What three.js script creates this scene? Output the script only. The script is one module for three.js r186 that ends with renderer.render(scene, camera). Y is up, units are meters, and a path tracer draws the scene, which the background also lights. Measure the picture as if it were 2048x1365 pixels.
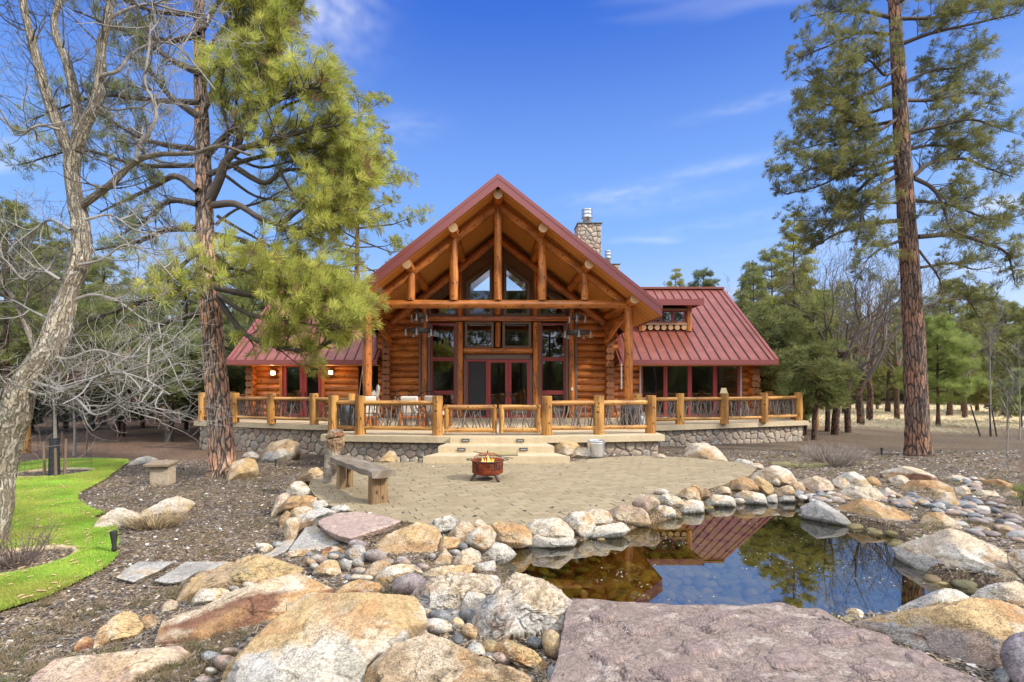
import * as THREE from 'three';
import { ImprovedNoise } from 'three/addons/math/ImprovedNoise.js';
import { mergeGeometries, mergeVertices } from 'three/addons/utils/BufferGeometryUtils.js';
import { RoundedBoxGeometry } from 'three/addons/geometries/RoundedBoxGeometry.js';

// ---------------------------------------------------------------- camera, sky, sun, exposure
const scene = new THREE.Scene();
const EYE = 1.97;                                   // eye height over the paved terrace, which lies at y = 0
const camera = new THREE.PerspectiveCamera(67.37, 1024 / 682, 0.05, 2000);
camera.position.set(0, EYE, 0);
camera.lookAt(0, EYE, -10);
camera.setViewOffset(1024, 682, 14, -42.4, 1024, 682);   // lens shifted so that verticals stay upright
camera.updateProjectionMatrix();

const renderer = new THREE.WebGLRenderer({ antialias: true });
renderer.toneMapping = THREE.LinearToneMapping;
renderer.toneMappingExposure = 1.82;
renderer.shadowMap.enabled = true;

const SUN_DIR = new THREE.Vector3(0.80, 0.60, 0.34).normalize();
const sun = new THREE.DirectionalLight(new THREE.Color().setRGB(1, 0.93, 0.84), 2.45);
sun.position.copy(SUN_DIR).multiplyScalar(60); sun.target.position.set(0, 0, 0);
sun.position.z -= 12; sun.target.position.z -= 12;
sun.castShadow = true; sun.shadow.radius = 9; sun.shadow.mapSize.set(2048, 2048);
Object.assign(sun.shadow.camera, { left: -30, right: 30, top: 30, bottom: -30, near: 1, far: 160 });
scene.add(sun, sun.target);

const perlin = new ImprovedNoise();
const ns = (x, y, z = 0) => perlin.noise(x, y, z);
const fbm = (x, y, z, o = 4) => { let s = 0, a = 0.5, f = 1; for (let i = 0; i < o; i++) { s += a * perlin.noise(x * f + i * 7.3, y * f - i * 3.1, z * f + i * 1.7); a *= 0.5; f *= 2.03; } return s; };
const clamp = (x, a, b) => Math.min(b, Math.max(a, x));
const sstep = (a, b, x) => { const t = clamp((x - a) / (b - a), 0, 1); return t * t * (3 - 2 * t); };
const mix = (a, b, t) => a + (b - a) * t;
const mix3 = (a, b, t) => [mix(a[0], b[0], t), mix(a[1], b[1], t), mix(a[2], b[2], t)];

{ // the sky: clear blue paling to the horizon, streaks of thin high cloud that thicken overhead and behind the viewer
  const W = 1536, H = 768, data = new Float32Array(W * H * 4);
  for (let row = 0; row < H; row++) {
    const up = ((row + 0.5) / H - 0.5) * Math.PI, e = Math.max(0, up);
    for (let col = 0; col < W; col++) {
      const a = ((col + 0.5) / W - 0.5) * 2 * Math.PI, x = Math.cos(a) * Math.cos(up), y = Math.sin(up), z = Math.sin(a) * Math.cos(up);
      const t = clamp(e / 0.72, 0, 1);
      let c = mix3([0.40, 0.49, 0.63], [0.150, 0.290, 0.60], sstep(0.02, 0.40, t));
      c = mix3(c, [0.022, 0.086, 0.39], sstep(0.28, 1.0, t));
      if (up > -0.05) {
        const k = 1 / (Math.max(y, 0) + 0.10), u = x * k, w = z * k;
        const streak = fbm(u * 0.55 + w * 0.12 + 3, w * 2.4 - u * 0.35, 2.2, 5), soft = fbm(u * 0.3 + 9, w * 0.45, 5.5, 4);
        const back = sstep(-0.45, 0.75, z + (y - 0.55) * 1.3);                       // cloudier overhead and behind
        let cover = sstep(0.10, 0.42, streak + soft * 0.55 - 0.03) * 0.50 * sstep(0.02, 0.16, e);
        cover = Math.max(cover, back * sstep(-0.35, 0.30, soft + streak * 0.4) * 0.9);
        cover = Math.max(cover, sstep(0.16, 0.0, e) * 0.30);
        // feathered cloud high beside the tall pine
        const dx = a - (-Math.PI / 2 - 0.335), de = e - 0.615;
        cover = Math.max(cover, Math.exp(-((dx / 0.085) ** 2) - ((de / 0.07) ** 2)) * (0.55 + fbm(dx * 34 + de * 22, de * 50 - dx * 8, 1, 4) * 0.9) * 0.62);
        for (const [ax, ey, w2, h2, s2] of [[0.235, 0.345, 0.085, 0.011, 0.8], [0.40, 0.37, 0.12, 0.010, 0.55], [0.47, 0.455, 0.10, 0.009, 0.45], [0.30, 0.325, 0.16, 0.016, 0.30], [0.85, 0.40, 0.14, 0.030, 0.40], [0.87, 0.30, 0.20, 0.035, 0.45], [-0.18, 0.46, 0.06, 0.022, 0.35], [0.62, 0.24, 0.2, 0.04, 0.35], [0.45, 0.28, 0.2, 0.012, 0.3]]) { const da = a + Math.PI / 2 - ax, dv = e - ey - da * 0.05; if (Math.abs(da) < w2 * 2.6 && Math.abs(dv) < h2 * 3) cover = Math.max(cover, s2 * 0.38 * Math.exp(-((da / w2) ** 2) - ((dv / h2) ** 2)) * clamp(0.65 + fbm(da * 26, dv * 160, ax * 9, 4) * 1.5, 0, 1.2)); }
        const glow = mix(0.66, 2.1, back); c = mix3(c, [0.93 * glow, 0.96 * glow, 1.02 * glow], clamp(cover, 0, 1));
      }
      const o = (row * W + col) * 4;
      data[o] = c[0]; data[o + 1] = c[1]; data[o + 2] = c[2]; data[o + 3] = 1;
    }
  }
  const sky = new THREE.DataTexture(data, W, H, THREE.RGBAFormat, THREE.FloatType);
  sky.mapping = THREE.EquirectangularReflectionMapping; sky.magFilter = sky.minFilter = THREE.LinearFilter; sky.needsUpdate = true;
  scene.background = sky; scene.environment = sky;
}

// ---------------------------------------------------------------- helpers
const V = (x, y, z) => new THREE.Vector3(x, y, z);
const F = 1024, CX = 996, HY = 767;                  // focal length and vanishing point, in the photograph's pixels
const P = (px, py, d) => V((px - CX) / F * d, EYE - (py - HY) / F * d, -d);            // surveyed point at a known distance
const G = (px, py, y = 0) => P(px, py, F * (EYE - y) / (py - HY));                       // surveyed point on a level
function rng(seed) { let a = seed >>> 0; return () => { a = (a + 0x6d2b79f5) | 0; let t = Math.imul(a ^ (a >>> 15), 1 | a); t = (t + Math.imul(t ^ (t >>> 7), 61 | t)) ^ t; return ((t ^ (t >>> 14)) >>> 0) / 4294967296; }; }
const used = {};
function numbered(n) { const k = used[n] = (used[n] ?? -1) + 1; return k ? n + '_' + String(k).padStart(3, '0') : n; }
function tag(o, label, category, group) { if (label) o.userData.label = label; if (category) o.userData.category = category; if (group) o.userData.group = group; return o; }
function kind(o, k) { o.userData.kind = k; return o; }
function thing(name, label, category, pos = V(0, 0, 0), turn = 0, group) { const o = new THREE.Group(); o.name = numbered(name); o.position.copy(pos); o.rotation.y = turn; scene.add(o); return tag(o, label, category, group); }
function mesh(name, geo, mat, parent) { const m = new THREE.Mesh(geo, mat); m.name = parent ? name : numbered(name); m.castShadow = m.receiveShadow = true; (parent ?? scene).add(m); return m; }
function rgb(r, g, b) { return new THREE.Color().setRGB(r, g, b); }
const std = (r, g, b, rough = 0.85, extra = {}) => new THREE.MeshStandardMaterial({ color: rgb(r, g, b), roughness: rough, ...extra });
const tone = (m, r, g, b) => { const c = m.clone(); c.color = rgb(r, g, b); return c; };

// collects tubes and faces into one geometry
class Acc {
  constructor() { this.p = []; this.uv = []; this.i = []; this.c = []; }
  get n() { return this.p.length / 3; }
  tube(pts, rad, sides = 6, vscale = 1, rough = 0, seed = 0) {
    const n = pts.length, base = this.n; let t = V(0, 0, 0), side = null, len = 0; const up = V(0, 0, 0);
    for (let i = 0; i < n; i++) {
      t.subVectors(pts[Math.min(n - 1, i + 1)], pts[Math.max(0, i - 1)]).normalize();
      if (!side) side = Math.abs(t.y) < 0.9 ? V(0, 1, 0).cross(t).normalize() : V(1, 0, 0).cross(t).normalize();
      side.addScaledVector(t, -side.dot(t)).normalize(); up.crossVectors(t, side);
      if (i) len += pts[i].distanceTo(pts[i - 1]);
      const r0 = Array.isArray(rad) ? rad[i] : mix(rad, rad * 0.3, i / (n - 1));
      for (let k = 0; k <= sides; k++) {
        const a = k / sides * Math.PI * 2, kk = k % sides;
        const r = r0 * (1 + (rough ? rough * ns(kk * 1.37 + seed, len * 3, seed * 1.7) : 0));
        const ca = Math.cos(a) * r, sa = Math.sin(a) * r;
        this.p.push(pts[i].x + side.x * ca + up.x * sa, pts[i].y + side.y * ca + up.y * sa, pts[i].z + side.z * ca + up.z * sa);
        this.uv.push(k / sides * Math.max(1, Math.round(r0 * 6.28 / 0.9)), len * vscale);
      }
    }
    const w = sides + 1;
    for (let i = 0; i < n - 1; i++) for (let k = 0; k < sides; k++) { const a = base + i * w + k, b = a + w; this.i.push(a, a + 1, b, a + 1, b + 1, b); }
    return this;
  }
  geo() {
    const g = new THREE.BufferGeometry();
    g.setAttribute('position', new THREE.Float32BufferAttribute(this.p, 3)); g.setAttribute('uv', new THREE.Float32BufferAttribute(this.uv, 2));
    if (this.c.length) g.setAttribute('color', new THREE.Float32BufferAttribute(this.c, 3));
    g.setIndex(this.i); g.computeVertexNormals(); return g;
  }
}
function smoothLine(ctrl, per = 4) { return new THREE.CatmullRomCurve3(ctrl, false, 'centripetal').getPoints((ctrl.length - 1) * per); }
// a flat-sided shape between two heights, from a plan outline of {x, z}
function prism(outline, y0, y1, uvs = 1) {
  const s = new THREE.Shape(outline.map((p) => new THREE.Vector2(p.x, -p.z)));
  const g = new THREE.ExtrudeGeometry(s, { depth: y1 - y0, bevelEnabled: false });
  g.rotateX(-Math.PI / 2); g.translate(0, y0, 0); return g;
}
function inside(poly, x, z) { let c = false; for (let i = 0, j = poly.length - 1; i < poly.length; j = i++) { const a = poly[i], b = poly[j]; if ((a.z > z) !== (b.z > z) && x < (b.x - a.x) * (z - a.z) / (b.z - a.z) + a.x) c = !c; } return c; }
function edgeDist(poly, x, z) { let m = 1e9; for (let i = 0, j = poly.length - 1; i < poly.length; j = i++) { const a = poly[j], b = poly[i], dx = b.x - a.x, dz = b.z - a.z, t = clamp(((x - a.x) * dx + (z - a.z) * dz) / (dx * dx + dz * dz), 0, 1); m = Math.min(m, Math.hypot(x - a.x - t * dx, z - a.z - t * dz)); } return m; }
function box(w, h, d, x = 0, y = 0, z = 0) { const g = new THREE.BoxGeometry(w, h, d); g.translate(x, y, z); return g; }
function rbox(w, h, d, r, x = 0, y = 0, z = 0) { const g = new RoundedBoxGeometry(w, h, d, 2, r); g.translate(x, y, z); return g; }
function strip(g, keep = ['position', 'normal', 'uv']) { for (const k of Object.keys(g.attributes)) if (!keep.includes(k)) g.deleteAttribute(k); return g.index ? g.toNonIndexed() : g; }
const merged = (list) => mergeGeometries(list.map((g) => strip(g.clone())));

// textures
function dataTex(n, fn, srgb, m = n) {
  const d = new Uint8Array(n * m * 4);
  for (let y = 0; y < m; y++) for (let x = 0; x < n; x++) { const c = fn(x / n, y / m), o = (y * n + x) * 4; d[o] = clamp(c[0], 0, 1) * 255; d[o + 1] = clamp(c[1], 0, 1) * 255; d[o + 2] = clamp(c[2], 0, 1) * 255; d[o + 3] = 255; }
  const t = new THREE.DataTexture(d, n, m); t.wrapS = t.wrapT = THREE.RepeatWrapping; t.magFilter = t.minFilter = THREE.LinearFilter; if (srgb) t.colorSpace = THREE.SRGBColorSpace; t.needsUpdate = true; return t;
}
// noise that closes on itself over the unit square
function tileNoise(u, v, fu, fv, s, o = 4) { let r = 0, a = 0.5; for (let i = 0; i < o; i++) { const U = u * fu, W = v * fv, x = sstep(0, 1, u), y = sstep(0, 1, v); r += a * (ns(U, W, s) * (1 - x) * (1 - y) + ns(U - fu, W, s) * x * (1 - y) + ns(U, W - fv, s) * (1 - x) * y + ns(U - fu, W - fv, s) * x * y); a *= 0.55; fu *= 2; fv *= 2; s += 5.1; } return r; }
// ---------------------------------------------------------------- surfaces
const T = {};
{ // peeled log: streaks along v, knots, checks
  const R = rng(5), knots = []; for (let i = 0; i < 28; i++) knots.push([R(), R(), 0.008 + R() * 0.022]);
  const f = (u, v) => {
    let du = 0, k = 0; for (const [a, b, r] of knots) { let x = u - a, y = (v - b) * 1.6; x -= Math.round(x); if (Math.abs(v - b) > 0.5) continue; const q = Math.hypot(x, y) / r; du += 0.04 * Math.exp(-q * q * 0.12) * Math.sign(x); k = Math.max(k, Math.exp(-q * q * 1.3)); }
    const grain = tileNoise(u + du, v, 26, 2, 1.3, 4), broad = tileNoise(u, v, 3, 3, 7.7, 3), check = sstep(0.30, 0.42, tileNoise(u + du, v, 13, 1, 21.5, 2));
    return { grain, broad, k, check };
  };
  T.log = dataTex(512, (u, v) => { const { grain, broad, k, check } = f(u, v); const l = 0.84 + grain * 0.55 + broad * 0.55 - k * 0.75 - check * 0.42; return [l, l * (0.97 + broad * 0.10 - k * 0.1), l * (0.94 + broad * 0.15 - k * 0.15)]; }, true);
  T.logBump = dataTex(512, (u, v) => { const { grain, broad, k, check } = f(u, v); const l = 0.5 + grain * 0.4 + broad * 0.3 - check * 0.5 + k * 0.25; return [l, l, l]; });
  T.end = dataTex(256, (u, v) => { const x = u - 0.5, y = v - 0.5, a = Math.atan2(y, x), r = Math.hypot(x, y) + 0.012 * ns(Math.cos(a) * 2, Math.sin(a) * 2, 3); const ring = 0.5 + 0.5 * Math.sin(r * 120 + ns(x * 6, y * 6, 1) * 2), crack = sstep(0.05, 0.0, Math.abs(Math.sin(a * 2.5 + 0.6 + ns(r * 9, 2, 1) * 0.5))) * sstep(0.02, 0.25, r) * 0.6; const l = 0.78 + ring * 0.18 - crack * 0.4 + ns(u * 14, v * 14, 4) * 0.14; return [l, l * 0.97, l * 0.93]; }, true);
  // old pine bark: long plates divided by dark furrows
  const plates = (u, v) => { // worley in stretched cells, closing on itself
    const nx = 8, ny = 5; const wu = u + 0.075 * tileNoise(u, v, 6, 5, 3.1, 3), wv = v + 0.10 * tileNoise(u, v, 5, 4, 8.2, 3); const X = wu * nx, Y = wv * ny; let a = 9, b = 9, id = 0;
    for (let i = -1; i <= 1; i++) for (let j = -2; j <= 2; j++) { const cx = Math.floor(X) + i, cy = Math.floor(Y) + j, h = Math.sin(((cx % nx + nx) % nx) * 127.1 + ((cy % ny + ny) % ny) * 311.7) * 43758.5, hx = h - Math.floor(h), h2 = hx * 91.7, hy = h2 - Math.floor(h2); const d = Math.hypot((X - cx - hx) * 1.15, (Y - cy - hy) * 0.62); if (d < a) { b = a; a = d; id = hx; } else if (d < b) b = d; }
    return { e: b - a, id };
  };
  T.bark = dataTex(512, (u, v) => { const { e, id } = plates(u, v), n = tileNoise(u, v, 30, 14, 2.2, 4), q = sstep(0.0, 0.20, e + n * 0.10), w = tileNoise(u, v, 3, 2, 5, 3); const plate = mix3([0.60, 0.53, 0.47], [0.80, 0.58, 0.44], clamp(id * 0.7 + w * 1.8, 0, 1)); const c = mix3([0.30, 0.26, 0.235], plate, q); const l = 1 + n * 0.85; return [c[0] * l, c[1] * l, c[2] * l]; }, true);
  T.barkBump = dataTex(512, (u, v) => { const { e } = plates(u, v), n = tileNoise(u, v, 30, 14, 2.2, 4), l = sstep(0.0, 0.28, e + n * 0.10) * 0.6 + n * 0.45 + 0.2; return [l, l, l]; });
  // grey oak bark: fine long ridges
  const ridges = (u, v) => Math.abs(tileNoise(u + 0.05 * tileNoise(u, v, 6, 6, 2, 2), v, 17, 5, 4.4, 3));
  T.oak = dataTex(512, (u, v) => { const r = sstep(0.0, 0.16, ridges(u, v)), w = tileNoise(u, v, 5, 5, 9, 4), s = tileNoise(u, v, 40, 40, 1, 2); const c = mix3([0.52, 0.48, 0.42], mix3([0.70, 0.66, 0.58], [0.84, 0.82, 0.77], clamp(0.5 + w * 2.0, 0, 1)), r); const l = 1 + s * 0.45; return [c[0] * l, c[1] * l, c[2] * l]; }, true);
  T.oakBump = dataTex(512, (u, v) => { const r = sstep(0, 0.22, ridges(u, v)) * 0.8 + tileNoise(u, v, 30, 30, 1, 3) * 0.3 + 0.1; return [r, r, r]; });
  // stone: grain and pits for relief, mild mottling for colour
  T.stone = dataTex(512, (u, v) => { const n = tileNoise(u, v, 9, 9, 3.3, 5), s = tileNoise(u, v, 60, 60, 8.1, 2), pit = sstep(0.20, 0.42, tileNoise(u, v, 22, 22, 12.9, 2)); const f2 = tileNoise(u, v, 26, 26, 5.1, 3), l = 0.88 + n * 0.30 + f2 * 0.35 + s * 0.55 - pit * 0.28; return [l, l * 0.99, l * 0.97]; }, true);
  T.stoneBump = dataTex(512, (u, v) => { const n = tileNoise(u, v, 7, 7, 3.3, 6), s = tileNoise(u, v, 50, 50, 8.1, 3); const l = 0.5 + n * 0.7 + s * 0.45; return [l, l, l]; });
  T.fine = dataTex(256, (u, v) => { const n = tileNoise(u, v, 6, 6, 2.3, 4), s = tileNoise(u, v, 60, 60, 4.1, 2), l = 0.93 + n * 0.16 + s * 0.16; return [l, l * 0.995, l * 0.985]; }, true);
  T.roof = dataTex(256, (u, v) => { const n = tileNoise(u, v, 3, 3, 6.3, 4), s = tileNoise(u, v, 14, 14, 4.1, 3), l = 0.92 + n * 0.26 + s * 0.10; return [l, l * (0.97 + n * 0.12), l * (0.96 + n * 0.12)]; }, true);
  // wood-chip mulch
  const M = 1024, R2 = rng(99), img = document.createElement('canvas'); img.width = img.height = M; const g = img.getContext('2d'); g.fillStyle = 'rgb(112,98,84)'; g.fillRect(0, 0, M, M);
  const hgt = document.createElement('canvas'); hgt.width = hgt.height = M; const hg = hgt.getContext('2d'); hg.fillStyle = '#222'; hg.fillRect(0, 0, M, M);
  for (let i = 0; i < 11000; i++) {
    const x = R2() * M, y = R2() * M, a = R2() * 6.28, straw = R2() < 0.28, L = straw ? 26 + R2() * 46 : 9 + R2() * 22, w = straw ? 1.4 + R2() : 5 + R2() * 10, t = R2(), q = R2();
    const c = straw ? [150 + t * 40, 118 + t * 30, 80 + t * 22] : q < 0.07 ? [200 + t * 35, 190 + t * 30, 172 + t * 30] : q < 0.4 ? [84 + t * 60, 66 + t * 50, 54 + t * 42] : q < 0.7 ? [150 + t * 55, 132 + t * 48, 114 + t * 42] : [116 + t * 50, 102 + t * 44, 92 + t * 40];
    const hh = 40 + i / 11000 * 190;
    for (const ox of [-M, 0, M]) for (const oy of [-M, 0, M]) { if (x + ox < -60 || x + ox > M + 60 || y + oy < -60 || y + oy > M + 60) continue; for (const [ct, fs] of [[g, 'rgb(' + c.map((k) => k | 0).join(',') + ')'], [hg, 'rgb(' + [hh, hh, hh].map((k) => k | 0).join(',') + ')']]) { ct.save(); ct.translate(x + ox, y + oy); ct.rotate(a); ct.fillStyle = fs; ct.beginPath(); ct.moveTo(-L / 2, -w * 0.3); ct.lineTo(-L * 0.2, -w / 2); ct.lineTo(L / 2, -w * 0.25); ct.lineTo(L * 0.4, w / 2); ct.lineTo(-L * 0.4, w * 0.4); ct.fill(); ct.restore(); } }
  }
  T.mulch = new THREE.CanvasTexture(img); T.mulch.colorSpace = THREE.SRGBColorSpace; T.mulchBump = new THREE.CanvasTexture(hgt);
  for (const t of [T.mulch, T.mulchBump]) t.wrapS = t.wrapT = THREE.RepeatWrapping;
  // weathered grey timber
  T.grey = dataTex(256, (u, v) => { const g1 = tileNoise(u, v, 3, 30, 1.1, 4), b = tileNoise(u, v, 3, 3, 6, 3), c = sstep(0.22, 0.34, tileNoise(u, v, 1, 16, 15, 2)); const l = 0.80 + g1 * 0.5 + b * 0.4 - c * 0.4; return [l, l * (0.97 + b * 0.08), l * (0.92 + b * 0.2)]; }, true);
  // rust
  T.rust = dataTex(256, (u, v) => { const n = tileNoise(u, v, 6, 6, 3, 5), s = tileNoise(u, v, 30, 30, 9, 3); const c = mix3([0.34, 0.17, 0.11], [0.74, 0.38, 0.18], clamp(0.5 + n * 1.8 + s * 0.5, 0, 1)); return c; }, true);
}
const logMat = (r, g, b, rough = 0.42) => new THREE.MeshPhysicalMaterial({ color: rgb(r, g, b), map: T.log, bumpMap: T.logBump, bumpScale: 0.010, roughness: rough, clearcoat: 0.16, clearcoatRoughness: 0.3 });
const endMat = (r, g, b) => std(r, g, b, 0.7, { map: T.end });
const M = {
  wall: [logMat(0.58, 0.185, 0.030), logMat(0.52, 0.158, 0.026), logMat(0.62, 0.210, 0.036), logMat(0.46, 0.135, 0.022)],
  rail: [logMat(0.56, 0.275, 0.060, 0.5), logMat(0.48, 0.225, 0.048, 0.5), logMat(0.62, 0.32, 0.080, 0.5)],
  wallEnd: endMat(0.36, 0.150, 0.060), pale: endMat(0.68, 0.44, 0.24), railEnd: endMat(0.66, 0.43, 0.18),
  soffit: null, taupe: std(0.165, 0.110, 0.080, 0.6), redFrame: std(0.24, 0.040, 0.036, 0.42), redDoor: std(0.32, 0.045, 0.042, 0.38),
  glass: new THREE.MeshPhysicalMaterial({ color: rgb(0.86, 0.90, 0.88), roughness: 0, transmission: 1, thickness: 0, ior: 2.3 }),
  screen: std(0.045, 0.045, 0.045, 1), dark: std(0.03, 0.028, 0.026, 0.8), iron: std(0.045, 0.045, 0.045, 0.45, { metalness: 0.6 }),
  roof: std(0.30, 0.100, 0.070, 0.42, { metalness: 0.1, map: T.roof, roughnessMap: T.fine }), fascia: std(0.25, 0.070, 0.062, 0.42, { metalness: 0.1 }),
  concrete: std(0.64, 0.515, 0.325, 0.85, { map: T.fine, bumpMap: T.stoneBump, bumpScale: 0.004 }),
  bark: new THREE.MeshStandardMaterial({ color: rgb(1.16, 1.12, 1.07), map: T.bark, bumpMap: T.barkBump, bumpScale: 0.05, roughness: 0.95 }),
  barkDark: new THREE.MeshStandardMaterial({ color: rgb(0.30, 0.27, 0.24), map: T.bark, bumpMap: T.barkBump, bumpScale: 0.03, roughness: 0.95 }),
  limb: std(0.115, 0.088, 0.068, 0.95, { bumpMap: T.oakBump, bumpScale: 0.01 }),
  oak: new THREE.MeshStandardMaterial({ color: rgb(0.86, 0.82, 0.75), map: T.oak, bumpMap: T.oakBump, bumpScale: 0.03, roughness: 0.95 }),
  twig: std(0.30, 0.275, 0.24, 0.9), twigDark: std(0.13, 0.105, 0.085, 0.95), sapling: std(0.30, 0.27, 0.23, 0.9), redTwig: std(0.16, 0.075, 0.06, 0.9),
  railTwig: [std(0.17, 0.128, 0.10, 0.8), std(0.125, 0.098, 0.08, 0.8), std(0.235, 0.19, 0.155, 0.8)],
  steel: std(0.50, 0.51, 0.52, 0.35, { metalness: 0.9, roughnessMap: T.stone }),
};
M.soffit = std(0.60, 0.26, 0.06, 0.5);
function leafMat(r, g, b, t = 0.42) { return new THREE.MeshPhysicalMaterial({ color: rgb(r, g, b), roughness: 1, transmission: t, thickness: 0, ior: 1.35, side: THREE.DoubleSide, specularIntensity: 0.3 }); }

// a slightly crooked peeled log from a to b with sawn ends
function log(parent, name, a, b, r, mats, seed = 1, endM = M.wallEnd, taper = 1, wob = 0.05, sides = 14) {
  const R = rng(seed * 977 + 13), L = a.distanceTo(b), n = Math.max(3, Math.round(L / 0.45));
  const g = new THREE.CylinderGeometry(r * taper, r, L, sides, n, false), p = g.attributes.position, uv = g.attributes.uv, side = (sides + 1) * (n + 1), o = R() * 40;
  for (let i = 0; i < p.count; i++) {
    const x = p.getX(i), y = p.getY(i), z = p.getZ(i), q = 1 + wob * ns(y * 1.7 + o, Math.atan2(z, x) * 0.9, o) * 2, bx = wob * 0.35 * r * ns(y * 0.8, o, 1) * 2;
    p.setXYZ(i, x * q + bx, y, z * q);
    if (i < side) uv.setXY(i, uv.getX(i) + o, uv.getY(i) * L / 2 + o);
  }
  g.computeVertexNormals();
  const side0 = Array.isArray(mats) ? mats[Math.floor(R() * mats.length)] : mats;
  const m = mesh(name, g, [side0, endM, endM], parent);
  m.position.copy(a).add(b).multiplyScalar(0.5); m.quaternion.setFromUnitVectors(V(0, 1, 0), b.clone().sub(a).normalize());
  return m;
}
// ---------------------------------------------------------------- ground, pond, lawn, terrace
const WATER = -0.17;
const px = (y, ...list) => { const o = []; for (let i = 0; i < list.length; i += 2) o.push(G(list[i], list[i + 1], y)); return o; };
const pondLine = px(WATER, 985, 1150, 985, 1105, 1010, 1080, 1075, 1078, 1150, 1080, 1240, 1060, 1330, 1036, 1400, 1012, 1480, 1000, 1570, 996, 1625, 1012, 1690, 1046, 1800, 1072, 1830, 1110, 1890, 1160, 1990, 1178, 1980, 1215, 1800, 1250, 1690, 1262, 1500, 1250, 1140, 1240, 1080, 1185);
const patioLine = px(0, 745, 925, 690, 935, 650, 948, 622, 960, 617, 972, 628, 990, 650, 1008, 700, 1022, 760, 1034, 830, 1046, 880, 1055, 950, 1063, 1040, 1063, 1130, 1050, 1230, 1028, 1300, 1006, 1390, 985, 1450, 968, 1500, 950, 1512, 938, 1490, 927, 1430, 920, 1370, 915, 1315, 912, 1270, 912, 1215, 915, 1170, 919, 1139, 924, 1060, 920, 900, 920, 800, 925);
function baseHeight(x, z) {
  const d = -z;
  const hl = -0.13 - 0.03 * clamp(d - 4, -2, 20), hr = -0.05 - 0.025 * clamp(d - 10, 0, 14), hm = -0.04 - 0.02 * clamp(d - 14, 0, 18);
  const l = sstep(-0.9, -3.4, x), r = sstep(3, 6, x);
  let h = mix(mix(hm, hl, l), hr, r);
  h += 0.025 * ns(x * 0.7, z * 0.7, 4) + sstep(28, 60, d) * 0.25 * ns(x * 0.06, z * 0.06, 2);
  return h;
}
function ground(x, z) {
  let h = baseHeight(x, z);
  if (x > -0.6 && x < 9 && z > -10.5 && z < -3.2 && inside(pondLine, x, z)) h = mix(Math.min(h, -0.12), -0.62, sstep(0, 0.45, edgeDist(pondLine, x, z)));
  return h;
}
function onGround(x0, y0, h = baseHeight) { let p = G(x0, y0, -0.1); for (let i = 0; i < 12; i++) p = G(x0, y0, h(p.x, p.z)); return p; }
const lawnLine = [[0, 1228], [90, 1200], [138, 1177], [206, 1141], [229, 1119], [233, 1074], [226, 1056], [205, 1050], [180, 1040], [206, 1030], [180, 1022], [151, 1003], [155, 990], [213, 958], [240, 938], [255, 922], [200, 918], [100, 920], [20, 930], [-90, 950], [-330, 1000], [-420, 1120], [-330, 1300], [-120, 1290]].map(([a, b]) => onGround(a, b));
const rings = [{ c: onGround(104, 948), r: 0.86 }, { c: onGround(22, 1127), r: 0.62 }];
{
  const xs = [], zs = [];
  for (let x = -10; x <= 12; x += 0.11) xs.push(x);
  for (let s = 0.3, x = 12; x < 900; s *= 1.22) { x += s; xs.push(x); xs.unshift(-x + 2); }
  for (let z = -1.6; z >= -16; z -= 0.11) zs.push(z);
  for (let s = 0.3, z = -16; z > -900; s *= 1.2) { z -= s; zs.push(z); }
  for (let s = 0.4, z = -1.6; z < 300; s *= 1.35) { z += s; zs.unshift(z); }
  const p = [], uv = [], c = [], ix = [], w = xs.length;
  for (const z of zs) for (const x of xs) {
    p.push(x, ground(x, z), z); uv.push(x / 1.25, z / 1.25);
    const d = -z, n = fbm(x * 0.35, z * 0.35, 3, 4), n2 = fbm(x * 1.4, z * 1.4, 8, 3);
    let k = mix3([0.66, 0.65, 0.58], [0.86, 0.79, 0.62], clamp(0.45 + n * 2.2 + n2 * 1.6, 0, 1));          // chips to pine straw
    const red = sstep(14, 20, d) * sstep(-6, -10, x); k = mix3(k, [0.85, 0.62, 0.50], red * 0.7);
    const green = sstep(0.10, 0.35, n2 + n * 0.4) * (x > 4 ? 0.5 : 0.12); k = mix3(k, [0.58, 0.70, 0.42], green);
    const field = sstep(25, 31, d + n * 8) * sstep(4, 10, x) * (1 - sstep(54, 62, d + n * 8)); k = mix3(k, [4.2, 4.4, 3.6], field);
    const wood = sstep(54, 70, d); k = mix3(k, [0.55, 0.5, 0.4], wood);
    if (k && ground(x, z) < -0.2 && inside(pondLine, x, z)) k = [0.55, 0.5, 0.32];
    c.push(...(field > 0.5 ? k : k.map((q) => q * (0.74 + 0.5 * fbm(x * 0.8 + 20, z * 0.8, 5, 4)))));
  }
  for (let j = 0; j < zs.length - 1; j++) for (let i = 0; i < w - 1; i++) { const a = j * w + i; ix.push(a, a + 1, a + w, a + 1, a + w + 1, a + w); }
  const g = new THREE.BufferGeometry(); g.setAttribute('position', new THREE.Float32BufferAttribute(p, 3)); g.setAttribute('uv', new THREE.Float32BufferAttribute(uv, 2)); g.setAttribute('color', new THREE.Float32BufferAttribute(c, 3)); g.setIndex(ix); g.computeVertexNormals();
  kind(mesh('ground', g, new THREE.MeshStandardMaterial({ map: T.mulch, bumpMap: T.mulchBump, bumpScale: 0.03, roughness: 1, vertexColors: true })), 'structure');
}
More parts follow.
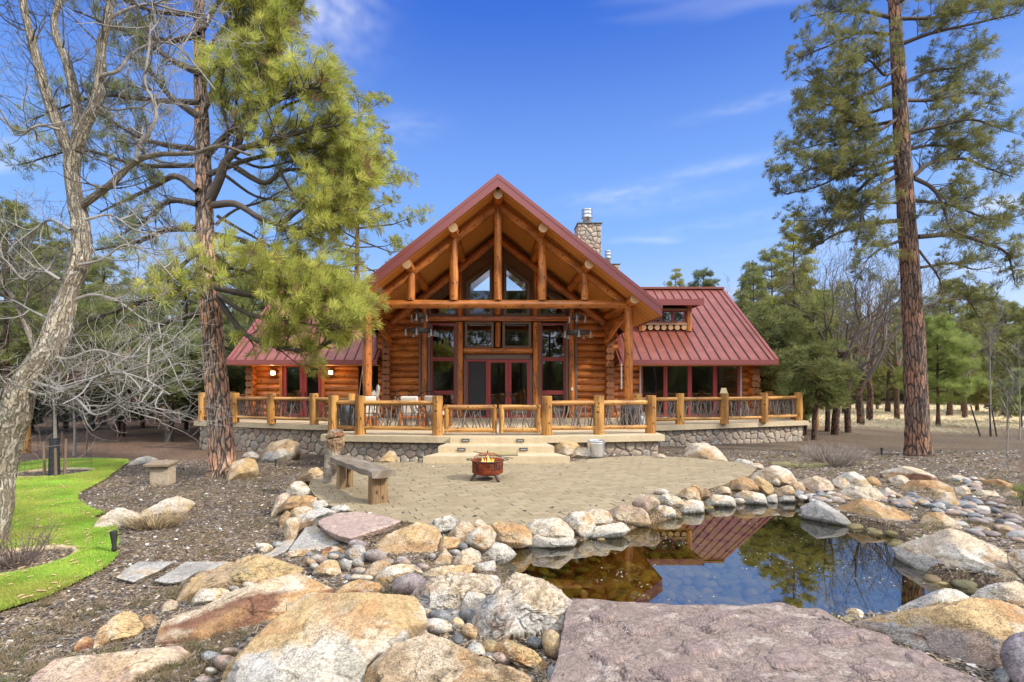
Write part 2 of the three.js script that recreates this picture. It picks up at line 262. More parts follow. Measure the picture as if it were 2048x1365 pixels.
// loose chips and straw lying on the ground near the viewer
{
  const g = new THREE.BufferGeometry(); g.setAttribute('position', new THREE.Float32BufferAttribute([-0.5, 0, -0.3, 0.4, 0.02, -0.5, 0.5, 0.15, 0.3, -0.3, 0.06, 0.5, 0, 0.3, 0.05], 3)); g.setIndex([0, 4, 1, 1, 4, 2, 2, 4, 3, 3, 4, 0]); g.computeVertexNormals();
  const N = 76000, im = new THREE.InstancedMesh(g, std(1, 1, 1, 1), N), R = rng(31), m = new THREE.Matrix4(), q = new THREE.Quaternion(), e = new THREE.Euler(), col = new THREE.Color(); let k = 0;
  const tones = [[0.115, 0.094, 0.076], [0.042, 0.035, 0.030], [0.23, 0.20, 0.17], [0.30, 0.235, 0.15], [0.165, 0.15, 0.135], [0.58, 0.53, 0.46]];
  for (let i = 0; i < 400000 && k < N; i++) {
    const d = 2.6 + 14 * R() ** 1.7, x = (R() * 2 - 1) * d * 1.02, z = -d;
    const onPatio = inside(patioLine, x, z); if (inside(pondLine, x, z) || (onPatio && (R() > 0.05 * sstep(1.6, 0.1, edgeDist(patioLine, x, z)) + 0.004))) continue;
    if (x < -3 && inside(lawnLine, x, z) && !rings.some((r) => Math.hypot(r.c.x - x, r.c.z - z) < r.r * 0.9)) continue;
    const straw = R() < 0.35, s = (straw ? 0.06 + R() * 0.09 : 0.020 + R() * R() * 0.05) * (0.8 + d * 0.055);
    e.set((R() - 0.5) * 0.7, R() * 6.28, (R() - 0.5) * 0.7); q.setFromEuler(e);
    m.compose(V(x, onPatio ? 0.004 : ground(x, z) + 0.002, z), q, straw ? V(s, 0.012, 0.006) : V(s, s * 0.8, s * (0.35 + R() * 0.5)));
    im.setMatrixAt(k, m); const t = straw ? tones[3] : tones[Math.floor(R() * 5.25 + (R() < 0.06 ? 0.75 : 0))], l = 0.7 + R() * 0.6; im.setColorAt(k, col.setRGB(t[0] * l, t[1] * l, t[2] * l)); k++;
  }
  im.count = k; im.name = 'mulch'; tag(im, 'brown wood chips and pine straw scattered over the garden ground', 'mulch'); kind(im, 'stuff'); scene.add(im);
}
// artificial lawn with planting rings cut out
{
  const shape = new THREE.Shape(smoothLine(lawnLine.map((p) => V(p.x, 0, p.z)).concat([V(lawnLine[0].x, 0, lawnLine[0].z)]), 3).map((p) => new THREE.Vector2(p.x, -p.z)));
  for (const r of rings) { const h = new THREE.Path(); h.absarc(r.c.x, -r.c.z, r.r, 0, Math.PI * 2, true); shape.holes.push(h); }
  const g = new THREE.ShapeGeometry(shape, 24), p = g.attributes.position;
  for (let i = 0; i < p.count; i++) { const x = p.getX(i), z = -p.getY(i); p.setXYZ(i, x, baseHeight(x, z) + 0.035, z); } g.computeVertexNormals();
  kind(mesh('lawn', g, std(0.24, 0.37, 0.055, 0.9)), 'structure');
  const b = new THREE.BufferGeometry(), R = rng(8), pos = [];
  for (let i = 0; i < 9; i++) { const a = R() * 6.28, r = R() * 0.02, x = Math.cos(a) * r, z = Math.sin(a) * r, h = 0.022 + R() * 0.026, t = R() * 6.28, w = 0.0032; pos.push(x - w * Math.cos(t), 0, z - w * Math.sin(t), x + w * Math.cos(t), 0, z + w * Math.sin(t), x + (R() - 0.5) * 0.03, h, z + (R() - 0.5) * 0.03); }
  b.setAttribute('position', new THREE.Float32BufferAttribute(pos, 3)); b.computeVertexNormals();
  const N = 60000, im = new THREE.InstancedMesh(b, leafMat(1, 1, 1, 0.35), N), m = new THREE.Matrix4(), q = new THREE.Quaternion(), col = new THREE.Color(); let k = 0;
  for (let i = 0; i < 400000 && k < N; i++) {
    const d = 3.5 + 13 * R() ** 1.3, x = -d * (0.60 + R() * 0.48), z = -d; if (!inside(lawnLine, x, z) || rings.some((r) => Math.hypot(r.c.x - x, r.c.z - z) < r.r + 0.01)) continue;
    const s = 0.8 + R() * 0.7 + d * 0.05; m.compose(V(x, baseHeight(x, z) + 0.03, z), q.setFromAxisAngle(V(0, 1, 0), R() * 6.28), V(s, 0.8 + R() * 0.5, s)); im.setMatrixAt(k, m);
    const l = (0.72 + R() * 0.5) * (1 + 0.55 * fbm(x * 1.3, z * 1.3, 2, 4)), y = clamp(R() * 0.6 + fbm(x * 0.9 + 5, z * 0.9, 7, 4) * 1.6 + 0.2, 0, 1); im.setColorAt(k, col.setRGB((0.34 + y * 0.16) * l, (0.55 - y * 0.03) * l, (0.075 + y * 0.04) * l)); k++;
  }
  im.count = k; im.name = 'grass'; tag(im, 'short bright green blades of the artificial lawn', 'grass'); kind(im, 'stuff'); scene.add(im);
  // pale edging strips round the two rings
  for (const [i, r] of rings.entries()) {
    const t = thing('tree_ring', ['pale stone edging ring round the young tree on the lawn', 'pale edging ring of the bare shrub bed at the near end of the lawn'][i], 'edging', V(r.c.x, r.c.y, r.c.z));
    const n = 14; for (let k = 0; k < n; k++) { const a = k / n * 6.283, g2 = rbox(0.10, 0.07, r.r * 6.283 / n * 0.96, 0.02); const s = mesh('edging_stone', g2, M.concrete, t); s.position.set(Math.cos(a) * r.r, baseHeight(r.c.x + Math.cos(a) * r.r, r.c.z + Math.sin(a) * r.r) - r.c.y + 0.012, Math.sin(a) * r.r); s.rotation.y = -a; }
  }
  // fallen tan leaves
  const lg = new THREE.BufferGeometry(); lg.setAttribute('position', new THREE.Float32BufferAttribute([-0.5, 0, 0, 0, 0.12, -0.25, 0.5, 0.05, 0, 0, 0.10, 0.25], 3)); lg.setIndex([0, 1, 3, 1, 2, 3]); lg.computeVertexNormals();
  const lv = new THREE.InstancedMesh(lg, std(0.50, 0.33, 0.15, 0.9, { side: THREE.DoubleSide }), 300); k = 0;
  while (k < 300) { const d = 4 + R() * 9, x = -d * (0.6 + R() * 0.45), z = -d; if (!inside(lawnLine, x, z)) continue; const s = 0.05 + R() * 0.05; m.compose(V(x, baseHeight(x, z) + 0.065, z), q.setFromAxisAngle(V(0, 1, 0), R() * 6), V(s, s, s)); lv.setMatrixAt(k++, m); }
  lv.name = 'fallen_leaves'; tag(lv, 'curled tan oak leaves fallen on the green lawn', 'leaves'); kind(lv, 'stuff'); scene.add(lv);
}
// pond: bed of olive cobbles under clear still water
const cobbleGeo = [0, 1, 2, 3, 4].map((s) => { const g = mergeVertices(strip(new THREE.IcosahedronGeometry(1, 5), ['position'])), p = g.attributes.position, v = V(0, 0, 0); for (let i = 0; i < p.count; i++) { v.fromBufferAttribute(p, i); const k = 1 + 0.24 * ns(v.x * 0.9 + s * 9, v.y * 0.9, v.z * 0.9 + s) + 0.05 * ns(v.x * 3, v.y * 3 + s * 4, v.z * 3); v.multiplyScalar(k); p.setXYZ(i, v.x, v.y, v.z); } g.computeVertexNormals(); const uv = new Float32Array(p.count * 2); for (let i = 0; i < p.count; i++) { uv[i * 2] = p.getX(i) * 0.5 + p.getY(i) * 0.2; uv[i * 2 + 1] = p.getZ(i) * 0.5 + p.getY(i) * 0.25; } g.setAttribute('uv', new THREE.BufferAttribute(uv, 2)); return g; });
{
  const water = mesh('pond_water', prism(pondLine, WATER - 0.001, WATER), new THREE.MeshPhysicalMaterial({ color: rgb(0.60, 0.57, 0.27), roughness: 0, transmission: 1, thickness: 0, ior: 3.6 }));
  water.geometry = new THREE.ShapeGeometry(new THREE.Shape(pondLine.map((p) => new THREE.Vector2(p.x, -p.z)))); water.geometry.rotateX(-Math.PI / 2); water.geometry.translate(0, WATER, 0); kind(water, 'structure');
  const bed = kind(thing('pond_bed'), 'structure'); bed.userData.kind = 'structure';
  const R = rng(77), cand = []; for (let i = 0; i < 3400; i++) { const x = -0.4 + R() * 8.4, z = -4.2 - R() * 6; if (inside(pondLine, x, z) && edgeDist(pondLine, x, z) > 0.08) cand.push([x, z, 0.045 + R() * 0.05, R(), R()]); }
  const stoneM = [[0.22, 0.18, 0.075], [0.28, 0.225, 0.095], [0.16, 0.145, 0.07], [0.34, 0.28, 0.14], [0.20, 0.14, 0.07]].map((c) => std(...c, 0.8, { map: T.stone }));
  cand.sort((a, b) => Math.hypot(a[0], a[1]) / a[2] - Math.hypot(b[0], b[1]) / b[2]);
  const rest = [];
  cand.forEach(([x, z, s, a, b], i) => {
    const y = ground(x, z) + s * 0.25;
    if (i < 300) { const o = mesh('stone', cobbleGeo[i % 5], stoneM[Math.floor(b * 5)], bed); o.position.set(x, y, z); o.rotation.y = a * 6.28; o.scale.set(s * 1.25, s * 0.6, s * 0.9); }
    else { const g = strip(cobbleGeo[i % 5].clone()); g.scale(s * 1.25, s * 0.6, s * 0.9); g.rotateY(a * 6.28); g.translate(x, y, z); rest.push(g); }
  });
  const r = mesh('stones', mergeGeometries(rest), stoneM[0], bed); kind(r, 'stuff');
}
{ // specks of pollen, petals and needles drifting on the water
  const g = new THREE.BufferGeometry(); g.setAttribute('position', new THREE.Float32BufferAttribute([-0.5, 0, 0, 0, 0.05, -0.3, 0.5, 0, 0, 0, 0.05, 0.3], 3)); g.setIndex([0, 1, 3, 1, 2, 3]); g.computeVertexNormals();
  const im = new THREE.InstancedMesh(g, std(1, 1, 1, 0.9, { side: THREE.DoubleSide }), 420), R = rng(640), m = new THREE.Matrix4(), q = new THREE.Quaternion(), col = new THREE.Color(); let k = 0;
  for (let i = 0; i < 20000 && k < 420; i++) { const x = -0.4 + R() * 8, z = -4.4 - R() * 5.6; if (!inside(pondLine, x, z) || fbm(x * 1.1, z * 1.6, 14, 3) < 0.08 + R() * 0.22) continue; const needle = R() < 0.55, s = needle ? 0.05 + R() * 0.08 : 0.012 + R() * 0.018; m.compose(V(x, WATER + 0.004, z), q.setFromAxisAngle(V(0, 1, 0), R() * 6.28), needle ? V(s, 0.01, 0.006) : V(s, 0.02, s)); im.setMatrixAt(k, m); const l = 0.6 + R() * 0.6; im.setColorAt(k, needle ? col.setRGB(0.22 * l, 0.15 * l, 0.08 * l) : col.setRGB(0.55 * l, 0.50 * l, 0.40 * l)); k++; }
  im.count = k; im.name = 'floating_debris'; scene.add(kind(tag(im, 'specks of petals and needles floating on the still pond', 'debris'), 'stuff'));
}
// paved terrace: sand-coloured pavers in rows that run aslant
{
  const t = kind(thing('patio'), 'structure');
  mesh('patio_base', prism(patioLine, -0.42, -0.014), std(0.24, 0.19, 0.125, 0.95, { map: T.stone }), t);
  const A = -0.42, ca = Math.cos(A), sa = Math.sin(A), PL = 0.30, PW = 0.165, R = rng(41), list = [];
  const mats = [[0.362, 0.288, 0.172], [0.340, 0.270, 0.158], [0.380, 0.305, 0.185], [0.325, 0.256, 0.150]].map((c) => std(...c, 0.85, { map: T.fine, bumpMap: T.stoneBump, bumpScale: 0.001 }));
  const patU = patioLine.map((p) => ({ u: p.x * ca + p.z * sa, v: -p.x * sa + p.z * ca }));
  const clipBy = (poly, nx, nv, o) => { const out = []; for (let i = 0; i < poly.length; i++) { const a = poly[i], b = poly[(i + 1) % poly.length], da = a.u * nx + a.v * nv - o, db = b.u * nx + b.v * nv - o; if (da <= 0) out.push(a); if ((da < 0) !== (db < 0)) { const k = da / (da - db); out.push({ u: mix(a.u, b.u, k), v: mix(a.v, b.v, k) }); } } return out; };
  const vs = patU.map((p) => p.v), us = patU.map((p) => p.u);
  for (let r = Math.floor(Math.min(...vs) / PW); r * PW < Math.max(...vs); r++) {
    let band = clipBy(clipBy(patU, 0, 1, (r + 1) * PW - 0.004), 0, -1, -(r * PW + 0.004)); if (band.length < 3) continue;
    for (let q = Math.floor(Math.min(...us) / PL) - 1; q * PL < Math.max(...us); q++) {
      const u0 = q * PL + (r % 2 ? PL / 2 : 0) + (R() - 0.5) * 0.02, gap = R() < 0.25 ? 0.007 : 0.003;
      const c = clipBy(clipBy(band, 1, 0, u0 + PL - gap), -1, 0, -(u0 + gap)); if (c.length < 3) continue;
      let area = 0; c.forEach((a, i) => { const b = c[(i + 1) % c.length]; area += a.u * b.v - b.u * a.v; }); if (Math.abs(area) < 0.004) continue;
      const w = c.map((a) => ({ x: a.u * ca - a.v * sa, z: a.u * sa + a.v * ca })), cx = w.reduce((s, a) => s + a.x, 0) / w.length, cz = w.reduce((s, a) => s + a.z, 0) / w.length;
      list.push({ w, cx, cz, h: (R() - 0.5) * 0.002, m: Math.floor(R() * 4) });
    }
  }
  list.sort((a, b) => b.cz - a.cz);
  const rest = [[], [], [], []];
  list.forEach((s, i) => { const g = prism(s.w, -0.06, s.h); if (i < 300) mesh('paver', g, mats[s.m], t); else rest[s.m].push(g); });
  rest.forEach((l, i) => { if (l.length) kind(mesh('pavers', merged(l), mats[i], t), 'stuff'); });
}
// ---------------------------------------------------------------- raised deck, stone footing, steps
const DECK = 0.505;
// irregular stones laid in a wall face: cells of a jittered grid, each a proud stone with rounded edges
function stoneFace(parent, origin, right, w, h, cell, seed, mats, name = 'stone', cut) {
  const R = rng(seed), out = V(0, 1, 0).cross(right).normalize().negate(), nx = Math.max(1, Math.round(w / cell)), ny = Math.max(1, Math.round(h / (cell * 0.72))), pts = [];
  if (out.dot(V(-origin.x, 0, -origin.z)) < 0 && !cut?.keep) out.negate();
  for (let j = -1; j <= ny; j++) for (let i = -1; i <= nx; i++) pts.push([(i + 0.5 + (R() - 0.5) * 0.8 + (j % 2) * 0.4) * w / nx, (j + 0.5 + (R() - 0.5) * 0.7) * h / ny]);
  for (const [k, a] of pts.entries()) {
    let poly = [[0, 0], [w, 0], [w, h], [0, h]];
    for (const b of pts) { if (b === a) continue; const dx = b[0] - a[0], dy = b[1] - a[1], L = Math.hypot(dx, dy); if (L > cell * 3.2) continue; const o = (a[0] + b[0]) / 2 * dx / L + (a[1] + b[1]) / 2 * dy / L - 0.013; const res = []; for (let i = 0; i < poly.length; i++) { const p = poly[i], q = poly[(i + 1) % poly.length], dp = p[0] * dx / L + p[1] * dy / L - o, dq = q[0] * dx / L + q[1] * dy / L - o; if (dp <= 0) res.push(p); if ((dp < 0) !== (dq < 0)) { const t = dp / (dp - dq); res.push([mix(p[0], q[0], t), mix(p[1], q[1], t)]); } } poly = res; if (poly.length < 3) break; }
    if (poly.length < 3) continue;
    let area = 0; poly.forEach((p, i) => { const q = poly[(i + 1) % poly.length]; area += p[0] * q[1] - q[0] * p[1]; }); if (area < 0.002) continue;
    const c = [poly.reduce((s, p) => s + p[0], 0) / poly.length, poly.reduce((s, p) => s + p[1], 0) / poly.length];
    // corner-cut outline, then rings: back, rim, crown, centre
    const ol = []; poly.forEach((p, i) => { const q = poly[(i + 1) % poly.length]; ol.push([mix(p[0], q[0], 0.18), mix(p[1], q[1], 0.18)], [mix(p[0], q[0], 0.82), mix(p[1], q[1], 0.82)]); });
    const pos = [], uv = [], idx = [], n = ol.length, deep = 0.03 + R() * 0.03, tilt = (R() - 0.5) * 0.12, tilt2 = (R() - 0.5) * 0.12, levels = [[1, 0], [0.97, deep * 0.6], [0.82, deep], [0.4, deep * 1.12]];
    for (const [s, d] of levels) for (const p of ol) { const x = c[0] + (p[0] - c[0]) * s, y = c[1] + (p[1] - c[1]) * s, o = d ? d + (x - c[0]) * tilt + (y - c[1]) * tilt2 + 0.012 * ns(x * 9, y * 9, k) : 0; const v = origin.clone().addScaledVector(right, x).addScaledVector(out, o); pos.push(v.x, v.y + y, v.z); uv.push(x * 0.8 + k * 0.3, y * 0.8); }
    { const v = origin.clone().addScaledVector(right, c[0]).addScaledVector(out, deep * 1.15); pos.push(v.x, v.y + c[1], v.z); uv.push(c[0], c[1]); }
    for (let l = 0; l < 3; l++) for (let i = 0; i < n; i++) { const a2 = l * n + i, b2 = l * n + (i + 1) % n; idx.push(a2, b2, a2 + n, b2, b2 + n, a2 + n); }
    for (let i = 0; i < n; i++) idx.push(3 * n + i, 3 * n + (i + 1) % n, 4 * n);
    const g = new THREE.BufferGeometry(); g.setAttribute('position', new THREE.Float32BufferAttribute(pos, 3)); g.setAttribute('uv', new THREE.Float32BufferAttribute(uv, 2)); g.setIndex(idx); g.computeVertexNormals();
    mesh(name, g, mats[Math.floor(R() * mats.length)], parent);
  }
}
const wallStone = [[0.50, 0.415, 0.315], [0.44, 0.355, 0.28], [0.57, 0.48, 0.36], [0.43, 0.385, 0.325], [0.49, 0.38, 0.30], [0.60, 0.52, 0.405]].map((c) => std(...c, 0.9, { map: T.stone, bumpMap: T.stoneBump, bumpScale: 0.012 }));
const mortar = std(0.36, 0.32, 0.27, 0.95, { map: T.stone });
const dk = (x0, y0) => G(x0, y0, DECK);
const front = [dk(641, 870), dk(760, 872), dk(875, 873.5), dk(1100, 873.5), dk(1210, 872), dk(1330, 870)];
const wingL = [dk(641, 850.5), dk(387, 842.5)], wingR = [dk(1330, 851.5), dk(1618, 841.7)];
{
  const t = thing('raised_deck', 'raised tan concrete deck on a rubble stone footing round the log house', 'deck');
  const back = -30, outline = [...front, V(front[5].x, 0, wingR[0].z), ...wingR, V(wingR[1].x - 0.05, 0, -27), V(wingL[1].x + 0.05, 0, -27), wingL[1], wingL[0], V(front[0].x, 0, wingL[0].z)].map((p) => V(p.x, 0, p.z));
  mesh('slab', prism(outline, DECK - 0.172, DECK), M.concrete, t);
  const cx = 0, ins = outline.map((p) => V(p.x > 0 ? p.x - 0.16 : p.x + 0.16, 0, p.z > -26 ? p.z - 0.16 : p.z));
  mesh('footing', prism(ins, -1.2, DECK - 0.173), mortar, t);
  const face = (a, b, seed, cell = 0.34) => { const y0 = Math.min(baseHeight(a.x, a.z), baseHeight(b.x, b.z)) - 0.06, r = V(b.x - a.x, 0, b.z - a.z), L = r.length(); stoneFace(t, V(a.x, y0, a.z), r.normalize(), L, DECK - 0.176 - y0, cell, seed, wallStone); };
  for (const [i, s] of [[0, 1], [1, 2], [3, 4], [4, 5]].entries()) face(ins[s[0]], ins[s[1]], 200 + i, 0.28);
  face(ins[7], ins[8], 210); face(ins[11], ins[12], 211);
  face(ins[5], ins[6], 212, 0.3); face(ins[13], ins[0], 213, 0.3);
}
{
  const t = thing('entry_steps', 'two wide tan concrete steps leading up from the terrace to the double gate', 'steps');
  const S = 0.168, step = (fl, fr, bl, br, zf, zb, y0, y1) => mesh('step', prism([V(fl, 0, zf), V(fr, 0, zf), V(br, 0, zb), V(bl, 0, zb)], y0, y1), M.concrete, t);
  step(-1.85, 1.78, -1.55, 1.46, -12.64, -13.30, -0.02, S); step(-1.55, 1.46, -1.36, 1.28, -13.27, -14.3, S - 0.02, S * 2);
  step(-1.30, 1.22, -1.30, 1.22, -13.9, -14.35, S * 2 - 0.02, DECK - 0.004);
  for (const [ax, ay, d] of [[931, 881, 13.885], [1040.5, 881.5, 13.885], [923, 899.5, 13.255], [1047, 899, 13.255]]) { const p = P(ax, ay, d), l = new THREE.Group(); l.name = 'step_light'; l.position.copy(p); t.add(l); mesh('housing', rbox(0.21, 0.075, 0.03, 0.008), M.iron, l); mesh('lens', rbox(0.16, 0.035, 0.012, 0.004, 0, -0.004, 0.014), std(0.30, 0.30, 0.29, 0.3), l); }
  const mat = thing('doormat', 'olive tan doormat lying on the lower concrete step', 'doormat', V((966 + 30 - CX + 30) / 1024 * 12.95, S, -12.95)); mat.position.x = P(997, 905, 12.95).x;
  mesh('mat', rbox(0.94, 0.028, 0.40, 0.008, 0, 0.016, 0), std(0.33, 0.27, 0.12, 1, { bumpMap: T.stoneBump, bumpScale: 0.01 }), mat); mesh('rubber_edge', rbox(0.97, 0.016, 0.43, 0.006, 0, 0.008, 0), M.dark, mat);
}
// ---------------------------------------------------------------- log railings and gates
function twigs(parent, a, b, y0, y1, n, seed) {
  const R = rng(seed), along = b.clone().sub(a), L = along.length(); along.normalize();
  const at = (s, y, o = 0) => a.clone().addScaledVector(along, clamp(s, 0.02, L - 0.02)).setY(y).add(V(along.z * o, 0, -along.x * o));
  for (let i = 0; i < n; i++) {
    const acc = new Acc(), s0 = (i + 0.5 + (R() - 0.5) * 0.7) / n * L, s1 = s0 + (R() - 0.5) * 0.36, r = 0.013 + R() * 0.012, o = (R() - 0.5) * 0.07, mid = (y0 + y1) / 2 + (R() - 0.5) * 0.2, flip = R() < 0.5, H = y1 - y0;
    const line = (p) => smoothLine(p, 4);
    const ctr = [at(s0, flip ? y1 : y0, o), at(mix(s0, s1, 0.3) + (R() - 0.5) * 0.07, mix(flip ? y1 : y0, flip ? y0 : y1, 0.33), o), at(mix(s0, s1, 0.65) + (R() - 0.5) * 0.08, mix(flip ? y1 : y0, flip ? y0 : y1, 0.66), o), at(s1, flip ? y0 : y1, o * 0.3)];
    acc.tube(line(ctr), Array.from({ length: 13 }, (_, k) => r * mix(1, 0.6, k / 12)), 5, 1);
    if (R() < 0.8) { const k = 0.25 + R() * 0.35, st = ctr[0].clone().lerp(ctr[3], k); st.copy(line(ctr)[Math.round(k * 12)]); const e = at((st.x - a.x) * along.x + (st.z - a.z) * along.z + (R() < 0.5 ? -1 : 1) * (0.10 + R() * 0.20), flip ? y0 : y1, o); acc.tube(line([st, st.clone().lerp(e, 0.5).add(V(0, (R() - 0.5) * 0.08, 0)), e]), Array.from({ length: 9 }, (_, q) => r * mix(0.8, 0.45, q / 8)), 5, 1); }
    mesh('twig', acc.geo(), M.railTwig[Math.floor(R() * 3)], parent);
  }
}
let railSeed = 500;
function post(parent, p, r = 0.155) { return log(parent, 'post', V(p.x, DECK, p.z), V(p.x, DECK + 1.11, p.z), r, M.rail, railSeed++, M.railEnd, 0.96, 0.07); }
function bay(parent, a, b, n) {
  const u = b.clone().sub(a).normalize(), A = a.clone().addScaledVector(u, 0.10), B = b.clone().addScaledVector(u, -0.10);
  log(parent, 'top_rail', V(A.x, DECK + 0.90, A.z), V(B.x, DECK + 0.90 + 0.01, B.z), 0.075, M.rail, railSeed++, M.railEnd, 0.92);
  log(parent, 'bottom_rail', V(A.x, DECK + 0.20, A.z), V(B.x, DECK + 0.19, B.z), 0.062, M.rail, railSeed++, M.railEnd, 0.95);
  twigs(parent, V(a.x, 0, a.z).addScaledVector(u, 0.15), V(b.x, 0, b.z).addScaledVector(u, -0.15), DECK + 0.23, DECK + 0.86, Math.round(n * 1.7), railSeed++);
}
const rp = (x0, y0, r = 0.155) => { const p = G(x0, y0, DECK); const k = 1 + r / -p.z; return V(p.x * k, 0, p.z * k); };
function railing(label, posts, bays, ends = [true, true]) {
  const t = thing('log_railing', label, 'railing'); posts.forEach((p, i) => { if ((i || ends[0]) && (i < posts.length - 1 || ends[1])) post(t, p); }); bays.forEach((n, i) => n && bay(t, posts[i], posts[i + 1], n)); return t;
}
const FL = [rp(667, 868.5), rp(720, 870.3), rp(875, 871.8)], FR = [rp(1094, 871.5), rp(1198, 870), rp(1302, 867.5)];
railing('peeled log railing with twig infill between the carved bear post and the gate', FL, [9, 15]);
railing('peeled log railing with twig infill behind the metal bucket beside the gate', FR, [10, 11]);
const WL = [rp(405, 843), rp(470, 845.5), rp(543, 848), rp(628, 850), rp(701, 853)], WR = [rp(1275, 853), rp(1360, 849.8), rp(1449, 848.5), rp(1528, 845.5), rp(1597, 841.5)];
railing('log and twig railing on the deck wing behind the big leaning pine', WL, [10, 12, 14, 10]);
railing('log and twig railing on the deck wing under the long window wall', WR, [12, 14, 16, 15]);
{
  const side = (a, s, label) => { const p1 = V(a.x + 0.05 * s, 0, a.z - 2.3), p2 = V(a.x - 0.1 * s, 0, a.z - 4.6); const t = thing('log_railing', label, 'railing'); post(t, p1); post(t, p2); bay(t, a, p1, 10); bay(t, p1, p2, 8); };
  side(WL[0], -1, 'log railing on the far end of the deck wing behind the leaning pine'); side(WR[4], 1, 'log railing running back along the deck end by the junipers');
  for (const s of [0, 1]) {
    const a = s ? FR[0] : FL[2], x0 = s ? 0.03 : FL[2].x + 0.185, x1 = s ? FR[0].x - 0.185 : -0.03, z = -14.47, t = thing('log_gate', s ? 'log framed gate leaf with twig infill hinged on the bucket side' : 'log framed gate leaf with twig infill hinged on the bench side', 'gate');
    const y0 = DECK + 0.075, y1 = DECK + 0.86, r = 0.072;
    log(t, 'top_rail', V(x0, y1 - r, z), V(x1, y1 - r, z), r, M.rail, 900 + s * 9, M.railEnd); log(t, 'bottom_rail', V(x0, y0 + r, z), V(x1, y0 + r, z), r, M.rail, 901 + s * 9, M.railEnd);
    log(t, 'stile', V(x0 + r, y0, z + 0.004), V(x0 + r, y1, z + 0.004), r, M.rail, 902 + s * 9, M.railEnd); log(t, 'stile', V(x1 - r, y0, z + 0.004), V(x1 - r, y1, z + 0.004), r, M.rail, 903 + s * 9, M.railEnd);
    twigs(t, V(x0 + 0.12, 0, z), V(x1 - 0.12, 0, z), y0 + 0.10, y1 - 0.10, 12, 940 + s);
    mesh('drop_bolt', box(0.014, 0.42, 0.014, s ? x0 + 0.02 : x1 - 0.02, DECK + 0.215, z + 0.075), M.iron, t);
  }
}
// ---------------------------------------------------------------- the log house
const house = thing('log_house', 'orange brown log house with red standing seam roof and tall gabled porch', 'house');
const WZ = -22, GZ = -17, PZ = -18, SLOPE = 0.797, APEX = 8.93;      // window wall, gable front, porch posts, roof pitch
const roofY = (x) => APEX - SLOPE * Math.abs(x);
M.seam = std(0.095, 0.030, 0.028, 0.5);
M.boards = [tone(M.soffit, 0.60, 0.25, 0.055), tone(M.soffit, 0.68, 0.29, 0.065), tone(M.soffit, 0.54, 0.22, 0.05)];
{ // main roof: two sheets with seams, fascia, boarded soffit
  const X = 5.47, back = -31;
  for (const s of [-1, 1]) {
    const q = (x0, x1, dy0, dy1, z0, z1) => { const sh = new THREE.Shape([[x0, roofY(x0) + dy0], [x1, roofY(x1) + dy0], [x1, roofY(x1) + dy1], [x0, roofY(x0) + dy1]].map(([a, b]) => new THREE.Vector2(a * s, b))); const g = new THREE.ExtrudeGeometry(sh, { depth: z1 - z0, bevelEnabled: false }); g.translate(0, 0, z0); return g; };
    const roof = mesh('roof', q(0, X, -0.07, 0, back, GZ - 0.045), M.roof, house);
    for (let k = 1; k < 33; k++) { const z = GZ - 0.05 - k * 0.42; mesh('seam', q(0.02, X, -0.002, 0.04, z - 0.012, z + 0.012), M.seam, roof); }
    mesh('fascia', q(0, X, -0.13, 0.012, GZ - 0.04, GZ + 0.012), M.fascia, roof);
    mesh('fascia', q(0, X - 0.02, -0.41, -0.131, GZ - 0.04, GZ), M.fascia, roof);
    mesh('drip_edge', q(X - 0.03, X, -0.40, -0.072, back, GZ - 0.042), M.fascia, roof);
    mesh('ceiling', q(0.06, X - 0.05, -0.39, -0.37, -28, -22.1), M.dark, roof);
    // soffit boards laid side by side along the slope
    for (let z = GZ - 0.06, i = 0; z > back + 9; z -= 0.14, i++) mesh('soffit_board', q(0.06, X - 0.05, -0.40, -0.375 + (i % 3) * 0.003, z - 0.135, z), M.boards[i % 3], roof);
  }
}
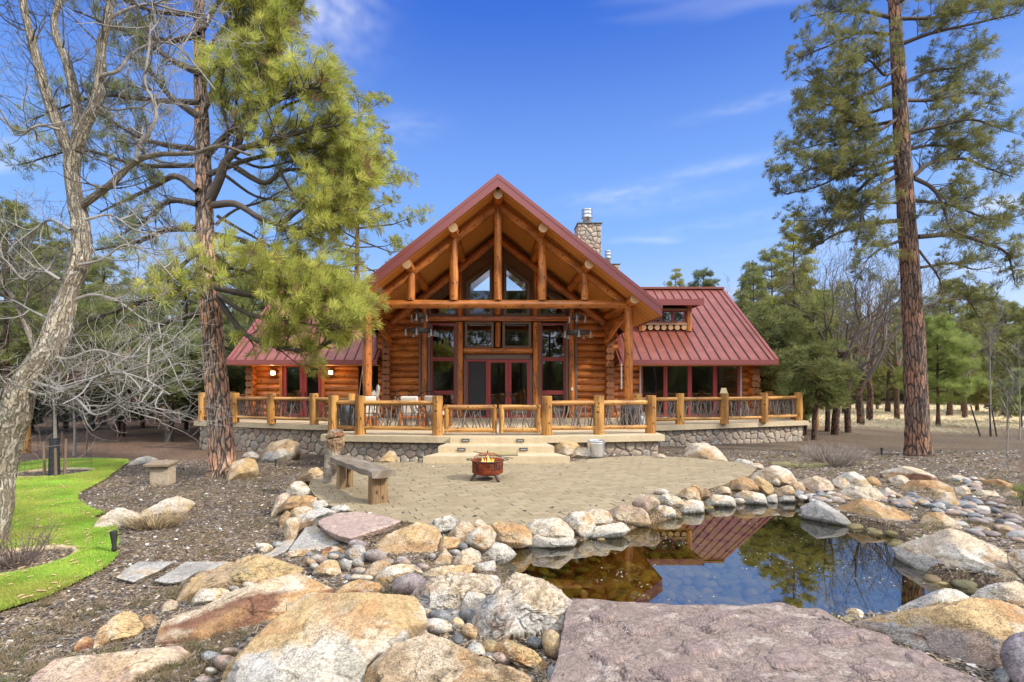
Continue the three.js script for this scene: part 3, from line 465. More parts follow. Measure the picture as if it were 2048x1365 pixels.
// gable-end purlins
for (const [i, [x, y]] of [[0, 8.34], [-1.52, 7.20], [1.52, 7.20], [-3.06, 5.98], [3.06, 5.98], [-4.60, 4.80], [4.60, 4.80]].entries()) log(house, 'purlin', V(x, y, GZ + 0.0 - (i ? 0.16 : 0.2)), V(x, y, -30), 0.16, M.wall, 20 + i, M.pale);
{ // porch truss in front
  const cy = 4.756;
  log(house, 'truss_chord', V(-4.75, cy, PZ), V(4.75, cy, PZ), 0.145, M.wall[2], 40, M.pale);
  const ry = (x) => 8.33 - SLOPE * Math.abs(x);
  for (const s of [-1, 1]) {
    log(house, 'truss_rafter', V(0.02 * s, ry(0) - 0.12, PZ), V(4.42 * s, ry(4.42) - 0.02, PZ), 0.145, [M.wall[2], M.wall[0]], 42 + s);
    log(house, 'truss_post', V(1.55 * s, cy + 0.13, PZ + 0.03), V(1.55 * s, ry(1.55) - 0.05, PZ + 0.03), 0.150, M.wall[2], 45 + s, M.wallEnd, 0.95, 0.10);
    log(house, 'truss_post', V(3.05 * s, cy + 0.13, PZ + 0.03), V(3.05 * s, ry(3.05) - 0.05, PZ + 0.03), 0.140, M.wall[2], 48 + s, M.wallEnd, 0.95, 0.08);
    log(house, 'porch_post', V(4.60 * s, DECK, PZ), V(4.60 * s, cy - 0.1, PZ), 0.155, M.wall[2], 51 + s, M.pale, 0.96, 0.07);
    log(house, 'porch_beam', V(4.60 * s, cy - 0.36, PZ - 0.1), V(4.60 * s, cy - 0.36, WZ), 0.14, M.wall[1], 54 + s);
    log(house, 'brace', V(4.55 * s, 3.75, WZ + 0.5), V(4.6 * s, 4.5, PZ - 0.6), 0.11, M.wall[2], 56 + s);
  }
  log(house, 'truss_post', V(0, cy + 0.13, PZ + 0.04), V(0, ry(0) - 0.05, PZ + 0.04), 0.140, M.wall[2], 60, M.wallEnd, 0.95, 0.07);
  // second truss against the window wall
  const z = WZ + 0.42;
  for (const s of [-1, 1]) { log(house, 'truss_rafter', V(0, 8.1, z), V(4.5 * s, 8.1 - SLOPE * 4.5, z), 0.16, M.wall[1], 62 + s); }
  log(house, 'truss_post', V(0, 4.9, z - 0.05), V(0, 7.8, z - 0.05), 0.12, M.wall[0], 66);
}
const wy = (py) => EYE + (HY - py) * 22 / F, wx = (p) => (p - CX) * 22 / F + 0.0;
{ // window wall. rows of stacked logs either side
  const pitch = 0.288, r = 0.158;
  for (const s of [-1, 1]) {
    for (let k = 0; k < 16; k++) {
      const y = DECK + 0.12 + k * pitch, lim = (roofY(0) - 0.5 - y) / SLOPE; if (y > 5.1) break;
      log(house, 'wall_log', V(3.28 * s, y, WZ), V(Math.min(5.12, 5.12 + 0.06 * ns(k, s, 1)) * s, y, WZ), r, M.wall, 100 + k * 2 + (s > 0 ? 1 : 0), M.wallEnd, 1, 0.045);
      const ye = y + pitch / 2; if (ye < 4.7) log(house, 'wall_log', V(4.74 * s, ye, WZ + 0.42 + 0.05 * ns(k * 3, s, 5)), V(4.74 * s, ye, -28), 0.172, M.wall, 140 + k * 2 + (s > 0 ? 1 : 0), M.wallEnd, 1, 0.05);
    }
    log(house, 'wall_post', V(-s * wx(850), DECK, WZ + 0.20), V(-s * wx(850), 6.2, WZ + 0.20), 0.125, M.wall[2], 180 + s, M.wallEnd, 0.96);
    mesh('corner_board', box(0.10, 4.5, 0.12, s * 3.33, DECK + 2.25, WZ + 0.16), M.taupe, house);
    log(house, 'wall_post', V(s * 1.61, DECK, WZ + 0.21), V(s * 1.61, wy(646), WZ + 0.21), 0.130, M.wall[2], 184 + s);
    log(house, 'wall_post', V(s * 1.61, wy(634), WZ + 0.21), V(s * 1.61, 6.7, WZ + 0.21), 0.12, M.wall[1], 186 + s);
  }
  // plank beam across and log header over the doors
  mesh('wall_beam', rbox(6.3, 0.20, 0.22, 0.02, 0, wy(639), WZ + 0.20), M.wall[1], house);
  log(house, 'header_log', V(-1.46, wy(702.5), WZ + 0.22), V(1.46, wy(702.5), WZ + 0.22), 0.128, M.wall[0], 190);
  log(house, 'wall_post', V(0, wy(695), WZ + 0.20), V(0, wy(647), WZ + 0.20), 0.115, M.wall[0], 191); log(house, 'wall_post', V(0, wy(633), WZ + 0.18), V(0, 7.3, WZ + 0.18), 0.12, M.wall[0], 192);
  // dark room seen through the glass
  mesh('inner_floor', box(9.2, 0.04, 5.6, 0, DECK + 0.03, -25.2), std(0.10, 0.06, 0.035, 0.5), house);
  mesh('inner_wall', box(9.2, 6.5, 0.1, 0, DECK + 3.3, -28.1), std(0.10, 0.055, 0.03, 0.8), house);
}
// a window: outline in picture units on the window wall, with mullions at given heights
function windowUnit(parent, pts, frameM, zf, bar = 0.06, name = 'window', d = 22, paneM = M.glass) {
  const w = new THREE.Group(); w.name = name; parent.add(w);
  const q = pts.map(([a, b]) => new THREE.Vector2((a - CX) * d / F, EYE + (HY - b) * d / F));
  const c = q.reduce((s, p) => s.add(p), new THREE.Vector2()).multiplyScalar(1 / q.length);
  const shape = new THREE.Shape(q.map((p) => p.clone().sub(c).multiply(new THREE.Vector2(1, 1)).add(c))), hole = new THREE.Path(q.map((p) => { const v = p.clone().sub(c); return new THREE.Vector2(c.x + v.x - Math.sign(v.x) * bar, c.y + v.y - Math.sign(v.y) * bar); }).reverse()); shape.holes.push(hole);
  const g = new THREE.ExtrudeGeometry(shape, { depth: 0.09, bevelEnabled: true, bevelSize: 0.006, bevelThickness: 0.006, bevelSegments: 1 }); g.translate(0, 0, zf); mesh('frame', g, frameM, w);
  const inner = hole.getPoints().map((p) => p.clone().sub(c).multiplyScalar(1.01).add(c)); const gg = new THREE.ShapeGeometry(new THREE.Shape(inner)); gg.translate(0, 0, zf + 0.045); mesh('pane', gg, paneM, w);
  return w;
}
{
  const z = WZ + 0.06;
  windowUnit(house, [[933, 633], [984, 633], [984, 528], [933, 566]], M.taupe, z, 0.10); windowUnit(house, [[1008, 633], [1059, 633], [1059, 566], [1008, 528]], M.taupe, z, 0.10);
  windowUnit(house, [[858, 633], [916, 633], [916, 575], [858, 616]], M.taupe, z, 0.09); windowUnit(house, [[1076, 633], [1134, 633], [1134, 616], [1076, 575]], M.taupe, z, 0.09);
  windowUnit(house, [[930, 697], [987, 697], [987, 644], [930, 644]], M.taupe, z, 0.10); windowUnit(house, [[1005, 697], [1062, 697], [1062, 644], [1005, 644]], M.taupe, z, 0.10);
  for (const s of [0, 1]) {
    const m = (a) => s ? 2 * CX - a : a;
    mesh('window_trim', box(0.11, 3.3, 0.16, (m(859) - CX) * 22 / F, DECK + 1.65 + 0.75, z + 0.06), M.taupe, house); mesh('window_trim', box(0.11, 4.1, 0.16, (m(914) - CX) * 22 / F, DECK + 2.05, z + 0.06), M.taupe, house);
    windowUnit(house, [[m(862), 718.5], [m(911.5), 718.5], [m(911.5), 647], [m(862), 647]], M.redFrame, z, 0.075);
    windowUnit(house, [[m(862), 785], [m(911.5), 785], [m(911.5), 719], [m(862), 719]], M.redFrame, z, 0.075);
    windowUnit(house, [[m(862), 834], [m(911.5), 834], [m(911.5), 785.5], [m(862), 785.5]], M.redFrame, z, 0.075);
  }
  mesh('window_trim', box(2.84, 0.20, 0.16, 0, wy(714.5), z + 0.05), M.taupe, house); for (const s of [-1, 1]) mesh('window_trim', box(0.10, 2.6, 0.16, s * 1.41, DECK + 1.29, z + 0.05), M.taupe, house);
  windowUnit(house, [[933, 835], [975.5, 835], [975.5, 720], [933, 720]], M.redDoor, z + 0.02, 0.07, 'screen_door', 22, M.screen);
  for (const [a, b] of [[976, 1016], [1017, 1059.5]]) { const d = windowUnit(house, [[a, 835], [b, 835], [b, 720], [a, 720]], M.redDoor, z + 0.03, 0.115, 'door'); mesh('handle', rbox(0.03, 0.22, 0.05, 0.01, (a < 1000 ? 1012 - CX : 1021 - CX) * 22 / F, DECK + 1.0, z + 0.15), M.iron, d); }
  mesh('socket', rbox(0.08, 0.13, 0.03, 0.01, (1142 - CX) * 22 / F, wy(778), WZ + 0.34), std(0.8, 0.78, 0.72, 0.4), house);
}
// side wings
const EZ = -21.27, EY = 2.95, RZ = -26.5, RY = 6.86, WS = (RY - EY) / (EZ - RZ);
for (const s of [-1, 1]) {
  const x0 = 5.02, x1 = s > 0 ? 11.65 : 11.26, wing = new THREE.Group(); wing.name = 'wing'; house.add(wing);
  const slab = (xa, xb, dy0, dy1, t0 = 0, t1 = 1) => { const a = Math.min(xa * s, xb * s), b = Math.max(xa * s, xb * s); const y = (t) => mix(EY, RY, t), z = (t) => mix(EZ, RZ, t); const sh = new THREE.Shape([[-z(t0), y(t0) + dy0], [-z(t1), y(t1) + dy0], [-z(t1), y(t1) + dy1], [-z(t0), y(t0) + dy1]].map((p) => new THREE.Vector2(...p))); const g = new THREE.ExtrudeGeometry(sh, { depth: b - a, bevelEnabled: false }); g.rotateY(Math.PI / 2); g.translate(a, 0, 0); return g; };
  mesh('roof', slab(x0, x1, -0.06, 0), M.roof, wing);
  for (let k = 0; x1 - 0.33 - k * 0.412 > x0; k++) { const x = x1 - 0.33 - k * 0.412; mesh('seam', slab(x - 0.016, x + 0.016, -0.002, 0.05), M.seam, wing); }
  mesh('verge_trim', slab(x1 - 0.10, x1 + 0.02, -0.20, 0.05), M.fascia, wing);
  mesh('fascia', box(x1 - x0, 0.20, 0.05, s * (x0 + x1) / 2, EY - 0.10, EZ + 0.03), M.fascia, wing);
  mesh('ridge_cap', box(x1 - x0, 0.10, 0.34, s * (x0 + x1) / 2, RY + 0.03, RZ), M.roof, wing);
  mesh('rear_roof', (() => { const g = box(x1 - x0, 0.06, 6.4, 0, 0, 0); g.rotateX(-Math.atan(WS)); g.translate(s * (x0 + x1) / 2, RY - 1.97, RZ - 2.6); return g; })(), M.roof, wing);
  mesh('soffit', box(x1 - x0, 0.03, 1.0, s * (x0 + x1) / 2, EY - 0.205, EZ - 0.5), M.soffit, wing);
  const wz = -22.3, rows = 8, pitch = 0.288;
  const seg = (a, b, seed) => { for (let k = 0; k < rows; k++) log(wing, 'wall_log', V(s * a, DECK + 0.14 + k * pitch, wz), V(s * b, DECK + 0.14 + k * pitch, wz), 0.158, M.wall, seed + k, M.wallEnd, 1, 0.045); };
  const X = (p) => Math.abs((p - CX) * 22.3 / F);
  if (s > 0) { seg(4.8, X(1277), 300); seg(X(1482), X(1518), 320); } else { seg(X(718), X(650), 340); seg(X(562), X(497), 360); }
  for (let k = 0; k < rows; k++) log(wing, 'wall_log', V(s * X(s > 0 ? 1502 : 508), DECK + 0.28 + k * pitch, wz + 0.45 + 0.05 * ns(k * 2, s, 4)), V(s * X(s > 0 ? 1502 : 508), DECK + 0.28 + k * pitch, -30), 0.172, M.wall, 380 + k + s * 20);
  { const g = new THREE.ExtrudeGeometry(new THREE.Shape([[22.3, DECK], [30.3, DECK], [30.3, 3.6], [26.5, 6.5], [22.3, 3.2]].map((p) => new THREE.Vector2(...p))), { depth: 0.1, bevelEnabled: false }); g.rotateY(Math.PI / 2); g.translate(s * X(s > 0 ? 1502 : 508) - 0.05, 0, 0); mesh('end_wall', g, M.wall[1], wing); }
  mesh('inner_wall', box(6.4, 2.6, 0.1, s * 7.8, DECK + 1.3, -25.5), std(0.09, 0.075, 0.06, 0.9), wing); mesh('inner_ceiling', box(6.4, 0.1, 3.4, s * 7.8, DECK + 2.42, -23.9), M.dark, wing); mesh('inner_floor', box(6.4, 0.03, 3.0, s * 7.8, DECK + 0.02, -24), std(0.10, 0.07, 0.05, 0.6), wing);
  if (s > 0) {
    const w = (a, b, m = M.redFrame, p = M.glass) => windowUnit(wing, [[a, 833], [b, 833], [b, 728], [a, 728]], m, wz + 0.05, 0.07, 'window', 22.3, p);
    w(1281, 1329); w(1329.5, 1377.5, M.redDoor); w(1378, 1428, M.redDoor, M.glass); w(1428.5, 1476);
    for (const q of [1278.5, 1478.5]) mesh('window_trim', box(0.07, 2.4, 0.2, (q - CX) * 22.3 / F, DECK + 1.2, wz + 0.1), std(0.45, 0.40, 0.34, 0.7), wing);
  } else {
    for (const [a, b] of [[569, 608], [609, 645]]) { const d = windowUnit(wing, [[a, 833], [b, 833], [b, 728], [a, 728]], M.redDoor, wz + 0.06, 0.13, 'door', 22.3); mesh('handle', rbox(0.03, 0.2, 0.05, 0.01, ((a < 600 ? 604 : 613) - CX) * 22.3 / F, DECK + 1.0, wz + 0.18), M.iron, d); }
    for (const q of [565, 649]) mesh('door_trim', box(0.12, 2.4, 0.2, (q - CX) * 22.3 / F, DECK + 1.2, wz + 0.1), M.wall[0], wing);
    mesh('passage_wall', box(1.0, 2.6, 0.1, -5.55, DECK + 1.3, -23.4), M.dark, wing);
  }
}
{ // dormer on the wing roof
  const d = new THREE.Group(); d.name = 'dormer'; house.add(d); const z = -23.15, q = (a) => (a - CX) * 23.15 / F, y = (b) => EYE + (HY - b) * 23.15 / F;
  mesh('dormer_roof', (() => { const g = box(3.35, 0.09, 2.7, 0, 0, 0); g.rotateX(0.10); g.translate(7.38, 5.62, -23.85); return g; })(), M.roof, d);
  mesh('fascia', box(3.37, 0.27, 0.05, 7.38, 5.55, -22.52), M.fascia, d); mesh('fascia', box(0.05, 0.27, 2.5, 9.05, 5.6, -23.8), M.fascia, d);
  log(d, 'corner_log', V(q(1377.5), y(663), z + 0.05), V(q(1377.5), y(612), z + 0.05), 0.125, M.wall[2], 700, M.pale); log(d, 'corner_log', V(q(1283), y(663), z + 0.05), V(q(1283), y(612), z + 0.05), 0.12, M.wall[2], 701, M.pale);
  for (let k = 0; k < 7; k++) log(d, 'log_end', V(q(1286.5 + k * 13.4), y(655.5), z + 0.12), V(q(1286.5 + k * 13.4), y(655.5), z - 0.8), 0.118, M.wall[2], 710 + k, M.pale);
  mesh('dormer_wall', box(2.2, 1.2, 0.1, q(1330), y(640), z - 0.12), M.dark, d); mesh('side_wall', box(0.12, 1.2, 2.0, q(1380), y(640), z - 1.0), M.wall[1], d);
  const trim = std(0.33, 0.20, 0.10, 0.6); mesh('window_trim', box(q(1372) - q(1290), 0.10, 0.16, q(1331), y(648.5), z + 0.06), trim, d); mesh('window_trim', box(q(1372) - q(1290), 0.09, 0.16, q(1331), y(620), z + 0.06), trim, d);
  for (const [a, b] of [[1293, 1319.5], [1320, 1344.5], [1345, 1370]]) windowUnit(d, [[a, 646.5], [b, 646.5], [b, 622], [a, 622]], M.redFrame, z + 0.0, 0.05, 'window', 23.15);
}
{ // stone chimneys with steel flues
  const stack = (x0, x1, y1, z, depth, flueX, flueR, cell, y0) => {
    const c = new THREE.Group(); c.name = 'chimney'; house.add(c);
    mesh('chimney_core', box(x1 - x0 - 0.1, y1 - y0, depth - 0.1, (x0 + x1) / 2, (y0 + y1) / 2, z - depth / 2), mortar, c);
    stoneFace(c, V(x0, y0, z - 0.05), V(1, 0, 0), x1 - x0, y1 - y0, cell, 61, wallStone.slice(2).concat(wallStone[5])); stoneFace(c, V(x0 + 0.05, y0, z - depth), V(0, 0, 1), depth, y1 - y0, cell, 62, wallStone);
    mesh('chimney_cap', box(x1 - x0 + 0.08, 0.045, depth + 0.08, (x0 + x1) / 2, y1 + 0.02, z - depth / 2), std(0.10, 0.10, 0.10, 0.5), c);
    const f = new THREE.LatheGeometry([[0, 0], [flueR * 0.78, 0], [flueR * 0.78, 0.34], [flueR, 0.37], [flueR, 0.46], [flueR * 0.93, 0.47], [flueR * 0.93, 0.60], [flueR, 0.61], [flueR, 0.66], [flueR * 0.93, 0.67], [flueR * 0.93, 0.78], [flueR, 0.80], [flueR, 0.86], [0, 0.9]].map((p) => new THREE.Vector2(...p)), 28); f.translate(flueX, y1 + 0.04, z - depth / 2); mesh('flue', f, M.steel, c);
  };
  stack(4.22, 5.47, 10.42, -27, 1.15, 4.80, 0.30, 0.30, 4.6); stack(6.15, 7.14, 8.95, -30, 0.9, 6.55, 0.20, 0.30, 5.2);
}
{ // boarded gable above the beam, cut round the windows
  const toV = (l) => l.map(([a, b]) => new THREE.Vector2((a - CX) * 22 / F, wy(b)));
  const sh = new THREE.Shape([[-5.0, wy(641)], [5.0, wy(641)], [5.0, roofY(5.0) - 0.42], [0, roofY(0) - 0.42], [-5.0, roofY(5.0) - 0.42]].map((p) => new THREE.Vector2(...p)));
  for (const h of [[[940, 631], [940, 566], [980, 537], [980, 631]], [[1012, 631], [1012, 537], [1052, 566], [1052, 631]], [[864, 631], [864, 612], [910, 580], [910, 631]], [[1082, 631], [1082, 580], [1128, 612], [1128, 631]]]) sh.holes.push(new THREE.Path(toV(h)));
  const g = new THREE.ExtrudeGeometry(sh, { depth: 0.05, bevelEnabled: false }); g.translate(0, 0, WZ - 0.03); mesh('gable_wall', g, std(0.17, 0.085, 0.035, 0.6), house);
}
// ---------------------------------------------------------------- things on the deck and the terrace
for (const [i, [lx, ly, label]] of [[545.5, 746, 'small lit wall lantern beside the log corner of the bedroom wing'], [661, 745, 'small lit wall lantern between the red glass doors and the porch post']].entries()) {
  const p = P(lx, ly, 21.98), t = thing('wall_lantern', label, 'lantern', p, 0, 'wall lanterns by the red doors');
  mesh('back_plate', rbox(0.16, 0.24, 0.03, 0.008, 0, 0, -0.12), M.iron, t);
  mesh('glass_shade', rbox(0.15, 0.17, 0.15, 0.02, 0, -0.005, 0), new THREE.MeshStandardMaterial({ color: rgb(0.8, 0.7, 0.5), roughness: 0.4, emissive: rgb(1, 0.70, 0.34), emissiveIntensity: 3.0 }), t);
  mesh('top_plate', rbox(0.21, 0.03, 0.21, 0.008, 0, 0.10, 0), M.iron, t); mesh('bottom_plate', rbox(0.17, 0.02, 0.17, 0.006, 0, -0.10, 0), M.iron, t);
  for (const a of [-1, 1]) mesh('bar', box(0.012, 0.19, 0.012, a * 0.082, 0, 0.082), M.iron, t);
  const l = new THREE.PointLight(rgb(1, 0.66, 0.32), 0.9); l.position.copy(p).add(V(0, -0.02, 0.13)); l.shadow.radius = 3; l.castShadow = true; scene.add(l);
}
function chandelier(cx, cy0, cy1, label) {
  const d = 20, t = thing('chandelier', label, 'chandelier', P(cx, cy1, d)), up = (cy1 - cy0) * d / F, col = std(0.11, 0.105, 0.10, 0.5, { metalness: 0.5 }), bellM = std(0.40, 0.38, 0.34, 0.35, { metalness: 0.4 });
  mesh('chain', new Acc().tube([V(0, 0, 0), V(0, 2.4, 0)], [0.012, 0.012], 6).geo(), M.iron, t);
  for (const [r, y, n, a0] of [[0.42, 0, 5, 0.35], [0.21, up, 4, 0.2]]) {
    const ring = new THREE.LatheGeometry([[r - 0.012, -0.07], [r + 0.012, -0.07], [r + 0.012, 0.07], [r - 0.012, 0.07], [r - 0.012, -0.07]].map((p) => new THREE.Vector2(...p)), 40); ring.translate(0, y, 0); mesh('ring', ring, col, t);
    for (let k = 0; k < n; k++) {
      const a = a0 + k / n * 6.283, x = Math.cos(a), z = Math.sin(a), arm = [];
      for (let i = 0; i <= 16; i++) { const q = i / 16 * 4.6, rr = 0.085 * (1 - i / 26); arm.push(V(x * (r + 0.09 - Math.cos(q) * rr), y + 0.12 + Math.sin(q) * rr, z * (r + 0.09 - Math.cos(q) * rr))); }
      arm.unshift(V(x * r, y, z * r)); mesh('hook', new Acc().tube(arm, arm.map(() => 0.011), 5).geo(), col, t);
      const bell = new THREE.LatheGeometry([[0, 0.10], [0.025, 0.10], [0.035, 0.02], [0.05, -0.08], [0.085, -0.16], [0.075, -0.16], [0.04, -0.07], [0, -0.05]].map((p) => new THREE.Vector2(...p)), 16); bell.translate(x * (r + 0.10), y - 0.06, z * (r + 0.10)); mesh('bell_shade', bell, bellM, t);
    }
    for (const a of [0, 1.57]) mesh('crossbar', new Acc().tube([V(-Math.cos(a) * r, y, -Math.sin(a) * r), V(Math.cos(a) * r, y, Math.sin(a) * r)], [0.012, 0.012], 5).geo(), col, t);
  }
}
chandelier(838, 632, 661, 'two tier iron chandelier with bell shades hanging on the firewood side of the porch');
chandelier(1155, 634, 665, 'two tier iron chandelier with bell shades hanging above the black grill side of the porch');
{ // porch swing on ropes
  const t = thing('porch_swing', 'grey plank porch swing hung on ropes by the log corner post', 'swing', V(-5.05, 0, -19.5)); const grey = std(0.30, 0.28, 0.25, 0.9, { map: T.grey });
  for (const z of [-0.35, 0.35]) { mesh('rope', new Acc().tube([V(0, 4.6, z), V(0, 2.75, z)], [0.014, 0.014], 6).geo(), M.railTwig[2], t); for (const x of [-0.22, 0.30]) mesh('rope', new Acc().tube([V(0, 2.75, z), V(x, 1.0, z)], [0.012, 0.012], 6).geo(), M.railTwig[2], t); }
  for (let k = 0; k < 4; k++) mesh('seat_slat', rbox(0.12, 0.03, 1.1, 0.008, -0.2 + k * 0.14, 0.98, 0), grey, t); for (let k = 0; k < 3; k++) mesh('back_slat', rbox(0.03, 0.12, 1.1, 0.008, -0.27 - k * 0.02, 1.12 + k * 0.14, 0), grey, t);
}
function lodgeChair(x, z, turn, label, grey) {
  const t = thing('lodge_chair', label, 'chair', V(x, DECK, z), turn), m = grey ? std(0.45, 0.43, 0.39, 0.9, { map: T.grey }) : M.wall[3], cush = std(0.66, 0.60, 0.50, 0.95, { bumpMap: T.stoneBump, bumpScale: 0.004 });
  for (const [a, b, h] of [[-0.32, 0.3, 0.62], [0.32, 0.3, 0.62], [-0.32, -0.3, 1.02], [0.32, -0.3, 1.02]]) log(t, 'leg', V(a, 0, b), V(a, h, b), 0.05, m, 3 + a * 9 + b, M.pale, 0.95, 0.05, 10);
  for (const a of [-0.32, 0.32]) log(t, 'arm', V(a, 0.62, 0.36), V(a, 0.62, -0.3), 0.045, m, 8 + a, M.pale, 1, 0.05, 10);
  for (const [y, zz] of [[0.36, 0.3], [0.36, -0.3], [0.92, -0.3]]) log(t, 'stretcher', V(-0.32, y, zz), V(0.32, y, zz), 0.04, m, 11 + y, M.pale, 1, 0.05, 10);
  mesh('seat_cushion', rbox(0.58, 0.13, 0.58, 0.05, 0, 0.45, 0), cush, t); const bc = mesh('back_cushion', rbox(0.58, 0.56, 0.13, 0.05, 0, 0.80, -0.22), cush, t); bc.rotation.x = -0.12;
  return t;
}
{
  const a = G(746, 868, DECK), b = P(826, 820, 17.2), c = P(870, 820, 17.6);
  lodgeChair(-4.38, -16.9, Math.PI + 0.4, 'log armchair with cream cushions beside the porch post near the grey barrel', false);
  lodgeChair(b.x, -17.0, Math.PI - 0.1, 'log armchair with a cream back cushion in front of the firewood hoop', false);
  lodgeChair(-2.05, -17.6, Math.PI - 0.9, 'log armchair with pale cushions turned aside near the gate post', false);
  const t = thing('driftwood_carving', 'weathered white driftwood carving standing beside the porch post', 'carving', V(-4.60, DECK, -18.9)); const m = std(0.62, 0.60, 0.56, 0.9, { map: T.grey });
  mesh('trunk', new Acc().tube(smoothLine([V(-0.02, 0, 0), V(0.02, 0.5, 0), V(0.0, 0.95, 0.02), V(0.03, 1.22, 0)], 4), [0.17, 0.2, 0.2, 0.19, 0.18, 0.2, 0.22, 0.22, 0.2, 0.17, 0.12, 0.06, 0.01], 12, 1, 0.4, 3).geo(), m, t);
  mesh('branch_stub', new Acc().tube(smoothLine([V(0.06, 0.8, 0), V(0.16, 1.2, 0), V(0.17, 1.42, 0.02)], 3), [0.09, 0.09, 0.08, 0.075, 0.075, 0.06, 0.02], 9, 1, 0.2, 9).geo(), m, t);
}
function barrel(x, z, r, h, label, c, name = 'covered_grill') { // kettle barbecue under a fitted cover
  const t = thing(name, label, 'barbecue', V(x, DECK, z)), m = std(...c, 0.6);
  const g = new THREE.LatheGeometry([[0, 0.06], [r * 0.92, 0.06], [r * 0.96, h * 0.4], [r, h * 0.72], [r * 0.94, h * 0.86], [r * 0.6, h * 0.97], [0, h]].map((p) => new THREE.Vector2(...p)), 30), p = g.attributes.position;
  for (let i = 0; i < p.count; i++) { const a = Math.atan2(p.getZ(i), p.getX(i)), k = 1 + 0.05 * Math.sin(a * 9 + p.getY(i) * 2) * (1 - p.getY(i) / h); p.setX(i, p.getX(i) * k); p.setZ(i, p.getZ(i) * k); } g.computeVertexNormals(); mesh('cover', g, m, t);
  for (let k = 0; k < 3; k++) { const a = k * 2.09; mesh('foot', new THREE.CylinderGeometry(0.025, 0.025, 0.08, 8).translate(Math.cos(a) * r * 0.8, 0.04, Math.sin(a) * r * 0.8), M.dark, t); } mesh('lid_knob', new THREE.SphereGeometry(0.035, 12, 8).translate(0, h + 0.02, 0), M.dark, t);
}
barrel(P(703, 830, 16).x, -16, 0.36, 0.82, 'blue grey covered kettle grill behind the bench side railing', [0.085, 0.105, 0.12]);
barrel(P(1262, 830, 16.6).x, -16.6, 0.34, 0.86, 'black covered kettle grill behind the railing near the porch post', [0.016, 0.017, 0.02]);
{
  const t = thing('propane_tank', 'small grey gas bottle standing beside the black covered grill', 'gas bottle', V(P(1286, 840, 16.4).x, DECK, -16.5)); const m = std(0.42, 0.44, 0.45, 0.45);
  mesh('body', new THREE.LatheGeometry([[0, 0], [0.14, 0], [0.15, 0.06], [0.15, 0.32], [0.11, 0.40], [0.05, 0.43], [0, 0.43]].map((p) => new THREE.Vector2(...p)), 24), m, t); mesh('collar', new THREE.CylinderGeometry(0.09, 0.09, 0.1, 16, 1, true).translate(0, 0.48, 0), tone(m, 0.3, 0.3, 0.3), t); mesh('valve', new THREE.CylinderGeometry(0.02, 0.025, 0.09, 8).translate(0, 0.46, 0), M.steel, t);
}
{ // firewood in hoop racks
  const R = rng(15), bark = std(0.16, 0.12, 0.09, 0.95, { map: T.oak }), ends = [endMat(0.62, 0.45, 0.27), endMat(0.52, 0.35, 0.20), endMat(0.70, 0.53, 0.34)];
  for (const [i, [cx, cy, d, r]] of [[807, 796, 20.6, 0.42], [856, 803, 19.8, 0.46]].entries()) {
    const c = P(cx, cy, d), t = thing('firewood_rack', ['black iron firewood hoop against the log wall', 'black iron firewood hoop beside the wall post by the window'][i], 'firewood rack', V(c.x, DECK, c.z)); const cy0 = r + 0.12 + (i ? 0.12 : 0.26);
    for (const z of [-0.17, 0.17]) { const pts = []; for (let k = 0; k <= 40; k++) { const a = k / 40 * 6.283; pts.push(V(Math.cos(a) * r, cy0 + Math.sin(a) * r, z)); } mesh('hoop', new Acc().tube(pts, pts.map(() => 0.014), 6).geo(), M.iron, t); }
    for (const s of [-1, 1]) { mesh('leg', new Acc().tube([V(s * r * 0.62, cy0 - r * 0.78, -0.2), V(s * r * 0.8, 0, -0.2)], [0.014, 0.014], 6).geo(), M.iron, t); mesh('leg', new Acc().tube([V(s * r * 0.62, cy0 - r * 0.78, 0.2), V(s * r * 0.8, 0, 0.2)], [0.014, 0.014], 6).geo(), M.iron, t); }
    const spots = []; for (let tr = 0; tr < 900 && spots.length < 26; tr++) { const a = R() * 6.28, q = Math.sqrt(R()) * (r - 0.08), x = Math.cos(a) * q, y = Math.sin(a) * q, rr = 0.05 + R() * 0.035; if (y > r * (0.45 + x * 0.4)) continue; if (spots.some((s) => Math.hypot(s[0] - x, s[1] - y) < (s[2] + rr) * 0.96)) continue; spots.push([x, y, rr]); }
    for (const [x, y, rr] of spots) {
      const nn = 5 + Math.floor(R() * 3), half = R() < 0.6, sh = new THREE.Shape(); const a0 = R() * 6.28; for (let k = 0; k <= nn * 2; k++) { const a = a0 + k / (nn * 2) * (half ? 3.5 : 6.28), p = [Math.cos(a) * rr, Math.sin(a) * rr]; k ? sh.lineTo(...p) : sh.moveTo(...p); }
      const g = new THREE.ExtrudeGeometry(sh, { depth: 0.40 + R() * 0.06, bevelEnabled: true, bevelSize: 0.004, bevelThickness: 0.004, bevelSegments: 1 }); const uv = g.attributes.uv; for (let k = 0; k < uv.count; k++) uv.setXY(k, uv.getX(k) * 5 + 0.5, uv.getY(k) * 5 + 0.5);
      const o = mesh('firewood_log', g, [ends[Math.floor(R() * 3)], bark]); o.position.set(c.x + x, DECK + cy0 + y, c.z - 0.22); tag(o, ['split firewood log stacked in the hoop rack against the log wall', 'split firewood log stacked in the hoop rack beside the window post'][i], 'firewood', ['firewood in the rack against the wall', 'firewood in the rack by the window post'][i]);
    }
  }
}
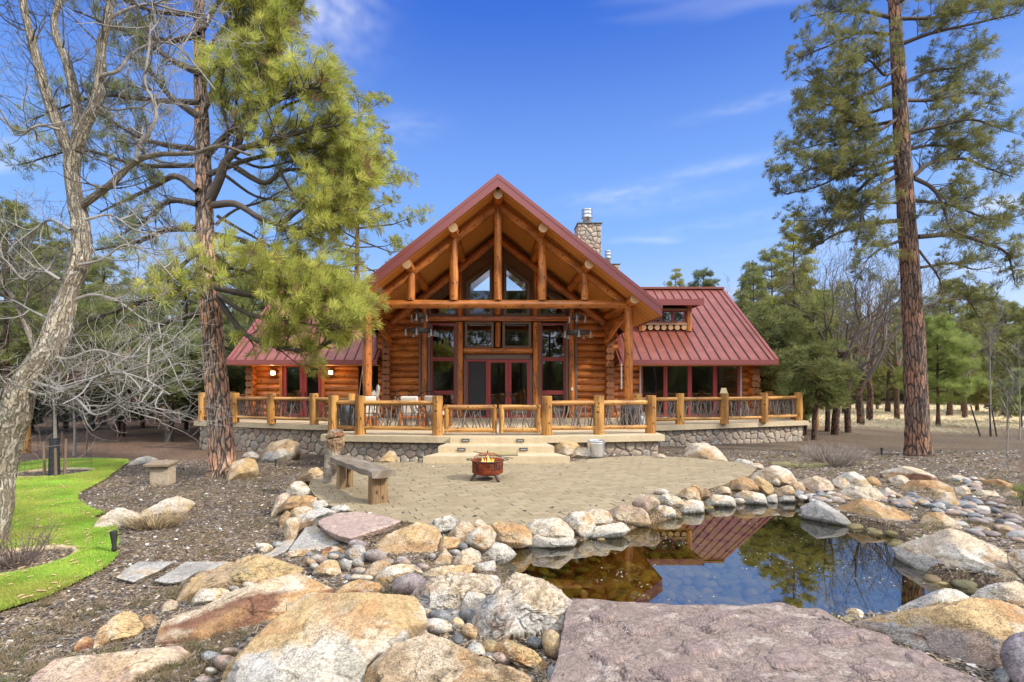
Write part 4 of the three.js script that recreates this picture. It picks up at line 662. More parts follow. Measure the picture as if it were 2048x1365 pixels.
{ // table lamp behind the wing window
  const p = P(1448, 770, 23.3), t = thing('table_lamp', 'table lamp with cream shade standing behind the long window wall', 'lamp', V(p.x, DECK + 0.74, p.z));
  mesh('shade', new THREE.LatheGeometry([[0.10, 0.52], [0.17, 0.26], [0.165, 0.26], [0.095, 0.52]].map((q) => new THREE.Vector2(...q)), 24), new THREE.MeshStandardMaterial({ color: rgb(0.72, 0.60, 0.42), roughness: 0.9, emissive: rgb(0.9, 0.72, 0.45), emissiveIntensity: 0.45 }), t);
  mesh('base', new THREE.LatheGeometry([[0, 0], [0.10, 0], [0.10, 0.02], [0.03, 0.05], [0.06, 0.12], [0.02, 0.22], [0.012, 0.34], [0, 0.34]].map((q) => new THREE.Vector2(...q)), 20), std(0.08, 0.05, 0.03, 0.5), t);
  const s = thing('side_table', 'dark side table under the cream table lamp behind glass', 'table', V(p.x, DECK + 0.03, p.z)); mesh('top', rbox(0.9, 0.04, 0.5, 0.01, 0, 0.69, 0), std(0.07, 0.04, 0.025, 0.4), s); for (const [a, b] of [[-1, -1], [-1, 1], [1, -1], [1, 1]]) mesh('leg', box(0.05, 0.67, 0.05, a * 0.4, 0.335, b * 0.2), std(0.07, 0.04, 0.025, 0.4), s);
}
{ // rain chain
  const p = P(1243, 722, 21.2), t = thing('rain_chain', 'pale hanging rain chain below the wing eave beside the porch post', 'rain chain', V(p.x, 0, p.z)), m = std(0.75, 0.75, 0.72, 0.5);
  for (let k = 0; k < 9; k++) { const g = new THREE.LatheGeometry([[0, -0.05], [0.022, -0.05], [0.036, 0.05], [0.03, 0.05], [0, -0.03]].map((q) => new THREE.Vector2(...q)), 12); g.translate(0, 2.72 - k * 0.115, 0); mesh('cup', g, m, t); } mesh('wire', new Acc().tube([V(0, 2.86, 0), V(0, 1.7, 0)], [0.006, 0.006], 5).geo(), m, t);
}
{ // galvanised bucket
  const p = P(1192, 910, 13.86); p.y = -0.02; const tin = std(0.74, 0.75, 0.76, 0.28, { metalness: 0.85, roughnessMap: T.fine }); const t = thing('metal_bucket', 'shiny galvanised metal bucket standing against the deck footing', 'bucket', p), h = 0.44, r = 0.232;
  mesh('body', new THREE.LatheGeometry([[0, 0.01], [r * 0.97, 0], [r, 0.03], [r * 1.0, h - 0.03], [r * 1.03, h], [r * 0.99, h], [r * 0.96, h - 0.03], [r * 0.95, 0.05], [0, 0.05]].map((q) => new THREE.Vector2(...q)), 40), tin, t); mesh('hem', new THREE.TorusGeometry(r * 1.01, 0.01, 8, 40).rotateX(Math.PI / 2).translate(0, h, 0), tin, t);
  for (const s of [-1, 1]) mesh('ear', rbox(0.02, 0.07, 0.06, 0.006, s * r * 1.02, h - 0.05, 0), tin, t);
  const hp = []; for (let k = 0; k <= 12; k++) { const a = Math.PI * k / 12; hp.push(V(Math.cos(a) * r * 1.03, h - 0.03 - Math.sin(a) * 0.03, Math.sin(a) * r * 1.06)); } mesh('handle', new Acc().tube(hp, hp.map(() => 0.006), 6).geo(), tin, t);
}
{ // fire pit
  const p = G(977, 960, 0), D = -p.z + 0.05, t = thing('fire_pit', 'rusty round steel fire pit with a mesh dome and small flames', 'fire pit', V(p.x - 0.02, 0, -D)), r = 0.318;
  const steel = new THREE.MeshStandardMaterial({ color: rgb(0.72, 0.53, 0.40), map: T.rust, roughness: 0.85, metalness: 0.2, bumpMap: T.stoneBump, bumpScale: 0.003 });
  const y0 = 0.13, y1 = 0.395;
  mesh('bowl', new THREE.LatheGeometry([[0, y0 - 0.015], [r * 0.8, y0 - 0.015], [r, y0 + 0.02], [r, y1], [r - 0.008, y1], [r - 0.008, y0 + 0.03], [0, y0 + 0.03]].map((q) => new THREE.Vector2(...q)), 56), steel, t);
  mesh('rim', new THREE.TorusGeometry(r + 0.012, 0.013, 8, 56).rotateX(Math.PI / 2).translate(0, y1, 0), std(0.06, 0.042, 0.034, 0.7), t);
  for (let k = 0; k < 3; k++) { const a = [2.65, 0.95, 4.7][k]; mesh('leg', new Acc().tube([V(Math.cos(a) * r * 0.8, y0 + 0.03, Math.sin(a) * r * 0.8), V(Math.cos(a) * r * 1.22, 0.012, Math.sin(a) * r * 1.22)], [0.034, 0.030], 8).geo(), std(0.07, 0.045, 0.035, 0.8), t); }
  const hand = []; for (let k = 0; k <= 12; k++) { const a = Math.PI * (0.5 + k / 12); hand.push(V(-r - 0.01 + Math.cos(a) * 0.10, y1 + 0.015, Math.sin(a) * 0.11)); } mesh('handle', new Acc().tube(hand, hand.map(() => 0.009), 6).geo(), M.iron, t); const hr = mesh('handle', new Acc().tube(hand.map((q) => V(-q.x, q.y, q.z)), hand.map(() => 0.009), 6).geo(), M.iron, t);
  // spark screen of ribs and rings, letters cut in the side
  const sc = new Acc(); for (let k = 0; k < 18; k++) { const a = k / 18 * 6.283, l = []; for (let i = 0; i <= 6; i++) { const q = i / 6 * 1.5; l.push(V(Math.cos(a) * Math.cos(q) * (r - 0.02), y1 + 0.015 + Math.sin(q) * 0.135, Math.sin(a) * Math.cos(q) * (r - 0.02))); } sc.tube(l, l.map(() => 0.0028), 4); } for (let j = 1; j < 6; j++) { const q = j / 6 * 1.5, l = []; for (let i = 0; i <= 24; i++) { const a = i / 24 * 6.283; l.push(V(Math.cos(a) * Math.cos(q) * (r - 0.02), y1 + 0.015 + Math.sin(q) * 0.135, Math.sin(a) * Math.cos(q) * (r - 0.02))); } sc.tube(l, l.map(() => 0.0028), 4); }
  mesh('spark_screen', sc.geo(), std(0.13, 0.06, 0.04, 0.8), t); mesh('knob', new THREE.CylinderGeometry(0.012, 0.012, 0.05, 8).translate(0, y1 + 0.17, 0), M.iron, t);
  mesh('poker', new Acc().tube([V(-0.30, y1 + 0.14, -0.28), V(0.1, y1 + 0.10, 0), V(0.52, y1 + 0.05, 0.1)], [0.008, 0.008, 0.007], 6).geo(), M.iron, t);
  const cv = document.createElement('canvas'); cv.width = 1024; cv.height = 160; const c = cv.getContext('2d'); c.clearRect(0, 0, 1024, 160); c.fillStyle = '#fff'; c.font = 'bold 118px serif'; c.textBaseline = 'middle'; c.font = 'bold 150px serif'; c.fillText('Bart', 640, 70); c.font = 'bold 120px serif'; c.fillText('K', 250, 66); c.fillText('7.', 505, 84);
  const al = new THREE.CanvasTexture(cv); const a0 = Math.PI / 2; const band = new THREE.CylinderGeometry(r + 0.004, r + 0.004, 0.20, 40, 1, true, -Math.PI / 2, Math.PI); band.translate(0, (y0 + y1) / 2 + 0.015, 0);
  const im = c.getImageData(0, 0, 1024, 160), ac = document.createElement('canvas'); ac.width = 1024; ac.height = 160; const a2 = ac.getContext('2d'); a2.fillStyle = '#000'; a2.fillRect(0, 0, 1024, 160); a2.drawImage(cv, 0, 0);
  mesh('lettering', band, std(0.018, 0.012, 0.010, 1, { alphaMap: new THREE.CanvasTexture(ac), alphaTest: 0.5 }), t);
  for (let k = 0; k < 4; k++) { const a = k * 1.4; mesh('burning_log', new THREE.CylinderGeometry(0.035, 0.04, 0.4, 9).rotateZ(1.45).rotateY(a).translate(0, y0 + 0.09 + k * 0.03, 0), std(0.05, 0.03, 0.02, 1), t); }
  const fl = thing('flame', 'small yellow orange flames burning inside the rusty fire pit', 'fire', V(t.position.x, y0 + 0.12, t.position.z)), R = rng(6);
  const hot = new THREE.MeshStandardMaterial({ color: rgb(0, 0, 0), emissive: rgb(1, 0.60, 0.13), emissiveIntensity: 1.25 }), cool = new THREE.MeshStandardMaterial({ color: rgb(0, 0, 0), emissive: rgb(1, 0.34, 0.05), emissiveIntensity: 0.9 });
  for (let k = 0; k < 13; k++) { const x = (R() - 0.5) * 0.24, z = (R() - 0.5) * 0.16, h = (0.30 - Math.abs(x) * 1.1) * (0.6 + R() * 0.5), w = 0.018 + R() * 0.024, sw = (R() - 0.5) * 0.08; mesh('flame_tongue', new Acc().tube(smoothLine([V(x, 0, z), V(x + sw * 0.4, h * 0.3, z), V(x - sw * 0.3, h * 0.65, z), V(x + sw, h, z)], 3), [w * 0.7, w, w * 1.1, w, w * 0.85, w * 0.7, w * 0.5, w * 0.34, w * 0.16, 0.001], 8).geo(), k % 3 ? hot : cool, fl); }
  const l = new THREE.PointLight(rgb(1, 0.5, 0.16), 0.5); l.position.set(t.position.x, y1 + 0.06, t.position.z + 0.05); l.shadow.radius = 5; l.castShadow = true; scene.add(l);
}
{ // slab bench on log legs
  const t = thing('log_bench', 'weathered grey slab bench on round log legs at the terrace edge', 'bench'), H = 0.57;
  const A = V(-3.06, H, -9.92), B = V(-1.83, H, -8.22);
  const u = B.clone().sub(A).normalize(), n = V(u.z, 0, -u.x), L = A.distanceTo(B), g = new THREE.BoxGeometry(L, 0.125, 0.42, 30, 2, 8), p = g.attributes.position;
  for (let i = 0; i < p.count; i++) { let x = p.getX(i), y = p.getY(i), z = p.getZ(i); const e = Math.abs(z) / 0.21; z *= 1 + 0.14 * ns(x * 2, 0.3, 5) - 0.06 * e; y += 0.018 * ns(x * 3, z * 5, 2) - (y > 0 ? 0.018 * e * e * e : -0.02 * e); x += 0.05 * ns(z * 6, y * 8, 7) * Math.abs(x) / L * 2; p.setXYZ(i, x, y, z); } g.computeVertexNormals();
  const uv = g.attributes.uv; for (let i = 0; i < uv.count; i++) uv.setXY(i, p.getX(i) * 0.6, p.getZ(i) * 1.8 + p.getY(i) * 2);
  const m = mesh('seat', g, new THREE.MeshStandardMaterial({ color: rgb(0.34, 0.29, 0.235), map: T.grey, bumpMap: T.grey, bumpScale: 0.012, roughness: 0.95 }), t); m.position.copy(A).lerp(B, 0.5).setY(H - 0.06); m.rotation.y = Math.atan2(-u.z, u.x);
  const lm = [logMat(0.36, 0.235, 0.11, 0.8), logMat(0.30, 0.20, 0.10, 0.8)], q = (s, o) => A.clone().addScaledVector(u, s * L).addScaledVector(n, o);
  for (const [s, o, r, k] of [[0.15, -0.09, 0.085, 1], [0.13, 0.09, 0.062, 2], [0.87, -0.06, 0.10, 3], [0.87, 0.09, 0.09, 4]]) { const c = q(s, o); log(t, 'leg', V(c.x, 0, c.z), V(c.x, H - 0.10, c.z), r, lm[k % 2], 800 + k, M.wallEnd, 0.96, 0.07); }
}
{ // a weathered trunk whose upper end is carved: shaggy shoulder, deep groove, head with a round cheek
  const c = G(658, 967, 0), t = thing('carved_post', 'weathered grey tree stump carved into a shaggy animal head beside the bench', 'wood carving', V(c.x, 0, c.z - 0.12));
  const N = 120, A = 96, pos = [], col = [], idx = [], uv = [], H = 1.06;
  for (let j = 0; j <= N; j++) for (let i = 0; i <= A; i++) {
    const y = j / N * H, a = (i % A) / A * 6.2832, ca = Math.cos(a), sa = Math.sin(a), carved = sstep(0.56 + 0.16 * sstep(-0.4, 0.9, -ca), 0.70 + 0.14 * sstep(-0.4, 0.9, -ca), y);
    let r = mix(0.148, 0.166, sstep(0.45, 0.8, y)) * (1 + 0.13 * ns(ca * 1.5, y * 1.8, sa * 1.5 + 4) + 0.07 * ns(ca * 7, y * 1.4, sa * 7) + 0.12 * sstep(0.14, 0, y)) - 0.035 * Math.exp(-(((y - 0.34) / 0.06) ** 2) - (((a - 1.5) / 0.35) ** 2));
    const lock = ns(ca * 4 + y * 3, y * 16 + ca * 5, sa * 4) + 0.5 * ns(ca * 10, y * 34 + ca * 9, sa * 10);
    r += carved * (0.022 * lock + 0.035 * Math.exp(-(((y - 0.78) / 0.10) ** 2)) * (0.6 + 0.6 * ca)) - 0.045 * Math.exp(-(((y - 0.885 - 0.02 * ca) / 0.014) ** 2));
    r += carved * 0.055 * Math.exp(-(((y - 0.965) / 0.06) ** 2)) * Math.max(0, ca * 0.95 + sa * 0.35) ** 2;           // cheek
    r *= Math.sqrt(Math.max(0, 1 - Math.max(0, (y - 0.93) / (H - 0.93)) ** 2.2)) * (1 - 0.08 * sstep(0.9, 1.0, y)) + 1e-3;
    pos.push(ca * r + 0.085 * y * y, y + carved * 0.02 * ns(ca * 3, sa * 3, 9), sa * r); uv.push(i / A * 2, y);
    const w = ns(ca * 3, y * 4, sa * 3 + 7), fur = mix3([0.30, 0.20, 0.125], [0.58, 0.40, 0.24], clamp(lock * 0.9 + 0.5, 0, 1)), cheek = Math.exp(-(((y - 0.965) / 0.05) ** 2)) * sstep(0.5, 0.9, ca * 0.95 + sa * 0.35);
    let k = mix3(mix3([0.44, 0.37, 0.29], [0.62, 0.56, 0.47], clamp(w + 0.5, 0, 1)), fur, carved); k = mix3(k, [0.45, 0.20, 0.10], cheek * 0.8); k = mix3(k, [0.52, 0.48, 0.44], sstep(1.0, 1.06, y) * 0.7); col.push(...k);
  }
  for (let j = 0; j < N; j++) for (let i = 0; i < A; i++) { const p = j * (A + 1) + i; idx.push(p, p + A + 1, p + 1, p + 1, p + A + 1, p + A + 2); }
  const g = new THREE.BufferGeometry(); g.setAttribute('position', new THREE.Float32BufferAttribute(pos, 3)); g.setAttribute('color', new THREE.Float32BufferAttribute(col, 3)); g.setAttribute('uv', new THREE.Float32BufferAttribute(uv, 2)); g.setIndex(idx); g.computeVertexNormals();
  mesh('carved_trunk', g, new THREE.MeshStandardMaterial({ color: rgb(1, 1, 1), map: T.grey, bumpMap: T.oakBump, bumpScale: 0.012, roughness: 0.95, vertexColors: true }), t);
  mesh('eye', new THREE.SphereGeometry(0.016, 10, 8).translate(0.075, 1.0, 0.125), M.dark, t);
}
{ // two-stone bird table on the mulch
  const p = onGround(312, 971), t = thing('stone_pedestal', 'low pedestal of a tan flagstone on a pale stone block beside the lawn', 'pedestal', V(p.x, p.y, p.z - 0.2), 0.12);
  mesh('block', rbox(0.42, 0.46, 0.34, 0.03, 0.02, 0.20, 0), std(0.66, 0.54, 0.39, 0.9, { map: T.stone, bumpMap: T.stoneBump, bumpScale: 0.03 }), t); const c = mesh('cap', rbox(0.56, 0.075, 0.50, 0.025, 0, 0.47, 0), std(0.40, 0.30, 0.21, 0.9, { map: T.stone, bumpMap: T.stoneBump, bumpScale: 0.02 }), t); c.rotation.x = 0.06;
}
for (const [x0, y0, s, label, lean] of [[229, 1113, 1, 'black spike garden light on the edge of the lawn', 0.05], [1764, 914, 0.85, 'black spike garden light beside the tall pine trunk', 0], [551, 936, 0.8, 'black spike garden light near the ochre block by the leaning pine', 0]]) {
  const p = onGround(x0, y0), t = thing('spike_light', label, 'garden light', p); t.scale.setScalar(s); t.rotation.z = lean;
  mesh('stake', new THREE.CylinderGeometry(0.012, 0.018, 0.10, 8).translate(0, 0.04, 0), M.dark, t); mesh('body', new THREE.LatheGeometry([[0, 0.07], [0.028, 0.07], [0.032, 0.10], [0.024, 0.13], [0.034, 0.22], [0.042, 0.30], [0.042, 0.315], [0.036, 0.315], [0.034, 0.30], [0, 0.29]].map((q) => new THREE.Vector2(...q)), 18), M.dark, t); mesh('bracket', rbox(0.10, 0.012, 0.02, 0.004, 0.06, 0.27, 0), M.dark, t);
}
{ const p = onGround(49, 906), t = thing('fence_post', 'orange log fence post standing behind the grey oak trunk', 'post'); log(t, 'post', V(p.x, p.y - 0.05, p.z), V(p.x, p.y + 1.15, p.z), 0.16, M.rail, 77, M.railEnd); log(t, 'rail', V(p.x, p.y + 0.9, p.z), V(p.x - 2.2, p.y + 0.9, p.z - 0.3), 0.07, M.rail, 78, M.railEnd); }
{ const t = thing('fence_post', 'orange log post standing behind the junipers past the deck end', 'post'); const p = P(1631, 826, 26); p.y = baseHeight(p.x, p.z); log(t, 'post', V(p.x, p.y - 0.05, p.z), V(p.x, p.y + 1.2, p.z), 0.16, M.rail, 79, M.railEnd); log(t, 'rail', V(p.x, p.y + 0.9, p.z), V(p.x - 1.5, p.y + 0.9, p.z - 1), 0.07, M.rail, 80, M.railEnd); }
// ---------------------------------------------------------------- rocks
const C = { cream: [0.60, 0.49, 0.35], white: [0.66, 0.60, 0.50], ochre: [0.47, 0.28, 0.125], gold: [0.53, 0.375, 0.185], rust: [0.20, 0.085, 0.045], brown: [0.24, 0.155, 0.085], tan: [0.44, 0.32, 0.195], grey: [0.37, 0.35, 0.315], lgrey: [0.50, 0.48, 0.44], dgrey: [0.15, 0.155, 0.16], blue: [0.27, 0.28, 0.285], pink: [0.46, 0.335, 0.255], mauve: [0.31, 0.26, 0.265], rose: [0.335, 0.28, 0.255], lichen: [0.40, 0.40, 0.34], moss: [0.36, 0.29, 0.145], dark: [0.055, 0.05, 0.045] };
const PAL = { // main, second, patches, speckle
  white: [C.white, C.cream, C.gold, C.grey], cream: [C.cream, C.white, C.ochre, C.tan], ochre: [C.ochre, C.gold, C.cream, C.brown], gold: [C.gold, C.cream, C.ochre, C.tan], rust: [C.rust, C.ochre, C.cream, C.brown], mixed: [C.cream, C.ochre, C.white, C.brown], grey: [C.grey, C.lgrey, C.tan, C.dgrey], pale: [C.lgrey, C.white, C.cream, C.grey],
  lichen: [C.lgrey, C.white, C.lichen, C.dgrey], moss: [C.tan, C.gold, C.moss, C.dgrey], pink: [C.pink, C.cream, C.tan, C.rose], mauve: [C.mauve, C.rose, C.mauve, C.lgrey], rose: [C.rose, C.pink, C.lgrey, C.rose], blue: [C.blue, C.grey, C.dgrey, C.lgrey], dark: [C.dgrey, C.blue, C.dgrey, C.grey], tan: [C.tan, C.cream, C.ochre, C.brown], brown: [C.brown, C.tan, C.ochre, C.dgrey], crackle: [C.lgrey, C.cream, C.pink, C.grey], flat: [C.lgrey, C.grey, C.cream, C.grey],
};
const rockMat = new THREE.MeshStandardMaterial({ color: rgb(1, 1, 1), map: T.stone, bumpMap: T.stoneBump, bumpScale: 0.014, roughness: 0.92, vertexColors: true }), cobbleMat = new THREE.MeshStandardMaterial({ color: rgb(1, 1, 1), map: T.stone, bumpMap: T.stoneBump, bumpScale: 0.004, roughness: 0.8, vertexColors: true });
const spheres = {};
const sphere = (d) => spheres[d] ??= mergeVertices(strip(new THREE.IcosahedronGeometry(1, d), ['position']), 1e-5);
function stoneColor(pal, x, y, z, s, o) {
  const f = o.f ?? 1, n1 = fbm(x * 2.3 * f + s, y * 2.3 * f, z * 2.3 * f, 4), n2 = fbm(x * 3.1 * f - s, y * 4.2 * f + 5, z * 3.1 * f, 4), n3 = ns(x * 17 + s, y * 17, z * 17) + 0.6 * ns(x * 41, y * 41 + s, z * 41);
  let c = mix3(pal[0], pal[1], sstep(-0.12, 0.20, n1)); c = mix3(c, pal[2], sstep(0.09, 0.20, n2) * 0.75); c = mix3(c, pal[3], sstep(0.30, 0.75, n3) * 0.6);
  const l = 1 + n3 * 0.20 + fbm(x * 8, y * 8, z * 8 + s, 3) * 0.22; return [c[0] * l, c[1] * l, c[2] * l];
}
// a solid stone whose outline, seen square on, is the surveyed outline; it has its own depth, flat broken faces and rough skin
let rockSeed = 3; const STATION = V(0, EYE, 0);           // where the survey was taken from
function rock(name, label, palName, base, pts, o = {}) {
  const seed = ++rockSeed, R = rng(seed * 7919), pal = PAL[palName], poly = []; for (let i = 0; i < pts.length; i += 2) poly.push([pts[i], pts[i + 1]]);
  const xs = poly.map((p) => p[0]), ys = poly.map((p) => p[1]), w = Math.max(...xs) - Math.min(...xs), h = Math.max(...ys) - Math.min(...ys), cx = (Math.max(...xs) + Math.min(...xs)) / 2, cy = (Math.max(...ys) + Math.min(...ys)) / 2, by = Math.max(...ys);
  const bx = poly.filter((p) => p[1] > by - h * 0.08).reduce((s, p, i, l) => s + p[0] / l.length, 0), foot = base == null ? onGround(bx, by) : G(bx, by, base), away = V(foot.x, 0, foot.z).normalize(), lean = (o.lean ?? (o.smooth ? 55 : 46)) * Math.PI / 180;
  // the outline lies in a plane that leans back from where the stone meets the ground
  const right = V(-away.z, 0, away.x), up = away.clone().multiplyScalar(Math.cos(lean)).setY(Math.sin(lean)), toward = right.clone().cross(up); if (toward.y < 0) toward.negate();
  const hit = (a, b) => { const r = P(a, b, 1).sub(STATION); return r.multiplyScalar(foot.clone().sub(STATION).dot(toward) / r.dot(toward)).add(STATION); };
  const mid = hit(cx, cy), m = -mid.z / F, out = poly.map(([a, b]) => { const r = hit(a, b).sub(mid); return [r.dot(right), r.dot(up)]; });
  const ex = (k) => Math.max(...out.map((p) => p[k])) - Math.min(...out.map((p) => p[k])), depthR = (o.k ?? 0.62) * 0.62 * Math.min(ex(0), ex(1) * 1.2), low = Math.min(...out.map((p) => p[1])), exU = ex(1);
  const pw = o.smooth ? 1 : 0.54, dirs = o.smooth ? [] : [[V(0.3 * (R() - 0.5), 1, 0.30 + 0.3 * R()), o.top ?? 0.70], [V((R() - 0.5) * 1.6, 0.9, 0.5 + R() * 0.5), 0.74], [V((R() < 0.5 ? -1 : 1) * (0.6 + R() * 0.4), 0.1 + R() * 0.4, 0.8), 0.72], [V((R() - 0.5) * 0.8, 0.30 + R() * 0.25, 1), 0.70], [V(1, 0.25 + R() * 0.6, 0.3 + R() * 0.6), 0.74], [V(-1, 0.25 + R() * 0.6, 0.3 + R() * 0.6), 0.74], [V((R() - 0.5) * 2, 0.8, 0.9), 0.74], [V(R() - 0.5, 1, -0.3 - R() * 0.4), 0.80], [V(0.9, 1, 0.1), 0.80], [V(-0.9, 1, 0.1), 0.80]].map(([n, k]) => [n.normalize(), k - (o.rough < 0.8 ? 0 : 0.05) + (R() - 0.5) * 0.12]);
  let planes = []; // broken faces
  const cut = () => { planes = dirs.map(([n, k]) => { let s = 0; for (const [a, b] of out) s = Math.max(s, n.dot(right) * a + n.dot(up) * b); return [n, Math.max(s, Math.abs(n.dot(toward)) * depthR * 0.9, 1e-3) * k]; }); };
  { // settle the bulk so that it fills the surveyed outline
    const lo = sphere(7).attributes.position, tp = [Math.min(...xs), Math.max(...xs), Math.min(...ys)];
    const rr = (a) => { const dx = Math.cos(a), dy = Math.sin(a); let best = 0; for (let i = 0; i < out.length; i++) { const p = out[i], q = out[(i + 1) % out.length], ex2 = q[0] - p[0], ey = q[1] - p[1], den = dx * ey - dy * ex2; if (Math.abs(den) < 1e-9) continue; const t = (p[0] * ey - p[1] * ex2) / den, u = (p[0] * dy - p[1] * dx) / den; if (t > 0 && u >= -1e-6 && u <= 1 + 1e-6) best = Math.max(best, t); } return best; };
    for (let it = 0; it < 6; it++) {
      let x0 = 1e9, x1 = -1e9, y0 = 1e9; cut();
      for (let i = 0; i < lo.count; i++) { const X = lo.getX(i), Y = lo.getY(i), Z = lo.getZ(i); if (Z < -0.05) continue; const fl = Math.hypot(X, Y), r = fl > 1e-4 ? rr(Math.atan2(Y, X)) * Math.pow(fl, pw) / fl : 0, q = V(0, 0, 0).addScaledVector(right, X * r).addScaledVector(up, Y * r).addScaledVector(toward, Math.pow(Math.max(0, Z), pw) * depthR); for (const [n, off] of planes) { const d = q.dot(n) - off; if (d > 0) q.addScaledVector(n, -d * 0.985); } q.add(mid); const sx = CX + q.x / -q.z * F, sy = HY + (EYE - q.y) / -q.z * F; x0 = Math.min(x0, sx); x1 = Math.max(x1, sx); y0 = Math.min(y0, sy); }
      const cx1 = (tp[0] + tp[1]) / 2 - (x0 + x1) / 2, kx = clamp((tp[1] - tp[0]) / (x1 - x0), 0.8, 1.2), bottom = Math.max(...ys), ky = clamp((bottom - tp[2]) / Math.max(4, bottom - y0), 0.6, 1.25);
      for (const p of out) { p[0] = p[0] * kx + cx1 * m * 0.7; p[1] = low + (p[1] - low) * ky; }
    }
    cut();
  }
  const radial = (a) => { const dx = Math.cos(a), dy = Math.sin(a); let best = 0; for (let i = 0; i < out.length; i++) { const p = out[i], q = out[(i + 1) % out.length], ex = q[0] - p[0], ey = q[1] - p[1], den = dx * ey - dy * ex; if (Math.abs(den) < 1e-9) continue; const t = (p[0] * ey - p[1] * ex) / den, u = (p[0] * dy - p[1] * dx) / den; if (t > 0 && u >= -1e-6 && u <= 1 + 1e-6) best = Math.max(best, t); } return best; };
  const NA = 360, tab = new Float32Array(NA + 1); for (let i = 0; i <= NA; i++) tab[i] = radial(i / NA * Math.PI * 2) || tab[Math.max(0, i - 1)];
  const soft = o.smooth ? 7 : 2, tb = new Float32Array(NA + 1); for (let i = 0; i <= NA; i++) { let s = 0; for (let k = -soft; k <= soft; k++) s += tab[(i + k + NA) % NA]; tb[i] = s / (2 * soft + 1); }
  const g = sphere(o.det ?? Math.round(clamp(Math.max(w, h) / 6.5, 6, 58))).clone(), p = g.attributes.position, v = V(0, 0, 0), q = V(0, 0, 0), cols = [], uv = new Float32Array(p.count * 2);
  const size = Math.max(w, h) * m, amp = (o.rough ?? 1) * Math.min(0.022, size * 0.027), hi = (o.rough ?? 1) * Math.min(0.009, size * 0.018), sf = 1 / Math.max(0.12, size);
  for (let i = 0; i < p.count; i++) {
    v.fromBufferAttribute(p, i); const a = Math.atan2(v.y, v.x), ra = (a < 0 ? a + Math.PI * 2 : a) / (Math.PI * 2) * NA, i0 = Math.floor(ra) % NA, r = mix(tb[i0], tb[i0 + 1], ra - Math.floor(ra)), fl = Math.hypot(v.x, v.y);
    const e = Math.pow(fl, pw); // fuller than a ball
    q.set(0, 0, 0).addScaledVector(right, Math.cos(a) * r * e).addScaledVector(up, Math.sin(a) * r * e).addScaledVector(toward, Math.sign(v.z) * Math.pow(Math.abs(v.z), pw) * depthR * (v.z < 0 ? 1.6 : 1));
    for (const [n, off] of planes) { const d = q.dot(n) - off; if (d > 0) q.addScaledVector(n, -d * 0.985); }
    const X = q.x + seed * 3.7, Y = q.y, Z = q.z; let dn = 0, ck = 0;
    if (!o.smooth) {
      dn = amp * (fbm(X * 4.2 * sf + 1, Y * 4.2 * sf, Z * 4.2 * sf, 4) * 1.5) * (0.35 + 0.65 * (1 - fl * fl * 0.6)) + hi * fbm(X * 22, Y * 22, Z * 22, 3) * 1.3;
      dn -= hi * 1.4 * sstep(0.05, 0.0, Math.abs(fbm(X * 2.2 * sf + 9, Y * 3 * sf, Z * 2.2 * sf, 3)));     // seams
      if (o.crack) { const c1 = Math.abs(fbm(X * 5.2, Y * 5.2 + 3, Z * 5.2, 3)), c2 = Math.abs(ns(X * 7 + 5, Y * 12, Z * 7)); ck = Math.max(sstep(0.055, 0.0, c1), sstep(0.09, 0.0, c2) * 0.8); dn -= ck * 0.022; }
      if (o.pits) { const c1 = fbm(X * 11, Y * 11, Z * 11, 3); ck = sstep(0.10, 0.34, c1); dn -= ck * 0.02; }
      if (o.layers) dn += 0.006 * Math.sin((Y + 0.08 * fbm(X * 2, Y * 3, Z * 2, 3)) * 60);
      if (size > 0.3) { const c3 = Math.abs(fbm(X * 1.5 * sf + 31, Y * 2.6 * sf, Z * 1.5 * sf + seed, 5)), on = sstep(-0.1, 0.2, ns(X * 2 * sf, Y * 2 * sf, Z * 2 * sf + 77)); const c4 = sstep(0.018, 0.004, c3) * on; ck = Math.max(ck, c4 * 0.9); dn -= c4 * 0.012; }
    } else dn = size * 0.02 * ns(X * 2 * sf, Y * 2 * sf, Z * 2 * sf);
    const L = q.length() || 1; q.multiplyScalar(1 + dn / L);
    p.setXYZ(i, q.x, q.y, q.z);
    let c = stoneColor(pal, X, Y * 1.3, Z, seed * 1.3, { f: (o.f ?? 1) * (size > 0.7 ? 1 : 0.7 / Math.max(0.2, size)) });
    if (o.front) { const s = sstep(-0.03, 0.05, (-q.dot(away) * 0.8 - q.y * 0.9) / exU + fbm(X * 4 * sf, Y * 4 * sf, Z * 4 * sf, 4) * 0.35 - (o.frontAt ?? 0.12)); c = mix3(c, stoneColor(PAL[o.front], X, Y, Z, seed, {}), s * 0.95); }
    if (ck) c = mix3(c, [c[0] * 0.30, c[1] * 0.27, c[2] * 0.23], ck * 0.75);
    if (o.wet != null) { const wy0 = q.y + mid.y - o.wet + 0.02 * ns(X * 6, 1, Z * 6); c = mix3(c, [0.36, 0.35, 0.32], sstep(0.02, -0.03, wy0) * 0.85); const wl = q.y + mid.y - WATER; c = mix3(c, [0.10, 0.10, 0.075], sstep(0.05, 0.0, wl) * 0.8); }
    cols.push(c[0], c[1], c[2]); uv[i * 2] = (X + 0.31 * Z) * 1.4; uv[i * 2 + 1] = (Y * 0.8 - Z * 0.9) * 1.4;
  }
  g.setAttribute('color', new THREE.Float32BufferAttribute(cols, 3)); g.setAttribute('uv', new THREE.BufferAttribute(uv, 2)); g.computeVertexNormals();
  const b = mesh(name, g, o.smooth ? cobbleMat : rockMat); b.position.copy(mid); tag(b, label, o.smooth ? 'cobble' : 'rock', o.group); return b;
}
